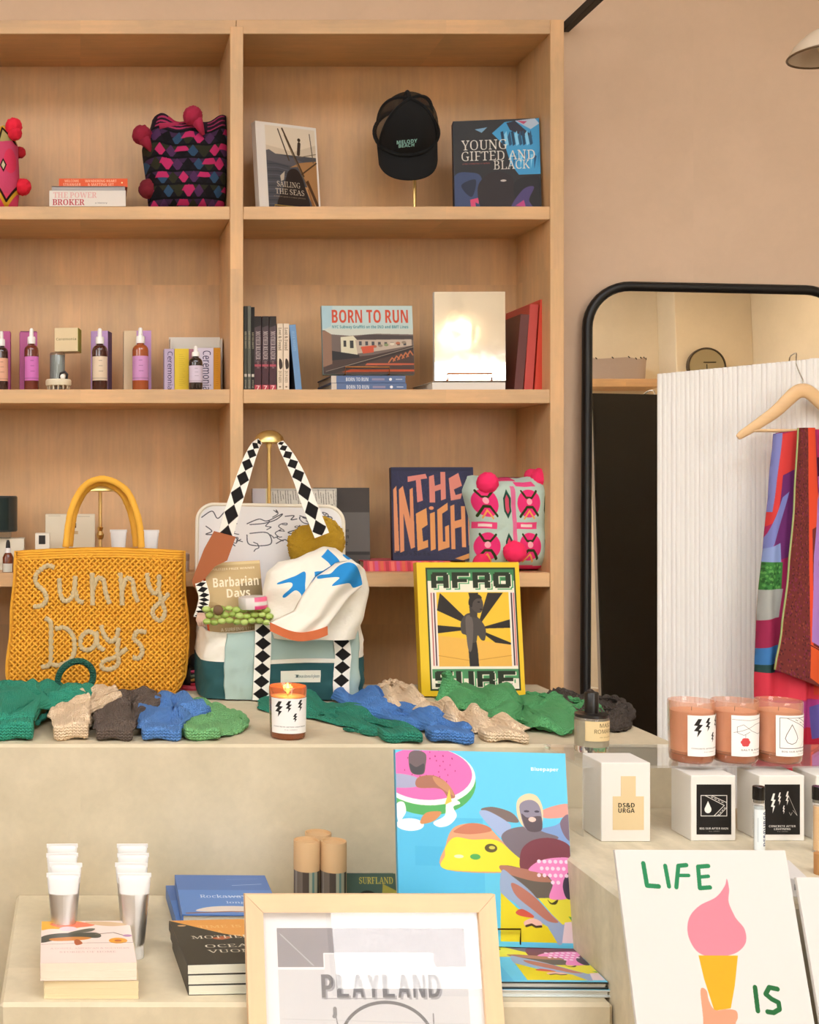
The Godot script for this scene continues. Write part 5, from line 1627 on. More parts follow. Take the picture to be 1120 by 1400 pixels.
func care_shelf() -> void:
	var z := 3.5
	var s := z / F
	var zb := 3.55
	var sb := zb / F
	# cartons behind the bottles
	carton("magenta carton behind the leftmost bottle, cut by the photo's edge", X(-14, zb), S2, zb, 28 * sb, 84 * sb, 0.05, "b4528a", Basis.IDENTITY)
	var o := carton("rose pink carton with raised lid behind the bottle with a pink label", X(27, zb), S2, zb, 24 * sb, 83 * sb, 0.05, "b65c92", yaw(4))
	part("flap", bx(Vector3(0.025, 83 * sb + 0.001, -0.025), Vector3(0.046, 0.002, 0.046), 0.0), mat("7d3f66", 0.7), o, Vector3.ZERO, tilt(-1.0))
	o = carton("lilac carton behind the bottle with a cream label", X(124, zb), S2, zb, 24 * sb, 84 * sb, 0.05, "b593c4", yaw(-14))
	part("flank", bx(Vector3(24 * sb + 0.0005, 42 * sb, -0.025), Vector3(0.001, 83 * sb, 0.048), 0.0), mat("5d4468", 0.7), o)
	o = carton("tall carton with one kraft side and one lilac side behind the amber bottle", X(169, zb - 0.01), S2, zb - 0.01, 18 * sb, 84 * sb, 0.056, "d2bb98", yaw(0))
	part("flank", bx(Vector3(18 * sb + 0.0115, 42 * sb, -0.004), Vector3(0.058, 84 * sb, 0.002), 0.0), mat("b88cc0", 0.6), o, Vector3.ZERO, yaw(-4))
	print_on(o, "lettering", ceremonia("b88cc0", "4a3560"), 18 * sb + 0.004, 0.002, 18 * sb + 0.039, 83 * sb, 0.0005)
	# bottles
	spray_bottle("dark spray bottle with peach label at the left edge", 2, z, 9.2 * s, 453, "3a1f1c", "d9a58a")
	spray_bottle("amber spray bottle with bright pink label before the rose carton", 43, z, 10 * s, 449, "6b2f22", "cc74b8")
	spray_bottle("dark amber spray bottle with cream label before the lilac carton", 136.5, z, 10.6 * s, 449, "44201a", "ddc8ae")
	spray_bottle("clear amber spray bottle with lilac label before the kraft carton", 192, z, 11.2 * s, 448, "a2512a", "c890c0")
	# glass jar with a kraft carton on top, brush in front
	var jar := thing("glass_jar", "clear glass jar holding up the small kraft carton", "jar", Vector3(X(78.5, zb), S2, -zb))
	var jr := 10.5 * sb
	var jh := Y(482.5, zb) - S2
	part("body", lat([[0.0, 0.0], [jr, 0.0], [jr, jh - 0.004], [jr * 0.9, jh], [0.0, jh]], 32), mat("dfe4e0", 0.0, 0.0, "glass"), jar)
	part("lining", lat([[0.0, 0.003], [jr * 0.82, 0.003], [jr * 0.82, jh - 0.008], [0.0, jh - 0.008]], 32), mat("c9cfca", 0.6), jar)
	o = carton("small kraft carton with green flank standing on the glass jar", X(74.5, zb - 0.03), S2 + jh + 0.0004, zb - 0.03, 32 * sb, 32 * sb, 0.06, "dcc79f", yaw(-9))
	part("flank", bx(Vector3(32 * sb + 0.0006, 16 * sb, -0.03), Vector3(0.001, 31.5 * sb, 0.058), 0.0), mat("93932c", 0.6), o)
	var c := Cv.new(160, 160, "dcc79f")
	c.text("Ceremonia", 0.06, 0.42, 0.94, 0.53, "6d5f42", "Droid Sans", 400)
	print_on(o, "lettering", c.tex(), 0.001, 0.001, 32 * sb - 0.001, 32 * sb - 0.001)
	var br := thing("scalp_brush", "round cream scalp brush with bristles and a black and white knob", "brush", Vector3(X(80, z - 0.03), S2, -z + 0.03))
	var r := 17.5 * s
	part("disc", lat([[0.0, 0.012], [r * 0.95, 0.012], [r, 0.015], [r, 0.026], [r * 0.92, 0.0295], [0.0, 0.030]], 36), mat("e4d6ba", 0.5), br)
	for ring in [[0.0, 1], [0.4, 6], [0.82, 13]]:
		for k in ring[1]:
			var t: float = TAU * k / ring[1]
			part("bristle", lat([[0.0, 0.0], [0.0016, 0.001], [0.0026, 0.014], [0.0, 0.014]], 8, Transform3D(Basis.IDENTITY, Vector3(sin(t) * r * ring[0], 0, cos(t) * r * ring[0]))), mat("ded0b6", 0.5), br)
	var kn := new_st()
	tube(kn, [Vector3(0.004, 0.0295, 0.006), Vector3(0.006, 0.046, 0.006), Vector3(0.018, 0.05, 0.006), Vector3(0.024, 0.043, 0.006), Vector3(0.022, 0.0295, 0.006)], 0.0036, 8)
	part("knob", kn, mat("191615", 0.3), br)
	kn = new_st()
	ball(kn, Vector3(0.012, 0.037, 0.008), 0.0075)
	part("knob_cap", kn, mat("efece6", 0.3), br)
	# yellow group
	var zc := 3.58
	var sc := zc / F
	o = thing("tray_box", "open white display box standing behind the yellow cartons", "box", Vector3(X(233, zc), S2, -zc))
	var wht := mat("d9d2c6", 0.7)
	var tw := 71 * sc
	var th := 80 * sc
	part("back_wall", bx(Vector3(tw * 0.5, th * 0.5, -0.06), Vector3(tw, th, 0.002), 0.0), wht, o)
	part("floor", bx(Vector3(tw * 0.5, 0.0014, -0.03), Vector3(tw - 0.002, 0.002, 0.058), 0.0), wht, o)
	for e in [0.001, tw - 0.001]: part("side_wall", bx(Vector3(e, th * 0.47, -0.029), Vector3(0.002, th * 0.94, 0.058), 0.0), wht, o)
	var crt := func(label: String, px: float, wl: float, wr: float, hh: float, lil: String, yel: String, zz: float) -> void:
		var s3 := zz / F
		var k := carton(label, X(px, zz), S2, zz, wl * s3, hh * s3, 0.042, lil, yaw(0))
		print_on(k, "lettering", ceremonia(lil, "3b3350"), 0.001, 0.001, wl * s3 - 0.001, hh * s3 - 0.001)
		part("flank", bx(Vector3(wl * s3 + wr * s3 * 0.5, hh * s3 * 0.5, -0.012), Vector3(wr * s3 - 0.0006, hh * s3 + 0.001, 0.02), 0.0008), mat(yel, 0.55), k)
		var q := Cv.new(60, 240, yel)
		for j in 16: q.rect(0.28, 0.12 + 0.05 * j, 0.6 + 0.08 * (j % 3), 0.13 + 0.05 * j, Color(yel).darkened(0.14).to_html(false))
		print_on(k, "fine_print", q.tex(), wl * s3 + 0.002, 0.002, (wl + wr) * s3 - 0.002, hh * s3 - 0.002, -0.0014)
	crt.call("lilac and yellow carton at the left of the small dropper", 224.5, 14, 20, 58, "b3a3bd", "dcbe3a", 3.5)
	crt.call("white and amber carton at the right of the small dropper", 270, 22, 10, 60, "cdc3d2", "c98a1e", 3.52)
	carton("mauve carton behind the small bottle between two yellow-sided cartons", X(257.6, 3.54), S2, 3.54, 10 * sb, 59 * sb, 0.02, "a56a7c", Basis.IDENTITY)
	spray_bottle("small dark bottle with white pump and lilac label before the yellow cartons", 267.5, 3.44 + 0.02, 9.6 * 3.46 / F, 473, "2f231f", "cfc0d0")

	# third shelf, left: jars and cards behind the yellow tote
	z = 3.56
	s = z / F
	o = carton("cream box printed with an amber dropper bottle at the left edge", X(-16, z), S3, z, 49 * s, Y(736, z) - S3, 0.07, "dcd4c0", Basis.IDENTITY)
	var tin := thing("tin_canister", "dark green tin canister with a pale paper strip, topmost at the left edge", "canister", Vector3(X(-10, z + 0.02), Y(727, z), -z - 0.02))
	var r2 := 34 * s
	# the canister stands on a clear block on the box
	part("body", lat([[0.0, 0.0], [r2 - 0.003, 0.0], [r2, 0.003], [r2, 49 * s - 0.003], [r2 - 0.003, 49 * s], [0.0, 49 * s]], 40), mat("2e3535", 0.35), tin)
	c = Cv.new(260, 120, "22302f")
	c.rect(0.3, 0.1, 0.62, 0.24, "cfd0c8").text("HAIR FLUX", 0.34, 0.14, 0.58, 0.21, "6a6f68").text("BAY", 0.42, 0.52, 0.52, 0.58, "9fb0a8").text("AND BERGAMOT", 0.34, 0.66, 0.6, 0.72, "9fb0a8").rect(0.3, 0.38, 0.66, 0.39, "3f5550").rect(0.3, 0.83, 0.66, 0.845, "5f7a72")
	var st := new_st()
	lathe(st, [[r2 + 0.0005, 0.006], [r2 + 0.0005, 49 * s - 0.006]], 24, Transform3D.IDENTITY, -0.9, 0.75)
	part("label", st, tmat(c.tex(), 0.5), tin.get_node("body"))
	var blk := thing("acrylic_block", "clear acrylic block between the dark canister and the cream box", "block", Vector3(X(-4, z + 0.02), Y(736, z) + 0.0002, -z - 0.02))
	part("body", bx(Vector3(0, (9 * s - 0.0004) * 0.5, 0), Vector3(0.08, 9 * s - 0.0008, 0.05), 0.001), mat("e6eeea", 0.0, 0.0, "glass"), blk)
	var zd := 3.47
	var sd := zd / F
	var drop := thing("dropper_bottle", "small amber dropper bottle with black bulb before the cream box", "bottle", Vector3(X(11, zd), S3, -zd))
	r = 7.6 * sd
	part("body", lat([[0.0, 0.0], [r, 0.0], [r, 20 * sd], [r * 0.7, 25 * sd], [r * 0.5, 27 * sd], [0.0, 27 * sd]], 28), mat("6b3018", 0.12, 0.0, "coat"), drop)
	part("collar", lat([[0.0, 26.5 * sd], [r * 0.55, 26.5 * sd], [r * 0.55, 33 * sd], [0.0, 33 * sd]], 20), mat("ece8e6", 0.4), drop)
	part("bulb", lat([[0.0, 33 * sd], [r * 0.42, 33 * sd], [r * 0.36, 40 * sd], [r * 0.2, 44 * sd], [0.0, 44 * sd]], 20), mat("1f1b1a", 0.5), drop)
	st = new_st()
	lathe(st, [[r + 0.0004, 0.001], [r + 0.0004, 12 * sd]], 16, Transform3D.IDENTITY, -1.0, 0.9)
	part("label", st, mat("cfcfc4", 0.6), drop.get_node("body"))
	z = 3.58
	s = z / F
	c = Cv.new(140, 170, "d9cfb8")
	c.rect(0.52, 0.1, 0.6, 0.24, "231f1c").rect(0.5, 0.16, 0.62, 0.24, "231f1c").line([0.5, 0.12, 0.56, 0.09], 0.03, "231f1c").rect(0.48, 0.3, 0.66, 0.36, "c2a67c").rect(0.05, 0.02, 0.3, 0.03, "b5aa92").rect(0.65, 0.03, 0.9, 0.04, "b5aa92")
	o = carton("wide cream box printed with a black pump, behind the yellow tote's handles", X(62, z), S3, z, 68 * s, Y(703, z) - S3, 0.05, "d9cfb8", Basis.IDENTITY)
	print_on(o, "picture", c.tex(), 0.001, 0.001, 68 * s - 0.001, Y(703, z) - S3 - 0.001)
	z = 3.5
	s = z / F
	o = carton("small white box with a black square behind the tote's left handle", X(48, z), S3, z, 20 * s, Y(729, z) - S3, 0.04, "e6dfd0", Basis.IDENTITY)
	part("black_square", bx(Vector3(9.5 * s, Y(738, z) - S3, 0.0), Vector3(9 * s, 12 * s, 0.001), 0.0), mat("1e1b1a", 0.5), o)
	for e in [[162.0, 724.0, "white cream tube standing between the tote's handles"], [206.0, 724.5, "white cream tube standing right of the tote's right handle"]]:
		cream_tube(e[2], Vector3(X(e[0], 3.5), S3, -3.5), Y(e[1], 3.5) - S3, 0.045, 0.014, false, "white cream tubes on the third shelf")
	var wj := thing("white_jar", "small white jar just showing beyond the yellow tote's right edge", "jar", Vector3(X(246, 3.5), S3, -3.5))
	part("body", lat([[0.0, 0.0], [0.024, 0.0], [0.026, 0.003], [0.026, 0.03], [0.0, 0.03]], 28), mat("ddd6d6", 0.4), wj)
	part("lid", lat([[0.0, 0.03], [0.027, 0.03], [0.027, 0.048], [0.024, 0.051], [0.0, 0.051]], 28), mat("b9a6a0", 0.4), wj)

func cream_tube(label: String, at: Vector3, h: float, crimp: float, r: float, silver: bool, group: String, turn := 0.0) -> void:
	var o := thing("cream_tube", label, "tube", at, yaw(turn), group)
	var cap := h * 0.17
	var f := func(v0: float, v1: float, grow: float) -> Callable:
		return func(u: float, v: float) -> Vector3:
			var k := lerpf(v0, v1, v)
			var t := u * TAU
			var wx := lerpf(r, crimp * 0.5, pow(k, 0.9))
			var wz := r * pow(maxf(0.0, 1.0 - k), 0.62) + 0.0012
			return Vector3(sin(t) * (wx + grow), cap + k * (h - cap - 0.004), cos(t) * (wz + grow))
	var white := mat("e6e4e0", 0.4)
	part("cap", lat([[0.0, 0.0], [r * 0.9, 0.0], [r * 0.93, 0.002], [r * 0.93, cap], [0.0, cap]], 28), white, o)
	var split := 0.73 if silver else 0.0
	var st := new_st()
	if silver:
		surf(st, 32, 10, f.call(0.0, 0.75, 0.0))
		part("silver_body", st, mat("e2e2e0", 0.34, 1.0), o)
		st = new_st()
	surf(st, 32, 8, f.call(split, 1.0, 0.0005))
	part("body", st, white, o)
	part("crimp", bx(Vector3(0, h - 0.004, 0), Vector3(crimp + 0.003, 0.008, 0.0026), 0.0006), white, o)

# ---------------------------------------------------------------- knits on the bench
func bench_xz(px: float, py: float) -> Vector2:
	var zz: float = 0.534 * F / (py - VY)
	return Vector2(X(px, zz), -zz)

func knit_layer(o: Node3D, called: String, outline: Array, hgt: float, lift: float, hex: String, folds: Array, seed_: int) -> void:
	# a soft sheet with curling, ruffled edges; outline: corner pixels where it lies; folds: [[angle, wavelength, depth], ...]
	var pts := PackedVector2Array()
	var mid := Vector2(o.position.x, o.position.z)
	var own := Vector2.ZERO
	for i in range(0, outline.size(), 2):
		var p := bench_xz(outline[i], outline[i + 1])
		pts.append(p - mid)
		own += p - mid
	own /= pts.size()
	var n := pts.size()
	var fine := PackedVector2Array()
	for i in n:
		for k in 12: fine.append(pts[i].cubic_interpolate(pts[(i + 1) % n], pts[(i + n - 1) % n], pts[(i + 2) % n], k / 12.0) - own)
	var m := fine.size()
	var wav := func(p: Vector2) -> float:
		var h := 0.0
		for f in folds:
			var d := Vector2.from_angle(f[0])
			h += 1.6 * f[2] * sin(p.dot(d) * TAU / f[1] + 2.4 * noise.get_noise_2d(p.x * 700.0 + seed_ * 30.0, p.y * 400.0))
		var rg := 1.0 - absf(noise.get_noise_2d(p.x * 1100.0 + seed_ * 90.0, p.y * 800.0)) * 3.0
		return h + 0.0025 * maxf(rg, -0.6) + 0.002 * noise.get_noise_2d(p.x * 2600.0 + seed_ * 50.0, p.y * 2600.0)
	var top := func(u: float, v: float) -> Vector3:      # u round the edge, v from the edge to the middle
		var i := int(round(u * m)) % m
		var e := fine[i]
		var k := 1.0 - v
		var run := i / 12.0
		var ruff := 1.0 + (0.03 * sin(run * 5.3 + seed_) + 0.02 * sin(run * 11.0 + seed_ * 2.0)) * pow(k, 3.0)
		var p := own + e * (k * ruff)
		var prof := pow(1.0 - pow(k, 6.0), 0.5)
		var back := clampf(0.5 - (p.y - own.y) * 3.0, 0.0, 1.0)
		var curl := 0.006 * exp(-pow((v - 0.09) / 0.06, 2.0)) * (0.6 + 0.5 * sin(run * 4.1 + seed_))
		var edge := lift + 0.011 * absf(sin(run * 2.7 + seed_)) * (1.0 if lift > 0.0 else 0.4)
		return Vector3(p.x, 0.0015 + edge + maxf(0.0, (hgt * (0.55 + 0.65 * back) + wav.call(p + mid)) * prof + curl), p.y)
	var st := new_st()
	surf(st, m, 24, top, true)
	var under := func(u: float, v: float) -> Vector3:
		var q: Vector3 = top.call(u, 0.0)
		return Vector3(lerpf(q.x, own.x, v), q.y - 0.001, lerpf(q.z, own.y, v))
	surf(st, m, 2, under)
	part(called, st, mat(hex, 0.95, 0.0, "knit"), o)

func knit_piece(label: String, outline: Array, hgt: float, lift: float, hex: String, folds: Array, seed_: int) -> Node3D:
	var mid := Vector2.ZERO
	for i in range(0, outline.size(), 2): mid += bench_xz(outline[i], outline[i + 1])
	mid /= outline.size() * 0.5
	var o := thing("knit_vest", label, "garment", Vector3(mid.x, BENCH, mid.y), Basis.IDENTITY)
	knit_layer(o, "body", outline, hgt, lift, hex, folds, seed_)
	return o

func cuff(o: Node3D, x0: float, x1: float, y0: float, y1: float, hex: String, turn := 0.0) -> void:   # a folded ribbed welt lying at the front, seen at pixels x0..x1, y0..y1
	var z := 0.534 * F / (y1 - VY)
	var a := Vector3(X(x0, z), BENCH, -z)
	var b := Vector3(X(x1, z), BENCH, -z)
	var h := (y1 - y0) * z / F * 1.12
	var f := func(u: float, v: float) -> Vector3:
		var t := u * TAU
		var e := pow(maxf(0.0, 1.0 - pow(absf(v * 2.0 - 1.0), 14.0)), 0.35)
		var c := Vector2(signf(sin(t)) * pow(absf(sin(t)), 0.5), signf(cos(t)) * pow(absf(cos(t)), 0.5))
		var rib := 1.0 + 0.03 * sin(v * 60.0)
		var q := a.lerp(b, v)
		return q - o.position + Vector3(0, 0.0015 + h * 0.5 * (1.0 + c.y * e * rib) + 0.003 * sin(v * 7.0 + x0), c.x * e * 0.030 - 0.036 + turn * v + 0.004 * sin(v * 9.0))
	var st := new_st()
	surf(st, 28, 60, f)
	part("cuff", st, mat(hex, 0.95, 0.0, "knit"), o)

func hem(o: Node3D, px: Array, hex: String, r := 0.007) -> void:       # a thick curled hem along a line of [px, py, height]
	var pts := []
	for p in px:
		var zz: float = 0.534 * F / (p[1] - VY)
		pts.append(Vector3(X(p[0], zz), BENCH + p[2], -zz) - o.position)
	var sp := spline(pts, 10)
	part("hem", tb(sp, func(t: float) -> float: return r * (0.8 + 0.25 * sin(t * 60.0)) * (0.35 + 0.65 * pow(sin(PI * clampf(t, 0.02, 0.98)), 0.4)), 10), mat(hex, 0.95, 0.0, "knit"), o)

func knits() -> void:
	# left row, fanned: each lies partly on the next
	var g := "79b878"
	var o := knit_piece("green ribbed knit vest lying rightmost of the left row, before the cooler bag", [236, 972.76, 262, 965.56, 292, 968.44, 316, 979.96, 336, 992, 330, 1003, 306, 1009, 252, 1010, 244, 990], 0.017, 0.0, g, [[0.9, 0.09, 0.0036]], 1)
	hem(o, [[310, 980, 0.016], [328, 987, 0.018], [336, 996, 0.013], [322, 1004, 0.007], [304, 1006, 0.007]], g, 0.009)
	cuff(o, 253, 304, 999, 1015, g)
	var bl := "5a8cd0"
	o = knit_piece("blue ribbed knit vest in the left row between the brown and green ones", [194, 971.32, 222, 962.68, 252, 965.56, 276, 977.08, 286, 984.28, 272, 990, 250, 1002, 246, 1010, 196, 1010, 186, 992], 0.017, 0.009, bl, [[0.7, 0.1, 0.0042]], 2)
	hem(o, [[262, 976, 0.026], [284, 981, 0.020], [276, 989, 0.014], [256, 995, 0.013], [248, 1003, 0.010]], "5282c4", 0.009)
	cuff(o, 194, 250, 999, 1015, bl)
	var br := "65574d"
	o = knit_piece("dark brown ribbed knit vest in the left row between the cream and blue ones", [142, 974.2, 170, 964.12, 206, 962.68, 222, 971.32, 222, 978.52, 204, 985, 186, 998, 182, 1010, 133, 1010, 128, 992], 0.016, 0.016, br, [[0.9, 0.08, 0.0048]], 3)
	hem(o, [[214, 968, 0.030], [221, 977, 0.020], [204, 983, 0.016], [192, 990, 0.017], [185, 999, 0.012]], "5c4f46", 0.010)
	cuff(o, 131, 183, 998, 1015, br)
	var cr := "f2d6b2"
	o = knit_piece("cream ruffled knit vest in the left row under the teal one", [96, 975.64, 124, 965.56, 150, 962.68, 166, 971.32, 168, 977.8, 152, 985, 126, 996, 120, 1009, 74, 1009, 66, 994], 0.016, 0.022, cr, [[0.5, 0.05, 0.0054]], 4)
	hem(o, [[158, 966, 0.034], [168, 974, 0.028], [156, 982, 0.020], [142, 986, 0.023], [128, 991, 0.018], [122, 1000, 0.012]], cr, 0.010)
	hem(o, [[150, 976, 0.030], [160, 983, 0.022], [148, 990, 0.014], [132, 995, 0.011]], cr, 0.008)
	cuff(o, 72, 122, 993, 1015, cr, -0.012)
	var te := "2f9a7e"
	o = knit_piece("teal ribbed knit vest at the left end, topmost of the fanned row", [-14, 963.4, 30, 959.08, 62, 962.68, 96, 959.8, 126, 964.84, 134, 972.76, 124, 979.96, 86, 985, 54, 994, 44, 1009, 0, 1010, -14, 1010], 0.018, 0.028, te, [[0.4, 0.11, 0.0054]], 5)
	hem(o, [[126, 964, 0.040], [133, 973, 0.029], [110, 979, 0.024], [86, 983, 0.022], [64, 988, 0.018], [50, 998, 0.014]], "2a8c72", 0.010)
	cuff(o, -16, 46, 992, 1015, te)
	# teal strap standing up in a loop
	var lz := 3.12
	var lp := thing("knit_strap", "teal tubular knit strap standing in a loop before the yellow tote", "strap", P(108, 945, lz))
	var ring := []
	for p in [[82, 950], [79, 930], [86, 914], [100, 905], [114, 905], [125, 914], [127, 928], [120, 942], [110, 952]]: ring.append(P(p[0], p[1], lz + 0.02 * sin(p[0] * 0.05)) - lp.position)
	part("body", tb(spline(ring, 10), 0.0082, 10), mat("23604f", 0.95, 0.0, "knit"), lp)

	# right row
	o = knit_piece("dark brown knit vest rightmost on the bench behind the perfume bottle", [752, 962, 790, 958, 830, 964, 856, 976, 864, 990, 858, 999, 830, 1003, 800, 998, 768, 982], 0.017, 0.000, "4c423a", [[0.4, 0.06, 0.008], [1.3, 0.05, 0.005]], 11)
	hem(o, [[750, 962, 0.020], [764, 962, 0.028], [784, 968, 0.026], [806, 976, 0.022]], "4c423a", 0.014)
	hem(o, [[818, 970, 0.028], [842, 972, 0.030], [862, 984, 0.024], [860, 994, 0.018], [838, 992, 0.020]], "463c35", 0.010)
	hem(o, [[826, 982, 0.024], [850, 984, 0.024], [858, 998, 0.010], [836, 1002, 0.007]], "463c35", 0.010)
	o = knit_piece("teal knit vest left of the right row behind the burning candle", [352, 962, 376, 952, 420, 954, 450, 966, 516, 980, 556, 992, 576, 1004, 560, 1010, 520, 1006, 480, 998, 440, 988, 400, 980, 362, 974], 0.014, 0.000, "2b8a70", [[0.25, 0.14, 0.006]], 12)
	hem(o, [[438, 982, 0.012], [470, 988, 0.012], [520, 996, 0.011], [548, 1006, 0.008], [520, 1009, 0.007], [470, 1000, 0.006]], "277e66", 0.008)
	cuff(o, 524, 578, 1003, 1017, "2b8a70", 0.02)
	o = knit_piece("cream knit vest in the right row between the blue and green ones", [512, 960, 530, 952, 556, 954, 580, 968, 618, 976, 670, 986, 716, 1000, 720, 1007, 696, 1010, 656, 1006, 606, 992, 570, 982, 528, 974], 0.017, 0.001, "f2d6b2", [[0.2, 0.06, 0.008]], 13)
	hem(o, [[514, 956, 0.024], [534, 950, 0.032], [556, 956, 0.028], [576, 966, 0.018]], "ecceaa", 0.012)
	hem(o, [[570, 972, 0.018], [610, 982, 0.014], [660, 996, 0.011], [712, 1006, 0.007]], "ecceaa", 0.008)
	cuff(o, 664, 722, 1002, 1016, "f2d6b2", 0.024)
	o = knit_piece("blue ribbed knit vest in the right row between the teal and cream ones", [456, 962, 480, 952, 502, 954, 530, 968, 580, 981, 620, 993, 642, 1002, 630, 1010, 600, 1008, 566, 1000, 512, 985, 474, 974], 0.017, 0.003, "5286cc", [[0.3, 0.12, 0.007]], 14)
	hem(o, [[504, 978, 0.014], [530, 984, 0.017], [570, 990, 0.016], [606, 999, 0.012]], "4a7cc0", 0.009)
	cuff(o, 590, 647, 1001, 1017, "5286cc", 0.026)
	o = knit_piece("green ribbed knit vest lying broad before the yellow book", [600, 960, 640, 952, 690, 956, 722, 964, 760, 970, 800, 972, 824, 980, 818, 994, 780, 1008, 742, 1004, 690, 993, 650, 982, 612, 974], 0.022, 0.003, "5aa86a", [[0.35, 0.11, 0.008]], 15)
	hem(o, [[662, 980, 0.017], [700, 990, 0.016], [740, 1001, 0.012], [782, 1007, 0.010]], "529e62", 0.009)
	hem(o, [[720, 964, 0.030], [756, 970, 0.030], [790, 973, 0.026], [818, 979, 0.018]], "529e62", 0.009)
	# the green top's upright fold in front of the book
	var gz := 3.1
	var fst := new_st()
	var fold := func(t2: float) -> Callable:
		return func(u: float, v: float) -> Vector3:
			var l: float = lerpf(588.0, 606.0, pow(v, 0.7))
			var r: float = lerpf(742.0, lerpf(742.0, 640.0, v), pow(v, 1.2))
			var tp: float = edge_at([[0.0, 922.0], [0.18, 919.0], [0.35, 931.0], [0.6, 936.0], [1.0, 952.0]], u)
			var x := lerpf(l, r, u)
			var y := lerpf(972.0, tp, v)
			return P(x, y, gz - 0.02 * sin(u * PI * 2.0) * v - 0.05 * (1.0 - v)) - o.position + Vector3(0, 0, t2 + 0.006 * sin(u * 14.0))
	surf(fst, 36, 14, fold.call(0.012))
	surf(fst, 36, 14, fold.call(0.0), true)
	part("raised_fold", fst, mat("5aa86a", 0.95, 0.0, "knit"), o)
	var rim := []
	for k in 25: rim.append(fold.call(0.006).call(k / 24.0, 1.0))
	part("hem", tb(rim, 0.007, 8), mat("5aa86a", 0.95, 0.0, "knit"), o)

	# burning candle
	candle("burning amber glass candle with a lightning bolt label on the bench edge", Vector3(X(393.5, 2.70), BENCH, -2.70), 25.5 * 2.70 / F, 71 * 2.70 / F, "bolts", true, 0.0)

	# black beaded bag peeping out between the totes
	var bg := thing("beaded_purse", "small black purse with pink and red trim between the two totes", "purse", P(262, 944, 3.36), yaw(0))
	bg.position.y = BENCH
	var s := 3.36 / F
	var st := new_st()
	ball(st, Vector3(-0.004, 0.032, 0), 0.034, 0.05, Vector3(1.0, 0.9, 0.8), 24)
	ball(st, Vector3(0.014, 0.068, -0.004), 0.024, 0.05, Vector3(1.0, 1.1, 0.8), 24)
	part("body", st, mat("1a1417", 0.5), bg)
	var c := [["e0507c", 0.048], ["8a9a80", 0.036], ["d0a050", 0.026], ["d43a52", 0.014]]
	for e in c:
		var w: float = 0.02
		part("stripe", tb([Vector3(-0.004, e[1], 0.024), Vector3(0.012, e[1] + 0.002, 0.027), Vector3(0.026, e[1], 0.022)], 0.0042, 8), mat(e[0], 0.6), bg)
	part("sole", lat([[0.0, 0.0], [0.038, 0.0], [0.04, 0.006], [0.036, 0.012], [0.0, 0.012]], 28), mat("c23c50", 0.6), bg)

	# AFRO SURF
	var z := 3.22
	s = z / F
	var cv := Cv.new(300, 380, "e8c22c")
	cv.rect(0.085, 0.04, 0.96, 0.96, "2c3a24").rect(0.1, 0.052, 0.945, 0.948, "ece4cf")
	cv.rect(0.1, 0.052, 0.945, 0.14, "3f7a4c").rect(0.11, 0.8, 0.945, 0.87, "4d8a5a")
	var gl := func(key: String, x0: float, y0: float, w: float, h: float, off: float, col: String) -> void:
		var q := func(a: float, b: float, e: float, f: float) -> void: cv.rect(x0 + a * w + off, y0 + b * h + off * 0.6, x0 + e * w + off, y0 + f * h + off * 0.6, col)
		match key:
			"A":
				q.call(0.0, 0.12, 0.3, 1.0)
				q.call(0.7, 0.12, 1.0, 1.0)
				q.call(0.08, 0.0, 0.92, 0.24)
				q.call(0.3, 0.54, 0.7, 0.74)
			"F":
				q.call(0.0, 0.0, 0.32, 1.0)
				q.call(0.3, 0.0, 1.0, 0.24)
				q.call(0.3, 0.42, 0.86, 0.64)
			"R":
				q.call(0.0, 0.0, 0.3, 1.0)
				q.call(0.3, 0.0, 0.95, 0.22)
				q.call(0.7, 0.1, 1.0, 0.55)
				q.call(0.3, 0.46, 0.9, 0.66)
				q.call(0.68, 0.6, 1.0, 1.0)
			"O":
				q.call(0.0, 0.1, 0.3, 0.9)
				q.call(0.7, 0.1, 1.0, 0.9)
				q.call(0.08, 0.0, 0.92, 0.24)
				q.call(0.08, 0.76, 0.92, 1.0)
			"S":
				q.call(0.0, 0.06, 0.3, 0.58)
				q.call(0.08, 0.0, 1.0, 0.22)
				q.call(0.0, 0.4, 0.95, 0.6)
				q.call(0.7, 0.46, 1.0, 0.94)
				q.call(0.0, 0.78, 0.92, 1.0)
			"U":
				q.call(0.0, 0.0, 0.3, 0.95)
				q.call(0.7, 0.0, 1.0, 0.95)
				q.call(0.08, 0.76, 0.92, 1.0)
	for w in [["AFRO", 0.075], ["SURF", 0.815]]:
		for pass_ in 3:
			for k in 4: gl.call(w[0][k], 0.135 + k * 0.203, w[1], 0.17, 0.118, [0.022, 0.010, 0.0][pass_], ["4f9a62", "e9e4cc", "26301f"][pass_])
	cv.rect(0.12, 0.225, 0.175, 0.78, "efd9cf").rect(0.125, 0.23, 0.135, 0.775, "b05a50").rect(0.15, 0.23, 0.162, 0.775, "3a2c38").rect(0.9, 0.225, 0.945, 0.78, "efd9cf").rect(0.905, 0.23, 0.918, 0.775, "3a2c38").rect(0.928, 0.23, 0.938, 0.775, "c05c58")
	cv.rect(0.18, 0.225, 0.885, 0.78, "edbf36")
	var ctr := Vector2(0.56, 0.5)
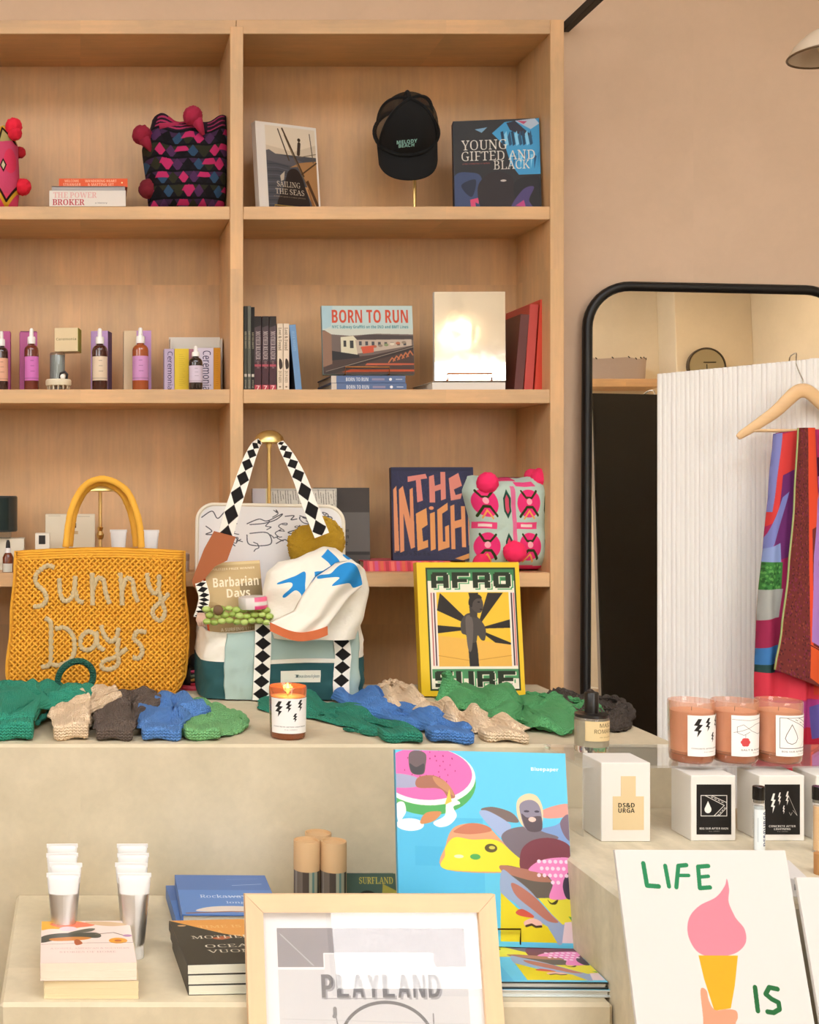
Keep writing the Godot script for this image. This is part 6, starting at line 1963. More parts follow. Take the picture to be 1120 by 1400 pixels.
	for a in [[175, 184], [-160, -142], [-104, -84], [-66, -45], [-12, -1], [18, 31]]:
		var q := [ctr.x, ctr.y]
		for k in 2:
			var d := Vector2(cos(deg_to_rad(a[k])), sin(deg_to_rad(a[k])))
			var t := 9.0
			if d.x > 0.001: t = minf(t, (0.885 - ctr.x) / d.x)
			if d.x < -0.001: t = minf(t, (0.18 - ctr.x) / d.x)
			if d.y > 0.001: t = minf(t, (0.72 - ctr.y) / d.y)
			if d.y < -0.001: t = minf(t, (0.23 - ctr.y) / d.y)
			q.append_array([ctr.x + d.x * t, ctr.y + d.y * t])
		cv.poly(q, "2a2420")
	cv.poly([0.18, 0.55, 0.4, 0.57, 0.885, 0.62, 0.885, 0.78, 0.18, 0.78], "e9b350").line([0.18, 0.7, 0.5, 0.74, 0.885, 0.7], 0.006, "c98f3a")
	cv.poly([0.46, 0.55, 0.545, 0.56, 0.56, 0.66, 0.565, 0.78, 0.475, 0.78, 0.47, 0.66], "2f2a28").smooth([0.435, 0.41, 0.48, 0.385, 0.53, 0.39, 0.60, 0.435, 0.645, 0.5, 0.635, 0.58, 0.60, 0.585, 0.565, 0.55, 0.545, 0.60, 0.47, 0.60, 0.455, 0.55, 0.41, 0.53, 0.405, 0.46], "4a433f").smooth([0.455, 0.42, 0.5, 0.40, 0.525, 0.45, 0.52, 0.55, 0.5, 0.66, 0.47, 0.66, 0.455, 0.55], "665c56").poly([0.495, 0.33, 0.57, 0.36, 0.57, 0.42, 0.5, 0.41], "423b37").smooth([0.495, 0.31, 0.51, 0.265, 0.55, 0.245, 0.595, 0.25, 0.625, 0.285, 0.632, 0.33, 0.61, 0.375, 0.57, 0.38, 0.53, 0.355], "4f4641").smooth([0.49, 0.315, 0.505, 0.262, 0.55, 0.24, 0.6, 0.246, 0.622, 0.272, 0.57, 0.275, 0.535, 0.3, 0.52, 0.34], "292422").ell(0.59, 0.3, 0.014, 0.005, "1d1917").ell(0.61, 0.355, 0.014, 0.005, "2a2220")
	cv.rect(0.78, 0.895, 0.9, 0.93, "efe6d6").text("afrosurf", 0.8, 0.905, 0.88, 0.92, "6a5a4a")
	var b := book("hardcover_book", "yellow book with blocky green-shadowed capitals and black sun rays", 143 * s, 183 * s, 0.03, {"front": cv.tex(), "col": "e0b824"})
	place(b, Vector3(X(575, z), BENCH + 0.004, -z + 0.012), yaw(1.5) * tilt(8))
	wire_easel("thin wire easel under the yellow book on the bench", Vector3(X(646, z), BENCH, -z + 0.016), 0.12, 0.02, yaw(1.5), "b5793f", 0.07)

# ---------------------------------------------------------------- candles, perfume
func bolts_art(c: Cv, ink: String) -> void:
	for e in [[0.22, 0.08, 0.36], [0.45, 0.06, 0.26], [0.73, 0.04, 0.26], [0.6, 0.42, 0.2]]:
		var x: float = e[0]
		var y: float = e[1]
		var h: float = e[2] * 1.25
		var w: float = h * 0.5
		c.poly([x, y, x + w * 0.35, y, x + w * 0.1, y + h * 0.3, x + w * 0.45, y + h * 0.32, x + w * 0.05, y + h * 0.6, x + w * 0.35, y + h * 0.62, x - w * 0.1, y + h, x - w * 0.02, y + h * 0.68, x - w * 0.4, y + h * 0.66, x - w * 0.05, y + h * 0.38, x - w * 0.4, y + h * 0.36], ink)

func candle(label: String, at: Vector3, r: float, h: float, art: String, lit: bool, turn: float) -> void:
	var o := thing("glass_candle", label, "candle", at, yaw(turn))
	var gl := mat("e59a6a" if not lit else "b86f42", 0.05, 0.0, "glass")
	var g := StandardMaterial3D.new()
	g.albedo_color = Color("dd9870", 0.26)
	g.transparency = BaseMaterial3D.TRANSPARENCY_ALPHA
	g.roughness = 0.05
	if lit: g.albedo_color = Color("96552c", 0.42)
	var st := new_st()
	lathe(st, [[0.0, 0.0], [r * 0.86, 0.0], [r * 0.93, 0.004], [r * 0.95, 0.012], [r, h * 0.97], [r * 0.985, h], [r * 0.95, h], [r * 0.93, h * 0.97], [r * 0.88, 0.016], [0.0, 0.016]], 48)
	part("glass", st, g, o)
	part("amber_foot", lat([[0.0, 0.0005], [r * 0.82, 0.0005], [r * 0.90, 0.004], [r * 0.925, 0.012], [r * 0.925, 0.0155], [0.0, 0.0155]], 40), mat("7c3416", 0.12, 0.0, "coat"), o)
	var wt := h * (0.83 if not lit else 0.80)
	var wax := mat("e6a680" if not lit else "dcb184", 0.5)
	part("wax", lat([[0.0, 0.0215], [r * 0.868, 0.0215], [r * 0.915, wt], [r * 0.2, wt - 0.001], [0.0, wt - 0.001]], 40), wax, o)
	part("base", lat([[0.0, 0.0165], [r * 0.86, 0.0165], [r * 0.865, 0.018], [r * 0.866, 0.021], [0.0, 0.021]], 40), mat("8a3d1c" if not lit else "74300f", 0.15, 0.0, "coat"), o)
	part("wick", tb([Vector3(0, wt - 0.002, 0), Vector3(0.0006, wt + 0.008, 0)], 0.0008, 6), mat("2a1d16", 0.9), o)
	if lit:
		var fm := StandardMaterial3D.new()
		fm.albedo_color = Color("ffdf9a")
		fm.emission_enabled = true
		fm.emission = Color(1.0, 0.75, 0.35)
		fm.emission_energy_multiplier = 5.0
		var fs := new_st()
		lathe(fs, [[0.0, wt + 0.003], [0.0042, wt + 0.009], [0.0046, wt + 0.014], [0.0026, wt + 0.022], [0.0, wt + 0.029]], 16)
		part("flame", fs, fm, o)
		var l := OmniLight3D.new()
		l.name = "flame_light"
		l.light_color = Color(1.0, 0.7, 0.35)
		l.light_energy = 0.012
		l.light_size = 0.004
		l.shadow_enabled = true
		l.omni_range = 10.0
		l.omni_attenuation = 2.0
		o.add_child(l)
		l.position = Vector3(0, wt + 0.015, 0)
	var c := Cv.new(220, 210, "efece8")
	match art:
		"bolts":
			bolts_art(c, "24201e")
			c.text("CONCRETE AFTER LIGHTNING", 0.08, 0.79, 0.92, 0.825, "8a8582").text("8 oz. CANDLE", 0.36, 0.875, 0.66, 0.9, "a5a09c")
		"rose":
			c.line([0.02, 0.1, 0.4, 0.12, 0.98, 0.06], 0.008, "6b6864").line([0.05, 0.42, 0.2, 0.38, 0.36, 0.32, 0.55, 0.22, 0.75, 0.2, 0.9, 0.3, 0.85, 0.45, 0.65, 0.46, 0.45, 0.38, 0.25, 0.22, 0.12, 0.28, 0.12, 0.42, 0.26, 0.48, 0.4, 0.4], 0.009, "6b6864").line([0.3, 0.46, 0.3, 0.56], 0.007, "6b6864")
			for k in 6: c.ell(0.3 + 0.055 * cos(k * 1.05), 0.65 + 0.06 * sin(k * 1.05), 0.055, 0.05, "cf4a4c")
			c.text("SALT & ROSES", 0.2, 0.82, 0.8, 0.86, "8a8582").text("8 oz. CANDLE", 0.5, 0.9, 0.8, 0.925, "a5a09c")
		"drop":
			c.line([0.08, 0.06, 0.95, 0.06, 0.95, 0.8, 0.08, 0.8, 0.08, 0.06], 0.012, "54504d").line([0.22, 0.06, 0.95, 0.42], 0.01, "54504d").line([0.5, 0.06, 0.95, 0.27], 0.01, "54504d").line([0.55, 0.8, 0.95, 0.46], 0.006, "85807c")
			for k in 4: c.line([0.42 + k * 0.13, 0.1 + k * 0.062, 0.48 + k * 0.13, 0.13 + k * 0.062], 0.012, "54504d")
			c.line([0.34, 0.22, 0.22, 0.46, 0.19, 0.56, 0.24, 0.66, 0.34, 0.7, 0.44, 0.66, 0.49, 0.56, 0.46, 0.46, 0.34, 0.22], 0.014, "54504d").text("BIG SUR AFTER RAIN", 0.12, 0.86, 0.88, 0.9, "8a8582").text("8 oz. CANDLE", 0.5, 0.93, 0.8, 0.955, "a5a09c")
	st = new_st()
	var half := 1.18 if lit else 1.0
	var cen := 0.0 if lit else 0.32
	var y0 := h * 0.135
	var y1 := h * 0.80
	lathe(st, [[lerpf(r * 0.95, r, 0.1) + 0.0008, y0], [lerpf(r * 0.95, r, 0.82) + 0.0008, y1]], 28, Transform3D.IDENTITY, cen - half, cen + half)
	part("label", st, tmat(c.tex(), 0.55), o.get_node("glass"))

func white_box(label: String, px: float, py: float, pw: float, ph: float, depth: float, kind: String) -> void:
	var z := 0.665 * F / (py - VY)
	var s := z / F
	var w := pw * s
	var h := ph * s
	var o := carton(label, X(px, z), STEP + 0.0003, z, w, h, depth, "e0dcd4", yaw(0), "", "white_box")
	if kind == "perfume":
		var st := new_st()
		var q := PackedVector2Array()
		for p in [[0.235, 0.15], [0.865, 0.15], [0.865, 0.575], [0.70, 0.575], [0.70, 0.83], [0.40, 0.83], [0.40, 0.575], [0.235, 0.575]]: q.append(Vector2(p[0] * w, p[1] * h))
		prism(st, q, 0.0, 0.0006)
		part("bottle_window", st, mat("d9c296", 0.6), o)
		var ls := new_st(false)
		var c := Cv.new(160, 80, "d9c296")
		c.text("DS&D", 0.04, 0.06, 0.96, 0.46, "2b2620", "Droid Sans", 700).text("URGA", 0.04, 0.54, 0.96, 0.94, "2b2620", "Droid Sans", 700)
		print_on(o, "lettering", c.tex(), 0.33 * w, 0.36 * h, 0.69 * w, 0.50 * h, 0.0009)
	else:
		var c := Cv.new(160, 230, "1d1a18")
		if kind == "drop":
			c.line([0.13, 0.22, 0.87, 0.22, 0.87, 0.63, 0.13, 0.63, 0.13, 0.22], 0.022, "dcd8d0").line([0.24, 0.22, 0.80, 0.42], 0.02, "dcd8d0").line([0.42, 0.22, 0.86, 0.36], 0.02, "dcd8d0").line([0.8, 0.42, 0.5, 0.63], 0.02, "dcd8d0").line([0.87, 0.46, 0.64, 0.63], 0.02, "dcd8d0").ell(0.33, 0.5, 0.1, 0.075, "e8e4dc").poly([0.33, 0.33, 0.42, 0.47, 0.24, 0.47], "e8e4dc")
			for k in 4: c.line([0.42 + 0.1 * k, 0.25 + 0.033 * k, 0.47 + 0.1 * k, 0.268 + 0.033 * k], 0.02, "dcd8d0").line([0.82 - 0.06 * k, 0.46 + 0.045 * k, 0.79 - 0.06 * k, 0.482 + 0.045 * k], 0.02, "dcd8d0")
			c.text("BIG SUR AFTER RAIN", 0.09, 0.86, 0.91, 0.90, "dcd8d0").text("8 oz. CANDLE", 0.36, 0.925, 0.66, 0.945, "9a958c")
		else:
			for e in [[0.24, 0.18, 0.4], [0.42, 0.16, 0.26], [0.64, 0.14, 0.28], [0.54, 0.42, 0.18]]:
				var x: float = e[0]
				var y: float = e[1]
				var hh: float = e[2]
				var ww: float = hh * 0.4
				c.poly([x, y, x + ww * 0.35, y, x + ww * 0.1, y + hh * 0.3, x + ww * 0.45, y + hh * 0.32, x + ww * 0.05, y + hh * 0.6, x + ww * 0.35, y + hh * 0.62, x - ww * 0.1, y + hh, x - ww * 0.02, y + hh * 0.68, x - ww * 0.4, y + hh * 0.66, x - ww * 0.05, y + hh * 0.38, x - ww * 0.4, y + hh * 0.36], "e8e4dc")
			c.line([0.66, 0.2, 0.92, 0.62, 0.8, 0.52], 0.012, "bcb8b0").line([0.7, 0.56, 0.74, 0.62, 0.78, 0.56], 0.012, "bcb8b0")
			c.text("CONCRETE AFTER", 0.12, 0.815, 0.88, 0.855, "dcd8d0").text("LIGHTNING", 0.27, 0.87, 0.73, 0.91, "dcd8d0").text("8 oz. CANDLE", 0.36, 0.93, 0.66, 0.95, "9a958c")
		print_on(o, "black_panel", c.tex(), 0.12 * w, 0.10 * h, 0.90 * w, 0.865 * h, 0.0005)

func step_things() -> void:
	white_box("white perfume box with a beige bottle silhouette at the left of the step", 822, 1151, 67.5, 108, 0.089, "perfume")
	white_box("white candle box with a black drop panel, left of the acrylic riser", 945, 1150, 61, 89.5, 0.08, "drop")
	white_box("white candle box with a black lightning panel behind the pale vial", 1038, 1150, 62, 89.5, 0.08, "bolts")
	white_box("white candle box at the right edge, mostly cut off", 1116, 1150, 62, 89.5, 0.08, "drop")
	# acrylic riser over the boxes
	var clear := mat("f2f5f2", 0.0, 0.0, "pane")
	var zf := 2.40
	var zr := 2.60
	var yt := H - 0.5285
	var x0 := X(775, 2.475)
	var o := thing("acrylic_riser", "clear acrylic riser carrying the three candles and the perfume bottle", "riser", Vector3(1.2, STEP, -2.5))
	wpart("top_plate", slab(x0, 1.62, yt - 0.005, yt, zf, zr, 0.0008), clear, o)
	wpart("leg", slab(x0, x0 + 0.004, STEP, yt - 0.0052, zf + 0.001, zr - 0.001, 0.0005), clear, o)
	wpart("leg", slab(1.616, 1.62, STEP, yt - 0.0052, zf + 0.001, zr - 0.001, 0.0005), clear, o)
	var zc := 2.445
	for e in [[945.5, "orange candle with lightning bolts label, leftmost of the three", "bolts"], [1004.5, "orange candle with a red rose label, middle of the three", "rose"], [1064.5, "orange candle with a drop label, rightmost of the three", "drop"]]:
		candle(e[1], Vector3(X(e[0], zc), yt + 0.0003, -zc), 30.0 * zc / F, 83.0 * zc / F, e[2], false, 4.0)
	# perfume bottle
	var zb := 2.535
	var s := zb / F
	var pb := thing("perfume_bottle", "squat clear perfume bottle with cream label and tall black cap", "bottle", Vector3(X(809, zb), yt + 0.0003, -zb))
	var r := 22.5 * s
	var bh := 47 * s
	part("glass", lat([[0.0, 0.0], [r * 0.95, 0.0], [r, 0.003], [r, bh - 0.002], [r * 0.97, bh], [r * 0.4, bh], [0.0, bh]], 44), mat("eeeadf", 0.0, 0.0, "glass"), pb)
	part("perfume", lat([[0.0, 0.012], [r * 0.88, 0.012], [r * 0.9, 0.015], [r * 0.9, bh * 0.9], [0.0, bh * 0.9]], 40), mat("ddd4b8", 0.1), pb)
	part("collar", lat([[0.0, bh + 0.0002], [r * 0.99, bh + 0.0002], [r * 0.98, bh + 0.006], [r * 0.5, bh + 0.008], [0.0, bh + 0.008]], 40), mat("171311", 0.3), pb)
	part("cap", lat([[0.0, bh + 0.008], [r * 0.41, bh + 0.008], [r * 0.41, bh + 32 * s], [r * 0.38, bh + 33 * s], [0.0, bh + 33 * s]], 32), mat("0c0a09", 0.3), pb)
	var c := Cv.new(150, 110, "dcc493")
	c.text("MASO", 0.4, 0.1, 0.85, 0.3, "5d4c32", "Droid Sans", 400).text("ROMANY", 0.25, 0.4, 0.9, 0.6, "5d4c32", "Droid Sans", 400).text("eau de parfum", 0.4, 0.76, 0.85, 0.84, "8a7650", "Droid Sans", 400)
	var st := new_st()
	lathe(st, [[r + 0.0005, bh * 0.36], [r + 0.0005, bh * 0.93]], 24, Transform3D.IDENTITY, -0.75, 1.35)
	part("label", st, tmat(c.tex(), 0.6), pb.get_node("glass"))
	# vials
	for e in [[1037.5, "slim perfume vial with pale label and black cap behind the ice cream poster", "dfe3e0", "b9c2c4"], [1119.0, "slim perfume vial of amber liquid with black cap at the right edge", "dcb078", "d9ae78"]]:
		var zv := 2.30
		var rv := 7.6 * zv / F
		var hv := 0.665 - (1075.0 - VY) * zv / F
		var v := thing("perfume_vial", e[1], "vial", Vector3(X(e[0], zv), STEP + 0.0003, -zv))
		part("liquid", lat([[0.0, 0.004], [rv * 0.8, 0.004], [rv * 0.8, hv * 0.7], [0.0, hv * 0.7]], 24), mat(e[3], 0.2), v)
		part("glass", lat([[0.0, 0.0], [rv, 0.0], [rv, hv * 0.73], [rv * 0.6, hv * 0.75], [0.0, hv * 0.75]], 24), mat("eef0ec", 0.0, 0.0, "pane"), v)
		part("collar", lat([[0.0, hv * 0.752], [rv * 0.9, hv * 0.752], [rv * 0.9, hv * 0.80], [0.0, hv * 0.80]], 20), mat("a8a8a6", 0.25, 1.0), v)
		part("cap", lat([[0.0, hv * 0.80], [rv * 1.02, hv * 0.80], [rv * 1.02, hv - 0.001], [rv * 0.95, hv], [0.0, hv]], 24), mat("151210", 0.2), v)
		if e[0] < 1100.0:
			var vc := Cv.new(40, 160, "dde3e4")
			vc.text("DS&DURGA", 0.62, 0.04, 0.94, 0.9, "4a4f6a", "Droid Sans", 700, 2).rect(0.2, 0.2, 0.3, 0.8, "c4cdd0")
			st = new_st()
			lathe(st, [[rv + 0.0004, 0.006], [rv + 0.0004, hv * 0.66]], 16, Transform3D.IDENTITY, -1.2, 1.2)
			part("label", st, tmat(vc.tex(), 0.5), v.get_node("glass"))
	var tb2 := thing("kraft_tube", "short tan cardboard tube before the amber vial at the right edge", "tube", Vector3(X(1124, 2.17), STEP, -2.17))
	part("body", lat([[0.0, 0.0], [0.0125, 0.0], [0.0125, 0.036], [0.011, 0.037], [0.0, 0.037]], 28), mat("b98550", 0.7), tb2)
	# small sample card box
	var sb := thing("card_box", "low white sample box lying between the two posters on the step", "box", Vector3(X(1075, 2.06), STEP + 0.0003, -2.05), yaw(-14))
	part("body", bx(Vector3(0.0, 0.015, -0.055), Vector3(0.06, 0.03, 0.11), 0.0008), mat("d6d2ce", 0.6), sb)
	part("printed_line", bx(Vector3(0.004, 0.0303, -0.10), Vector3(0.03, 0.0005, 0.004), 0.0), mat("5c5a5a", 0.6), sb)
	part("printed_line", bx(Vector3(0.006, 0.0303, -0.085), Vector3(0.02, 0.0005, 0.006), 0.0), mat("a19d9a", 0.6), sb)
	part("printed_line", bx(Vector3(0.014, 0.016, 0.0003), Vector3(0.014, 0.010, 0.0005), 0.0), mat("8a8886", 0.6), sb)

	# posters leaning on the step
	var lean := Basis(Vector3.RIGHT, deg_to_rad(-18.6))
	var poster := func(label: String, px0: float, px1: float, py: float, zt: float, tex: Texture2D, rz: float) -> void:
		var s2 := zt / F
		var w := (px1 - px0) * s2
		var bs := lean * roll(rz)
		var top := P((px0 + px1) * 0.5, py, zt)
		var hh := (top.y - 0.2615) / cos(deg_to_rad(18.6))
		var p := thing("art_print", label, "print", top - bs * Vector3(0, hh, 0), bs)
		part("board", bx(Vector3(0, hh * 0.5, -0.004), Vector3(w, hh, 0.007), 0.0006), mat("d3cfc9", 0.7), p)
		print_on(p, "print", tex, -w * 0.5 + 0.0004, hh - w * 1.6, w * 0.5 - 0.0004, hh - 0.0004, 0.0)
	var pc := Cv.new(500, 800, "d3cfc9")
	# fractions measured on the photograph: width 234 px, the sheet is foreshortened
	var kx := func(px: float, py: float) -> Array: return [0.5 + (px - 957.0 - (py - 1163.0) * 0.145) / (234.0 + (py - 1163.0) * 0.01), (py - 1163.0) / 234.0 * 0.625 * 1.035]
	var K := func(a: Array) -> Array:
		var q := []
		for i in range(0, a.size(), 2): q.append_array(kx.call(a[i], a[i + 1]))
		return q
	var gr := "1f7a4c"
	pc.line(K.call([879, 1180, 884, 1208, 900, 1209]), 0.026, gr).line(K.call([909, 1183, 914, 1209]), 0.024, gr).line(K.call([924, 1210, 927, 1183, 938, 1182]), 0.024, gr).line(K.call([927, 1195, 941, 1195]), 0.02, gr).line(K.call([968, 1183, 954, 1184, 956, 1211, 970, 1210]), 0.024, gr).line(K.call([956, 1197, 968, 1196]), 0.02, gr)
	pc.smooth(K.call([993, 1199, 996, 1212, 995, 1228, 1002, 1244, 1006, 1250, 1016, 1262, 1017, 1278, 1005, 1290, 985, 1295, 965, 1295, 949, 1287, 939, 1268, 941, 1248, 955, 1233, 978, 1222, 990, 1208]), "ef7f8e")
	pc.poly(K.call([953, 1294, 1006, 1294, 1001, 1330, 995, 1357, 973, 1360, 960, 1322]), "f2a01c")
	pc.smooth(K.call([955, 1336, 963, 1336, 966, 1348, 974, 1359, 990, 1358, 1002, 1360, 1004, 1368, 1001, 1376, 1006, 1385, 1003, 1392, 1006, 1405, 990, 1420, 950, 1420, 951, 1395, 958, 1375]), "df9272")
	pc.line(K.call([1028, 1332, 1031, 1360]), 0.026, "1d5f30").line(K.call([1058, 1334, 1047, 1332, 1042, 1340, 1050, 1346, 1059, 1350, 1060, 1358, 1052, 1362, 1044, 1361]), 0.026, "1d5f30")
	poster.call("white print of a hand holding a pink ice cream cone, leaning on the step", 840.5, 1074.0, 1162.0, 2.02, pc.tex(), -0.2)
	pc = Cv.new(200, 320, "d3cfc9")
	pc.line([0.12, 0.27, 0.12, 0.34], 0.03, "4a5a8a").line([0.05, 0.52, 0.3, 0.5], 0.02, "d9d4cc")
	poster.call("white print at the right edge, mostly cut off, beside the ice cream print", 1089.0, 1300.0, 1200.0, 2.0, pc.tex(), -0.4)

# ---------------------------------------------------------------- low plinth
func low_things() -> void:
	var i := 0
	for e in [[86.5, 1.0, "left"], [182.0, -1.0, "right"]]:
		for k in 4:
			var z := 2.275 + 0.0625 * k
			var dx: float = [0.0, 3.5, -1.5, -1.5][k] if e[1] > 0 else [2.0, -2.5, 0.0, -1.0][k]
			cream_tube(["frontmost", "second", "third", "rearmost"][k] + " silver and white cream tube of the %s column on the low plinth" % e[2], Vector3(X(e[0] + dx, z), LOW + 0.0003, -z), 0.151, 0.058, 0.0185, true, "", rng.randf_range(-4, 4))
	# pink paperbacks
	var z := 2.085
	var s := z / F
	var b := book("paperback_book", "cream paperback lying under the pink flower-painted one", 130 * s, 0.21, 0.031, {"col": "dccaa4", "soft": true, "page": "e6d2a6"})
	place(b, Vector3(X(59.5, z), LOW + 0.0313, -z), flat_foot())
	var c := Cv.new(200, 310, "e9d3c8")
	c.smooth([0, 0, 0.4, 0, 0.5, 0.1, 0.35, 0.2, 0.1, 0.2, 0, 0.22], "e8a83a").smooth([0.1, 0.06, 0.4, 0.02, 0.6, 0.1, 0.45, 0.16, 0.2, 0.16], "e0785a").ell(0.3, 0.2, 0.1, 0.06, "f0c6cc").smooth([0, 0.4, 0.15, 0.32, 0.4, 0.3, 0.6, 0.3, 0.66, 0.36, 0.62, 0.43, 0.4, 0.42, 0.2, 0.46, 0, 0.54], "4b4a40").smooth([0.1, 0.44, 0.35, 0.4, 0.55, 0.42, 0.45, 0.48, 0.15, 0.5], "c9803a").smooth([0.3, 0.3, 0.5, 0.2, 0.6, 0.2, 0.55, 0.27, 0.42, 0.3], "5a584c").line([0.6, 0.34, 0.8, 0.3, 0.95, 0.4], 0.02, "7a6a5a").ell(0.84, 0.5, 0.1, 0.07, "e39a28").ell(0.84, 0.5, 0.04, 0.025, "b8601c").ell(0.95, 0.38, 0.05, 0.03, "b080a0").smooth([0.5, 0.02, 0.8, 0.03, 0.98, 0.1, 0.8, 0.14, 0.6, 0.1], "d0b08a").line([0, 0.58, 0.5, 0.55, 1, 0.55], 0.008, "6a5a50").smooth([0.4, 0.46, 0.45, 0.56, 0.38, 0.6, 0.36, 0.5], "a8542a")
	c.text("A GOSPEL, AMERICAN & SOUTHERN", 0.1, 0.66, 0.95, 0.7, "c4a8a0", "Droid Serif", 400).text("STORIES OF HOME", 0.2, 0.74, 0.8, 0.78, "c4a8a0", "Droid Serif", 400)
	b = book("paperback_book", "pink paperback with painted flowers and a dark bird, topmost of its pair", 132 * s, 0.2, 0.030, {"front": c.tex(), "col": "e6d0c4", "soft": true, "page": "ecdcc6"})
	place(b, Vector3(X(55, z - 0.0), LOW + 0.0316 + 0.0302, -z + 0.004), yaw(1.2) * flat_foot())
	# blue books
	z = 2.35
	s = z / F
	c = Cv.new(200, 300, "5b84c2")
	c.rect(0, 0, 1, 0.4, "5575ae").smooth([0.15, 0.92, 0.3, 0.82, 0.6, 0.8, 0.8, 0.84, 1, 0.8, 1, 0.95, 0.5, 0.94], "d9cdc2").line([0.05, 0.97, 0.5, 0.93, 1, 0.94], 0.03, "8a5a48")
	c.text("Rockaway", 0.22, 0.52, 0.72, 0.62, "d6deea", "Droid Serif", 400).text("long", 0.48, 0.68, 0.68, 0.75, "d6deea", "Droid Serif", 400).line([0.5, 0.58, 0.95, 0.5], 0.014, "cdd8ea").line([0.55, 0.12, 0.9, 0.1], 0.008, "7f9ac8").line([0.6, 0.28, 0.92, 0.24], 0.012, "b8c8e2")
	var t := c.tex()
	b = book("hardcover_book", "blue hardback lying under the other blue one on the low plinth", 0.185, 0.235, 0.026, {"col": "4f78bc", "front": t, "page": "e4ddcc", "group": ""})
	place(b, Vector3(X(243, 2.36), LOW + 0.0263, -2.365), yaw(1.5) * flat_foot())
	b = book("hardcover_book", "blue hardback with white script, topmost behind the black and orange one", 0.185, 0.24, 0.026, {"col": "4f78bc", "front": t, "page": "e4ddcc"})
	place(b, Vector3(X(249, 2.345), LOW + 0.0527, -2.345), yaw(-1.0) * flat_foot())
	# black and orange paperbacks
	z = 2.10
	s = z / F
	c = Cv.new(200, 300, "37322a")
	c.poly([0, 0, 1, 0, 1, 0.52, 0.55, 0.34], "d9974a").ell(0.12, 0.13, 0.05, 0.018, "c9a070").smooth([0.4, 0.44, 0.55, 0.4, 0.62, 0.44, 0.5, 0.48], "b0603a")
	c.text("TIME IS", 0.3, 0.14, 0.8, 0.2, "e2b474", "Droid Serif", 400).text("A", 0.5, 0.26, 0.55, 0.31, "e2b474", "Droid Serif", 400).text("MOTHER", 0.17, 0.38, 0.85, 0.445, "d8d0bc", "Droid Serif", 400).text("OCEAN", 0.28, 0.585, 0.9, 0.65, "d8d0bc", "Droid Serif", 400).text("VUONG", 0.28, 0.70, 0.9, 0.765, "d8d0bc", "Droid Serif", 400)
	t = c.tex()
	for k in 3:
		b = book("paperback_book", ["lowest of three black and orange books beside the framed print", "middle of three black and orange books beside the framed print", "topmost black and orange book with cream capitals beside the framed print"][k], 0.158, 0.215, 0.0165, {"front": t, "col": "332e27", "soft": true, "page": "dcdac6"})
		place(b, Vector3(X(257.5 - k * 0.6, z), LOW + 0.0003 + (k + 1) * 0.0168, -z - 0.001 * k), yaw(3.0 + k * 0.6) * flat_foot())
	# kraft tubes with pencils
	for e in [[419.5, 2.49, "kraft cardboard tube of pencils, left front of three"], [456.0, 2.485, "kraft cardboard tube of pencils, right front of three"], [435.0, 2.545, "kraft cardboard tube of pencils, rear of three"]]:
		var zz: float = e[1]
		var r: float = 17.8 * zz / F
		var o := thing("pencil_tube", e[2], "tube", Vector3(X(e[0], zz), LOW + 0.0003, -zz), yaw(0), "kraft pencil tubes on the low plinth" if false else "")
		var h := 0.151
		var sp := h * 0.62
		part("cap", lat([[0.0, sp], [r, sp], [r, h - 0.001], [r * 0.985, h], [r * 0.9, h], [r * 0.88, h - 0.005], [0.0, h - 0.005]], 36), mat("cda779", 0.75), o)
		var k := Cv.new(200, 120, "c9a87e")
		k.rect(0.2, 0.0, 0.42, 1, "6d6258").rect(0.3, 0.0, 0.34, 1, "8a8078").rect(0.42, 0.0, 0.5, 1, "4a4038").rect(0.5, 0.0, 0.62, 1, "9a9a84").rect(0.54, 0.0, 0.57, 1, "5d7a74").rect(0.62, 0.0, 0.68, 1, "3f3a30").rect(0.2, 0.62, 0.32, 0.85, "5a5a9a").rect(0.2, 0.86, 0.5, 1, "b0605a")
		var st := new_st()
		lathe(st, [[0.0, 0.0], [r * 0.985, 0.0], [r * 0.985, sp]], 40, Transform3D(yaw(180), Vector3.ZERO))
		part("body", st, tmat(k.tex(), 0.6), o)
	# dark teal book behind
	c = Cv.new(150, 60, "4f6458")
	c.text("SURFLAND", 0.3, 0.1, 0.95, 0.3, "c8b656", "Droid Serif", 700).ell(0.45, 0.72, 0.18, 0.22, "2f322a").ell(0.45, 0.85, 0.1, 0.2, "c87a4a").poly([0.75, 0.3, 1, 0.5, 1, 1, 0.7, 1], "a8a04a")
	z = 2.56
	s = z / F
	b = book("hardcover_book", "dark teal book with yellow capitals behind the framed print", 72 * s, 0.066, 0.02, {"front": c.tex(), "col": "3d524a"})
	place(b, Vector3(X(468, z), LOW + 0.0004, -z + 0.02), tilt(14))

	# blue picture book on an easel over copies of itself
	c = Cv.new(480, 500, "64c4e4")
	# fractions from the zooms: a = [525..785, 1070..1230] at 4.308, b = [660..820, 1210..1390] at 7
	var A := func(a: Array) -> Array:
		var q := []
		for j in range(0, a.size(), 2):
			var py: float = 1070.0 + a[j + 1] / 4.308
			var px: float = 525.0 + a[j] / 4.308
			q.append_array([(px - (531.0 + (py - 1078.0) * 0.045)) / 231.0, (py - 1078.0) / 250.0])
		return q
	var B := func(a: Array) -> Array:
		var q := []
		for j in range(0, a.size(), 2):
			var py: float = 1210.0 + a[j + 1] / 7.0
			var px: float = 660.0 + a[j] / 7.0
			q.append_array([(px - (531.0 + (py - 1078.0) * 0.045)) / 234.0, (py - 1078.0) / 250.0])
		return q
	var ea := func(x: float, y: float, rx: float, ry: float, col: String) -> void:
		var q: Array = A.call([x, y])
		c.ell(q[0], q[1], rx / 4.308 / 231.0, ry / 4.308 / 250.0, col)
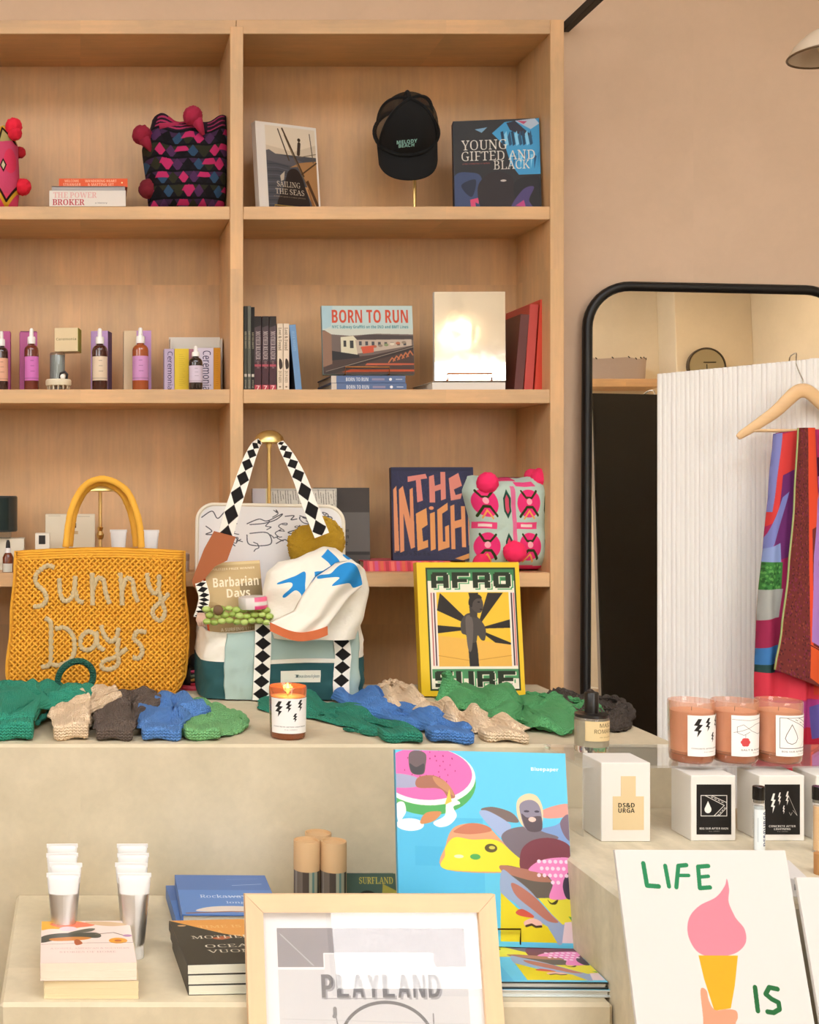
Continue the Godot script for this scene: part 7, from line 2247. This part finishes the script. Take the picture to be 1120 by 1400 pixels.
	c.rect(0, 0.35, 0.5, 1, "58b8de").rect(0.1, 0.5, 0.3, 0.6, "52b2da")
	ea.call(215, 210, 285, 190, "55a860")
	ea.call(215, 180, 282, 165, "eef0e8")
	ea.call(210, 165, 268, 150, "f06fb0")
	for k in 40: ea.call(230 + (60 + 30 * (k % 4)) * cos(k * 0.35 - 1.6), 130 + (50 + 18 * (k % 4)) * sin(k * 0.35 - 1.6), 3.0, 5.0, "9c3f70")
	c.smooth(A.call([105, 60, 150, 35, 205, 55, 205, 120, 190, 170, 120, 160]), "6d5f62").smooth(A.call([110, 110, 150, 130, 195, 110, 190, 165, 130, 165]), "4b484c").smooth(A.call([20, 175, 100, 175, 160, 195, 160, 240, 20, 245]), "a4a4c0").smooth(A.call([160, 190, 250, 175, 330, 215, 380, 290, 340, 300, 290, 250, 160, 245]), "a5705c").smooth(A.call([250, 180, 330, 215, 375, 285, 345, 275, 270, 225]), "c08a66")
	ea.call(120, 455, 80, 35, "eef0ee")
	c.smooth(A.call([40, 340, 80, 330, 95, 380, 75, 420, 60, 450, 45, 420]), "eef0ee").smooth(A.call([180, 430, 215, 385, 300, 380, 260, 430, 190, 450]), "c98a5c").smooth(A.call([255, 440, 320, 400, 330, 330, 380, 310, 410, 330, 370, 350, 390, 400, 350, 450, 290, 465]), "f0f0ec").poly(A.call([345, 250, 360, 320, 320, 340]), "e8c050")
	c.smooth(A.call([330, 560, 370, 470, 460, 440, 560, 450, 640, 520, 760, 640, 820, 700, 330, 700]), "d9a07a").smooth(A.call([330, 570, 380, 520, 480, 530, 620, 530, 720, 600, 830, 690, 340, 700, 325, 620]), "e6dc3c").smooth(A.call([380, 480, 460, 440, 560, 450, 590, 480, 480, 500, 385, 495]), "c47a5e")
	ea.call(590, 575, 36, 24, "5a5230")
	ea.call(596, 572, 18, 10, "c8c050")
	ea.call(500, 625, 30, 16, "58a858")
	ea.call(405, 625, 28, 10, "eee9b0")
	c.smooth(A.call([530, 360, 600, 345, 700, 370, 745, 410, 740, 430, 660, 420, 600, 390]), "7a6a66").smooth(A.call([520, 375, 560, 365, 640, 400, 700, 440, 700, 470, 660, 520, 600, 470, 550, 420]), "9fb0d4").smooth(A.call([890, 355, 1030, 318, 1032, 385, 900, 400]), "d9968a").smooth(A.call([860, 470, 960, 440, 1040, 400, 1050, 520, 1030, 545, 950, 520]), "7f9ccc").smooth(A.call([990, 420, 1040, 380, 1050, 520, 1010, 490]), "7a6878").smooth(A.call([650, 520, 690, 470, 800, 450, 900, 480, 980, 510, 860, 560, 800, 640, 720, 600]), "7a7078")
	c.smooth(A.call([760, 600, 820, 530, 930, 510, 1030, 540, 1055, 600, 1050, 720, 790, 720]), "7d4650").smooth(A.call([740, 310, 790, 268, 850, 275, 885, 330, 890, 400, 870, 470, 790, 460, 745, 400]), "e8cba4").smooth(A.call([755, 330, 810, 300, 860, 320, 882, 380, 880, 470, 800, 470, 770, 420]), "8a8494").smooth(A.call([765, 380, 800, 400, 860, 390, 882, 400, 880, 470, 800, 470]), "5d5258")
	ea.call(828, 410, 22, 14, "e6c0b4")
	ea.call(795, 365, 16, 6, "4a4450")
	ea.call(855, 365, 14, 6, "4a4450")
	c.text("Bluepaper", 0.795, 0.075, 0.955, 0.10, "eef4f8")
	c.smooth(B.call([130, 110, 330, 130, 480, 170, 570, 210, 610, 250, 600, 380, 460, 390, 330, 330, 200, 240]), "6b625a").smooth(B.call([120, 105, 330, 130, 500, 160, 570, 210, 590, 245, 430, 240, 250, 200, 130, 160]), "b07a68").smooth(B.call([130, 150, 240, 210, 400, 330, 560, 500, 720, 610, 700, 780, 640, 780, 560, 640, 400, 560, 240, 430, 120, 360]), "98a9c6").smooth(B.call([225, 260, 320, 300, 460, 400, 600, 540, 660, 600, 560, 590, 430, 500, 280, 390, 225, 310]), "b87868")
	c.poly(B.call([120, 350, 270, 480, 430, 570, 560, 640, 650, 780, 120, 780]), "e2cf28").smooth(B.call([260, 520, 320, 490, 420, 540, 420, 565, 300, 550]), "d05a48").smooth(B.call([340, 600, 420, 570, 500, 600, 500, 640, 400, 630, 350, 640]), "e8b8a8").line(B.call([360, 640, 410, 625, 450, 645, 500, 640]), 0.012, "4a3a2a").poly(B.call([470, 390, 620, 385, 720, 390, 800, 385, 805, 600, 700, 620, 600, 530]), "e6dc46").smooth(B.call([560, 400, 600, 430, 660, 395, 640, 440, 590, 440]), "4a4228").smooth(B.call([380, 140, 460, 70, 600, 30, 780, 30, 775, 130, 710, 240, 720, 340, 740, 390, 580, 390, 610, 260, 560, 190, 460, 160]), "ec8cc4").smooth(B.call([770, 150, 785, 260, 785, 385, 735, 380, 705, 290, 720, 210]), "4a4250").poly(B.call([720, 600, 800, 590, 805, 780, 695, 780]), "e3cdd2").poly(B.call([755, 545, 800, 555, 790, 590]), "6aa848")
	for k in 26:
		var q: Array = B.call([480 + (k % 6) * 52 + (26 if (k / 6) % 2 else 0), 62 + (k / 6) * 62])
		if q[0] < 0.99 and (k < 18 or (k % 6 in [2, 3])): c.ell(q[0], q[1], 0.011, 0.010, "f6d8ea")
	t = c.tex()
	z = 2.285
	s = z / F
	var wbk := 234.0 * s
	for k in 2:
		b = book("picture_book", ["picture book lying lowest under the blue book's easel", "picture book lying cover up under the blue book's easel"][k], wbk, 0.30, 0.012, {"front": t, "col": ["cfd4d0", "26302e"][k], "page": "dfe0d8"})
		place(b, Vector3(X(578 - k * 2, 2.095), LOW + 0.0003 + (k + 1) * 0.0124, -2.095 - 0.002 * k), yaw(-0.8) * flat_foot())
	b = book("picture_book", "bright blue picture book of swimmers on floats, upright on an easel", wbk, 257 * s, 0.014, {"front": t, "col": "4fb4da"})
	place(b, Vector3(X(541, z), LOW + 0.0262 + 0.004, -z + 0.03), yaw(-1.5) * tilt(11) * roll(-1.0))
	wire_easel("dark wire easel holding the blue picture book", Vector3(X(660, 2.25), LOW + 0.0262, -2.25), 0.135, 0.033, Basis.IDENTITY, "5a4424", 0.09)

	# framed print
	z = 2.09
	s = z / F
	var lean := deg_to_rad(13.6)
	var fb := Basis(Vector3.RIGHT, -lean)
	var fw := 342.0 * s
	var top := P(506, 1222.5, z)
	var fh := (top.y - 0.2615) / cos(lean)
	var o := thing("framed_print", "pale wood framed black and white photograph of an arched seaside building", "picture frame", top - fb * Vector3(0, fh, 0), fb)
	var fwood := wood(Color("e6c39a"), false, 0.5, 61)
	var fwood2 := wood(Color("e6c39a"), true, 0.5, 62)
	var fr := 24.0 * s
	var d := 0.022
	var xo := fw * 0.5
	var xi := xo - fr
	for e in [[[-xo, fh, xo, fh, xi, fh - fr, -xi, fh - fr], fwood2], [[-xo, 0.0, xo, 0.0, xi, fr, -xi, fr], fwood2], [[-xo, 0.0, -xo, fh, -xi, fh - fr, -xi, fr], fwood], [[xo, 0.0, xo, fh, xi, fh - fr, xi, fr], fwood]]:
		var q := PackedVector2Array()
		var cm := Vector2.ZERO
		for j in range(0, 8, 2): cm += Vector2(e[0][j], e[0][j + 1]) / 4.0
		for j in range(0, 8, 2): q.append(Vector2(e[0][j], e[0][j + 1]).move_toward(cm, 0.0003))
		var st := new_st(false)
		prism(st, q, -d, 0.0)
		part("frame_rail", st, e[1], o)
	part("backing", bx(Vector3(0, fh * 0.5, -d + 0.003), Vector3(fw - 0.01, fh - 0.01, 0.003), 0.0), mat("8a7a66", 0.8), o)
	var mw := xi * 2.0
	var mh := fh - 2.0 * fr
	part("mount", bx(Vector3(0, fh * 0.5, -0.012), Vector3(mw, mh, 0.002), 0.0), mat("eeecec", 0.8), o)
	c = Cv.new(520, 480, "d2d0d0")
	# picture spans px 378..634 from y = 1266 down; zoom [330..690, 1215..1400] at 3.111
	var Z := func(a: Array) -> Array:
		var q := []
		for j in range(0, a.size(), 2): q.append_array([(a[j] - 150.0) / 795.0, (a[j + 1] - 160.0) / 735.0])
		return q
	c.poly(Z.call([150, 160, 945, 160, 945, 318, 150, 318]), "8b8388").line(Z.call([165, 185, 300, 310]), 0.006, "b5aeb2").poly(Z.call([150, 316, 945, 316, 945, 326, 150, 326]), "efeeee").poly(Z.call([345, 262, 805, 262, 805, 440, 345, 440]), "d9d7d8").line(Z.call([345, 320, 345, 262, 805, 262, 805, 320]), 0.006, "eeeeee")
	var px0 := 330.0
	for k in 8:
		var q: Array = Z.call([px0 + k * 64.0, 345.0, px0 + k * 64.0 + 50.0, 437.0])
		c.text("PLAYLAND"[k], q[0] + 0.01, q[1] + 0.01, q[2] + 0.01, q[3] + 0.01, "9a989c", "Droid Sans", 700).text("PLAYLAND"[k], q[0], q[1], q[2], q[3], "5a585e", "Droid Sans", 700)
	c.line(Z.call([330, 440, 640, 440]), 0.004, "8a888c")
	var arc := []
	for k in 33:
		var a := PI * k / 32.0
		arc.append_array([595.0 - 190.0 * cos(a), 605.0 - 150.0 * sin(a)])
	c.line(Z.call(arc), 0.016, "4e4c52").line(Z.call([382, 480, 382, 505, 378, 510]), 0.02, "6a686c").line(Z.call([384, 505, 396, 570, 396, 700]), 0.006, "6a686c").line(Z.call([792, 500, 790, 700]), 0.006, "6a686c").line(Z.call([160, 520, 940, 540]), 0.002, "b4b2b4")
	var pw := (634.0 - 378.0) * s
	var ph := pw * 735.0 / 795.0
	var pt := fh - (1266.0 - 1222.5) * s / cos(lean) * 1.0
	print_on(o, "photograph", c.tex(), -0.5 * fw + 43.0 * s, pt - ph, -0.5 * fw + 43.0 * s + pw, pt, -0.0108)
	part("glass", bx(Vector3(0, fh * 0.5, -0.007), Vector3(mw - 0.0004, mh - 0.0004, 0.002), 0.0), mat("ffffff", 0.0, 0.0, "pane"), o)

func _ready() -> void:
	rng.seed = 7
	noise.seed = 5
	light_and_camera()
	room()
	mirror_and_screen()
	pouches()
	shelf_books()
	care_shelf()
	yellow_tote()
	cooler_tote()
	knits()
	step_things()
	low_things()
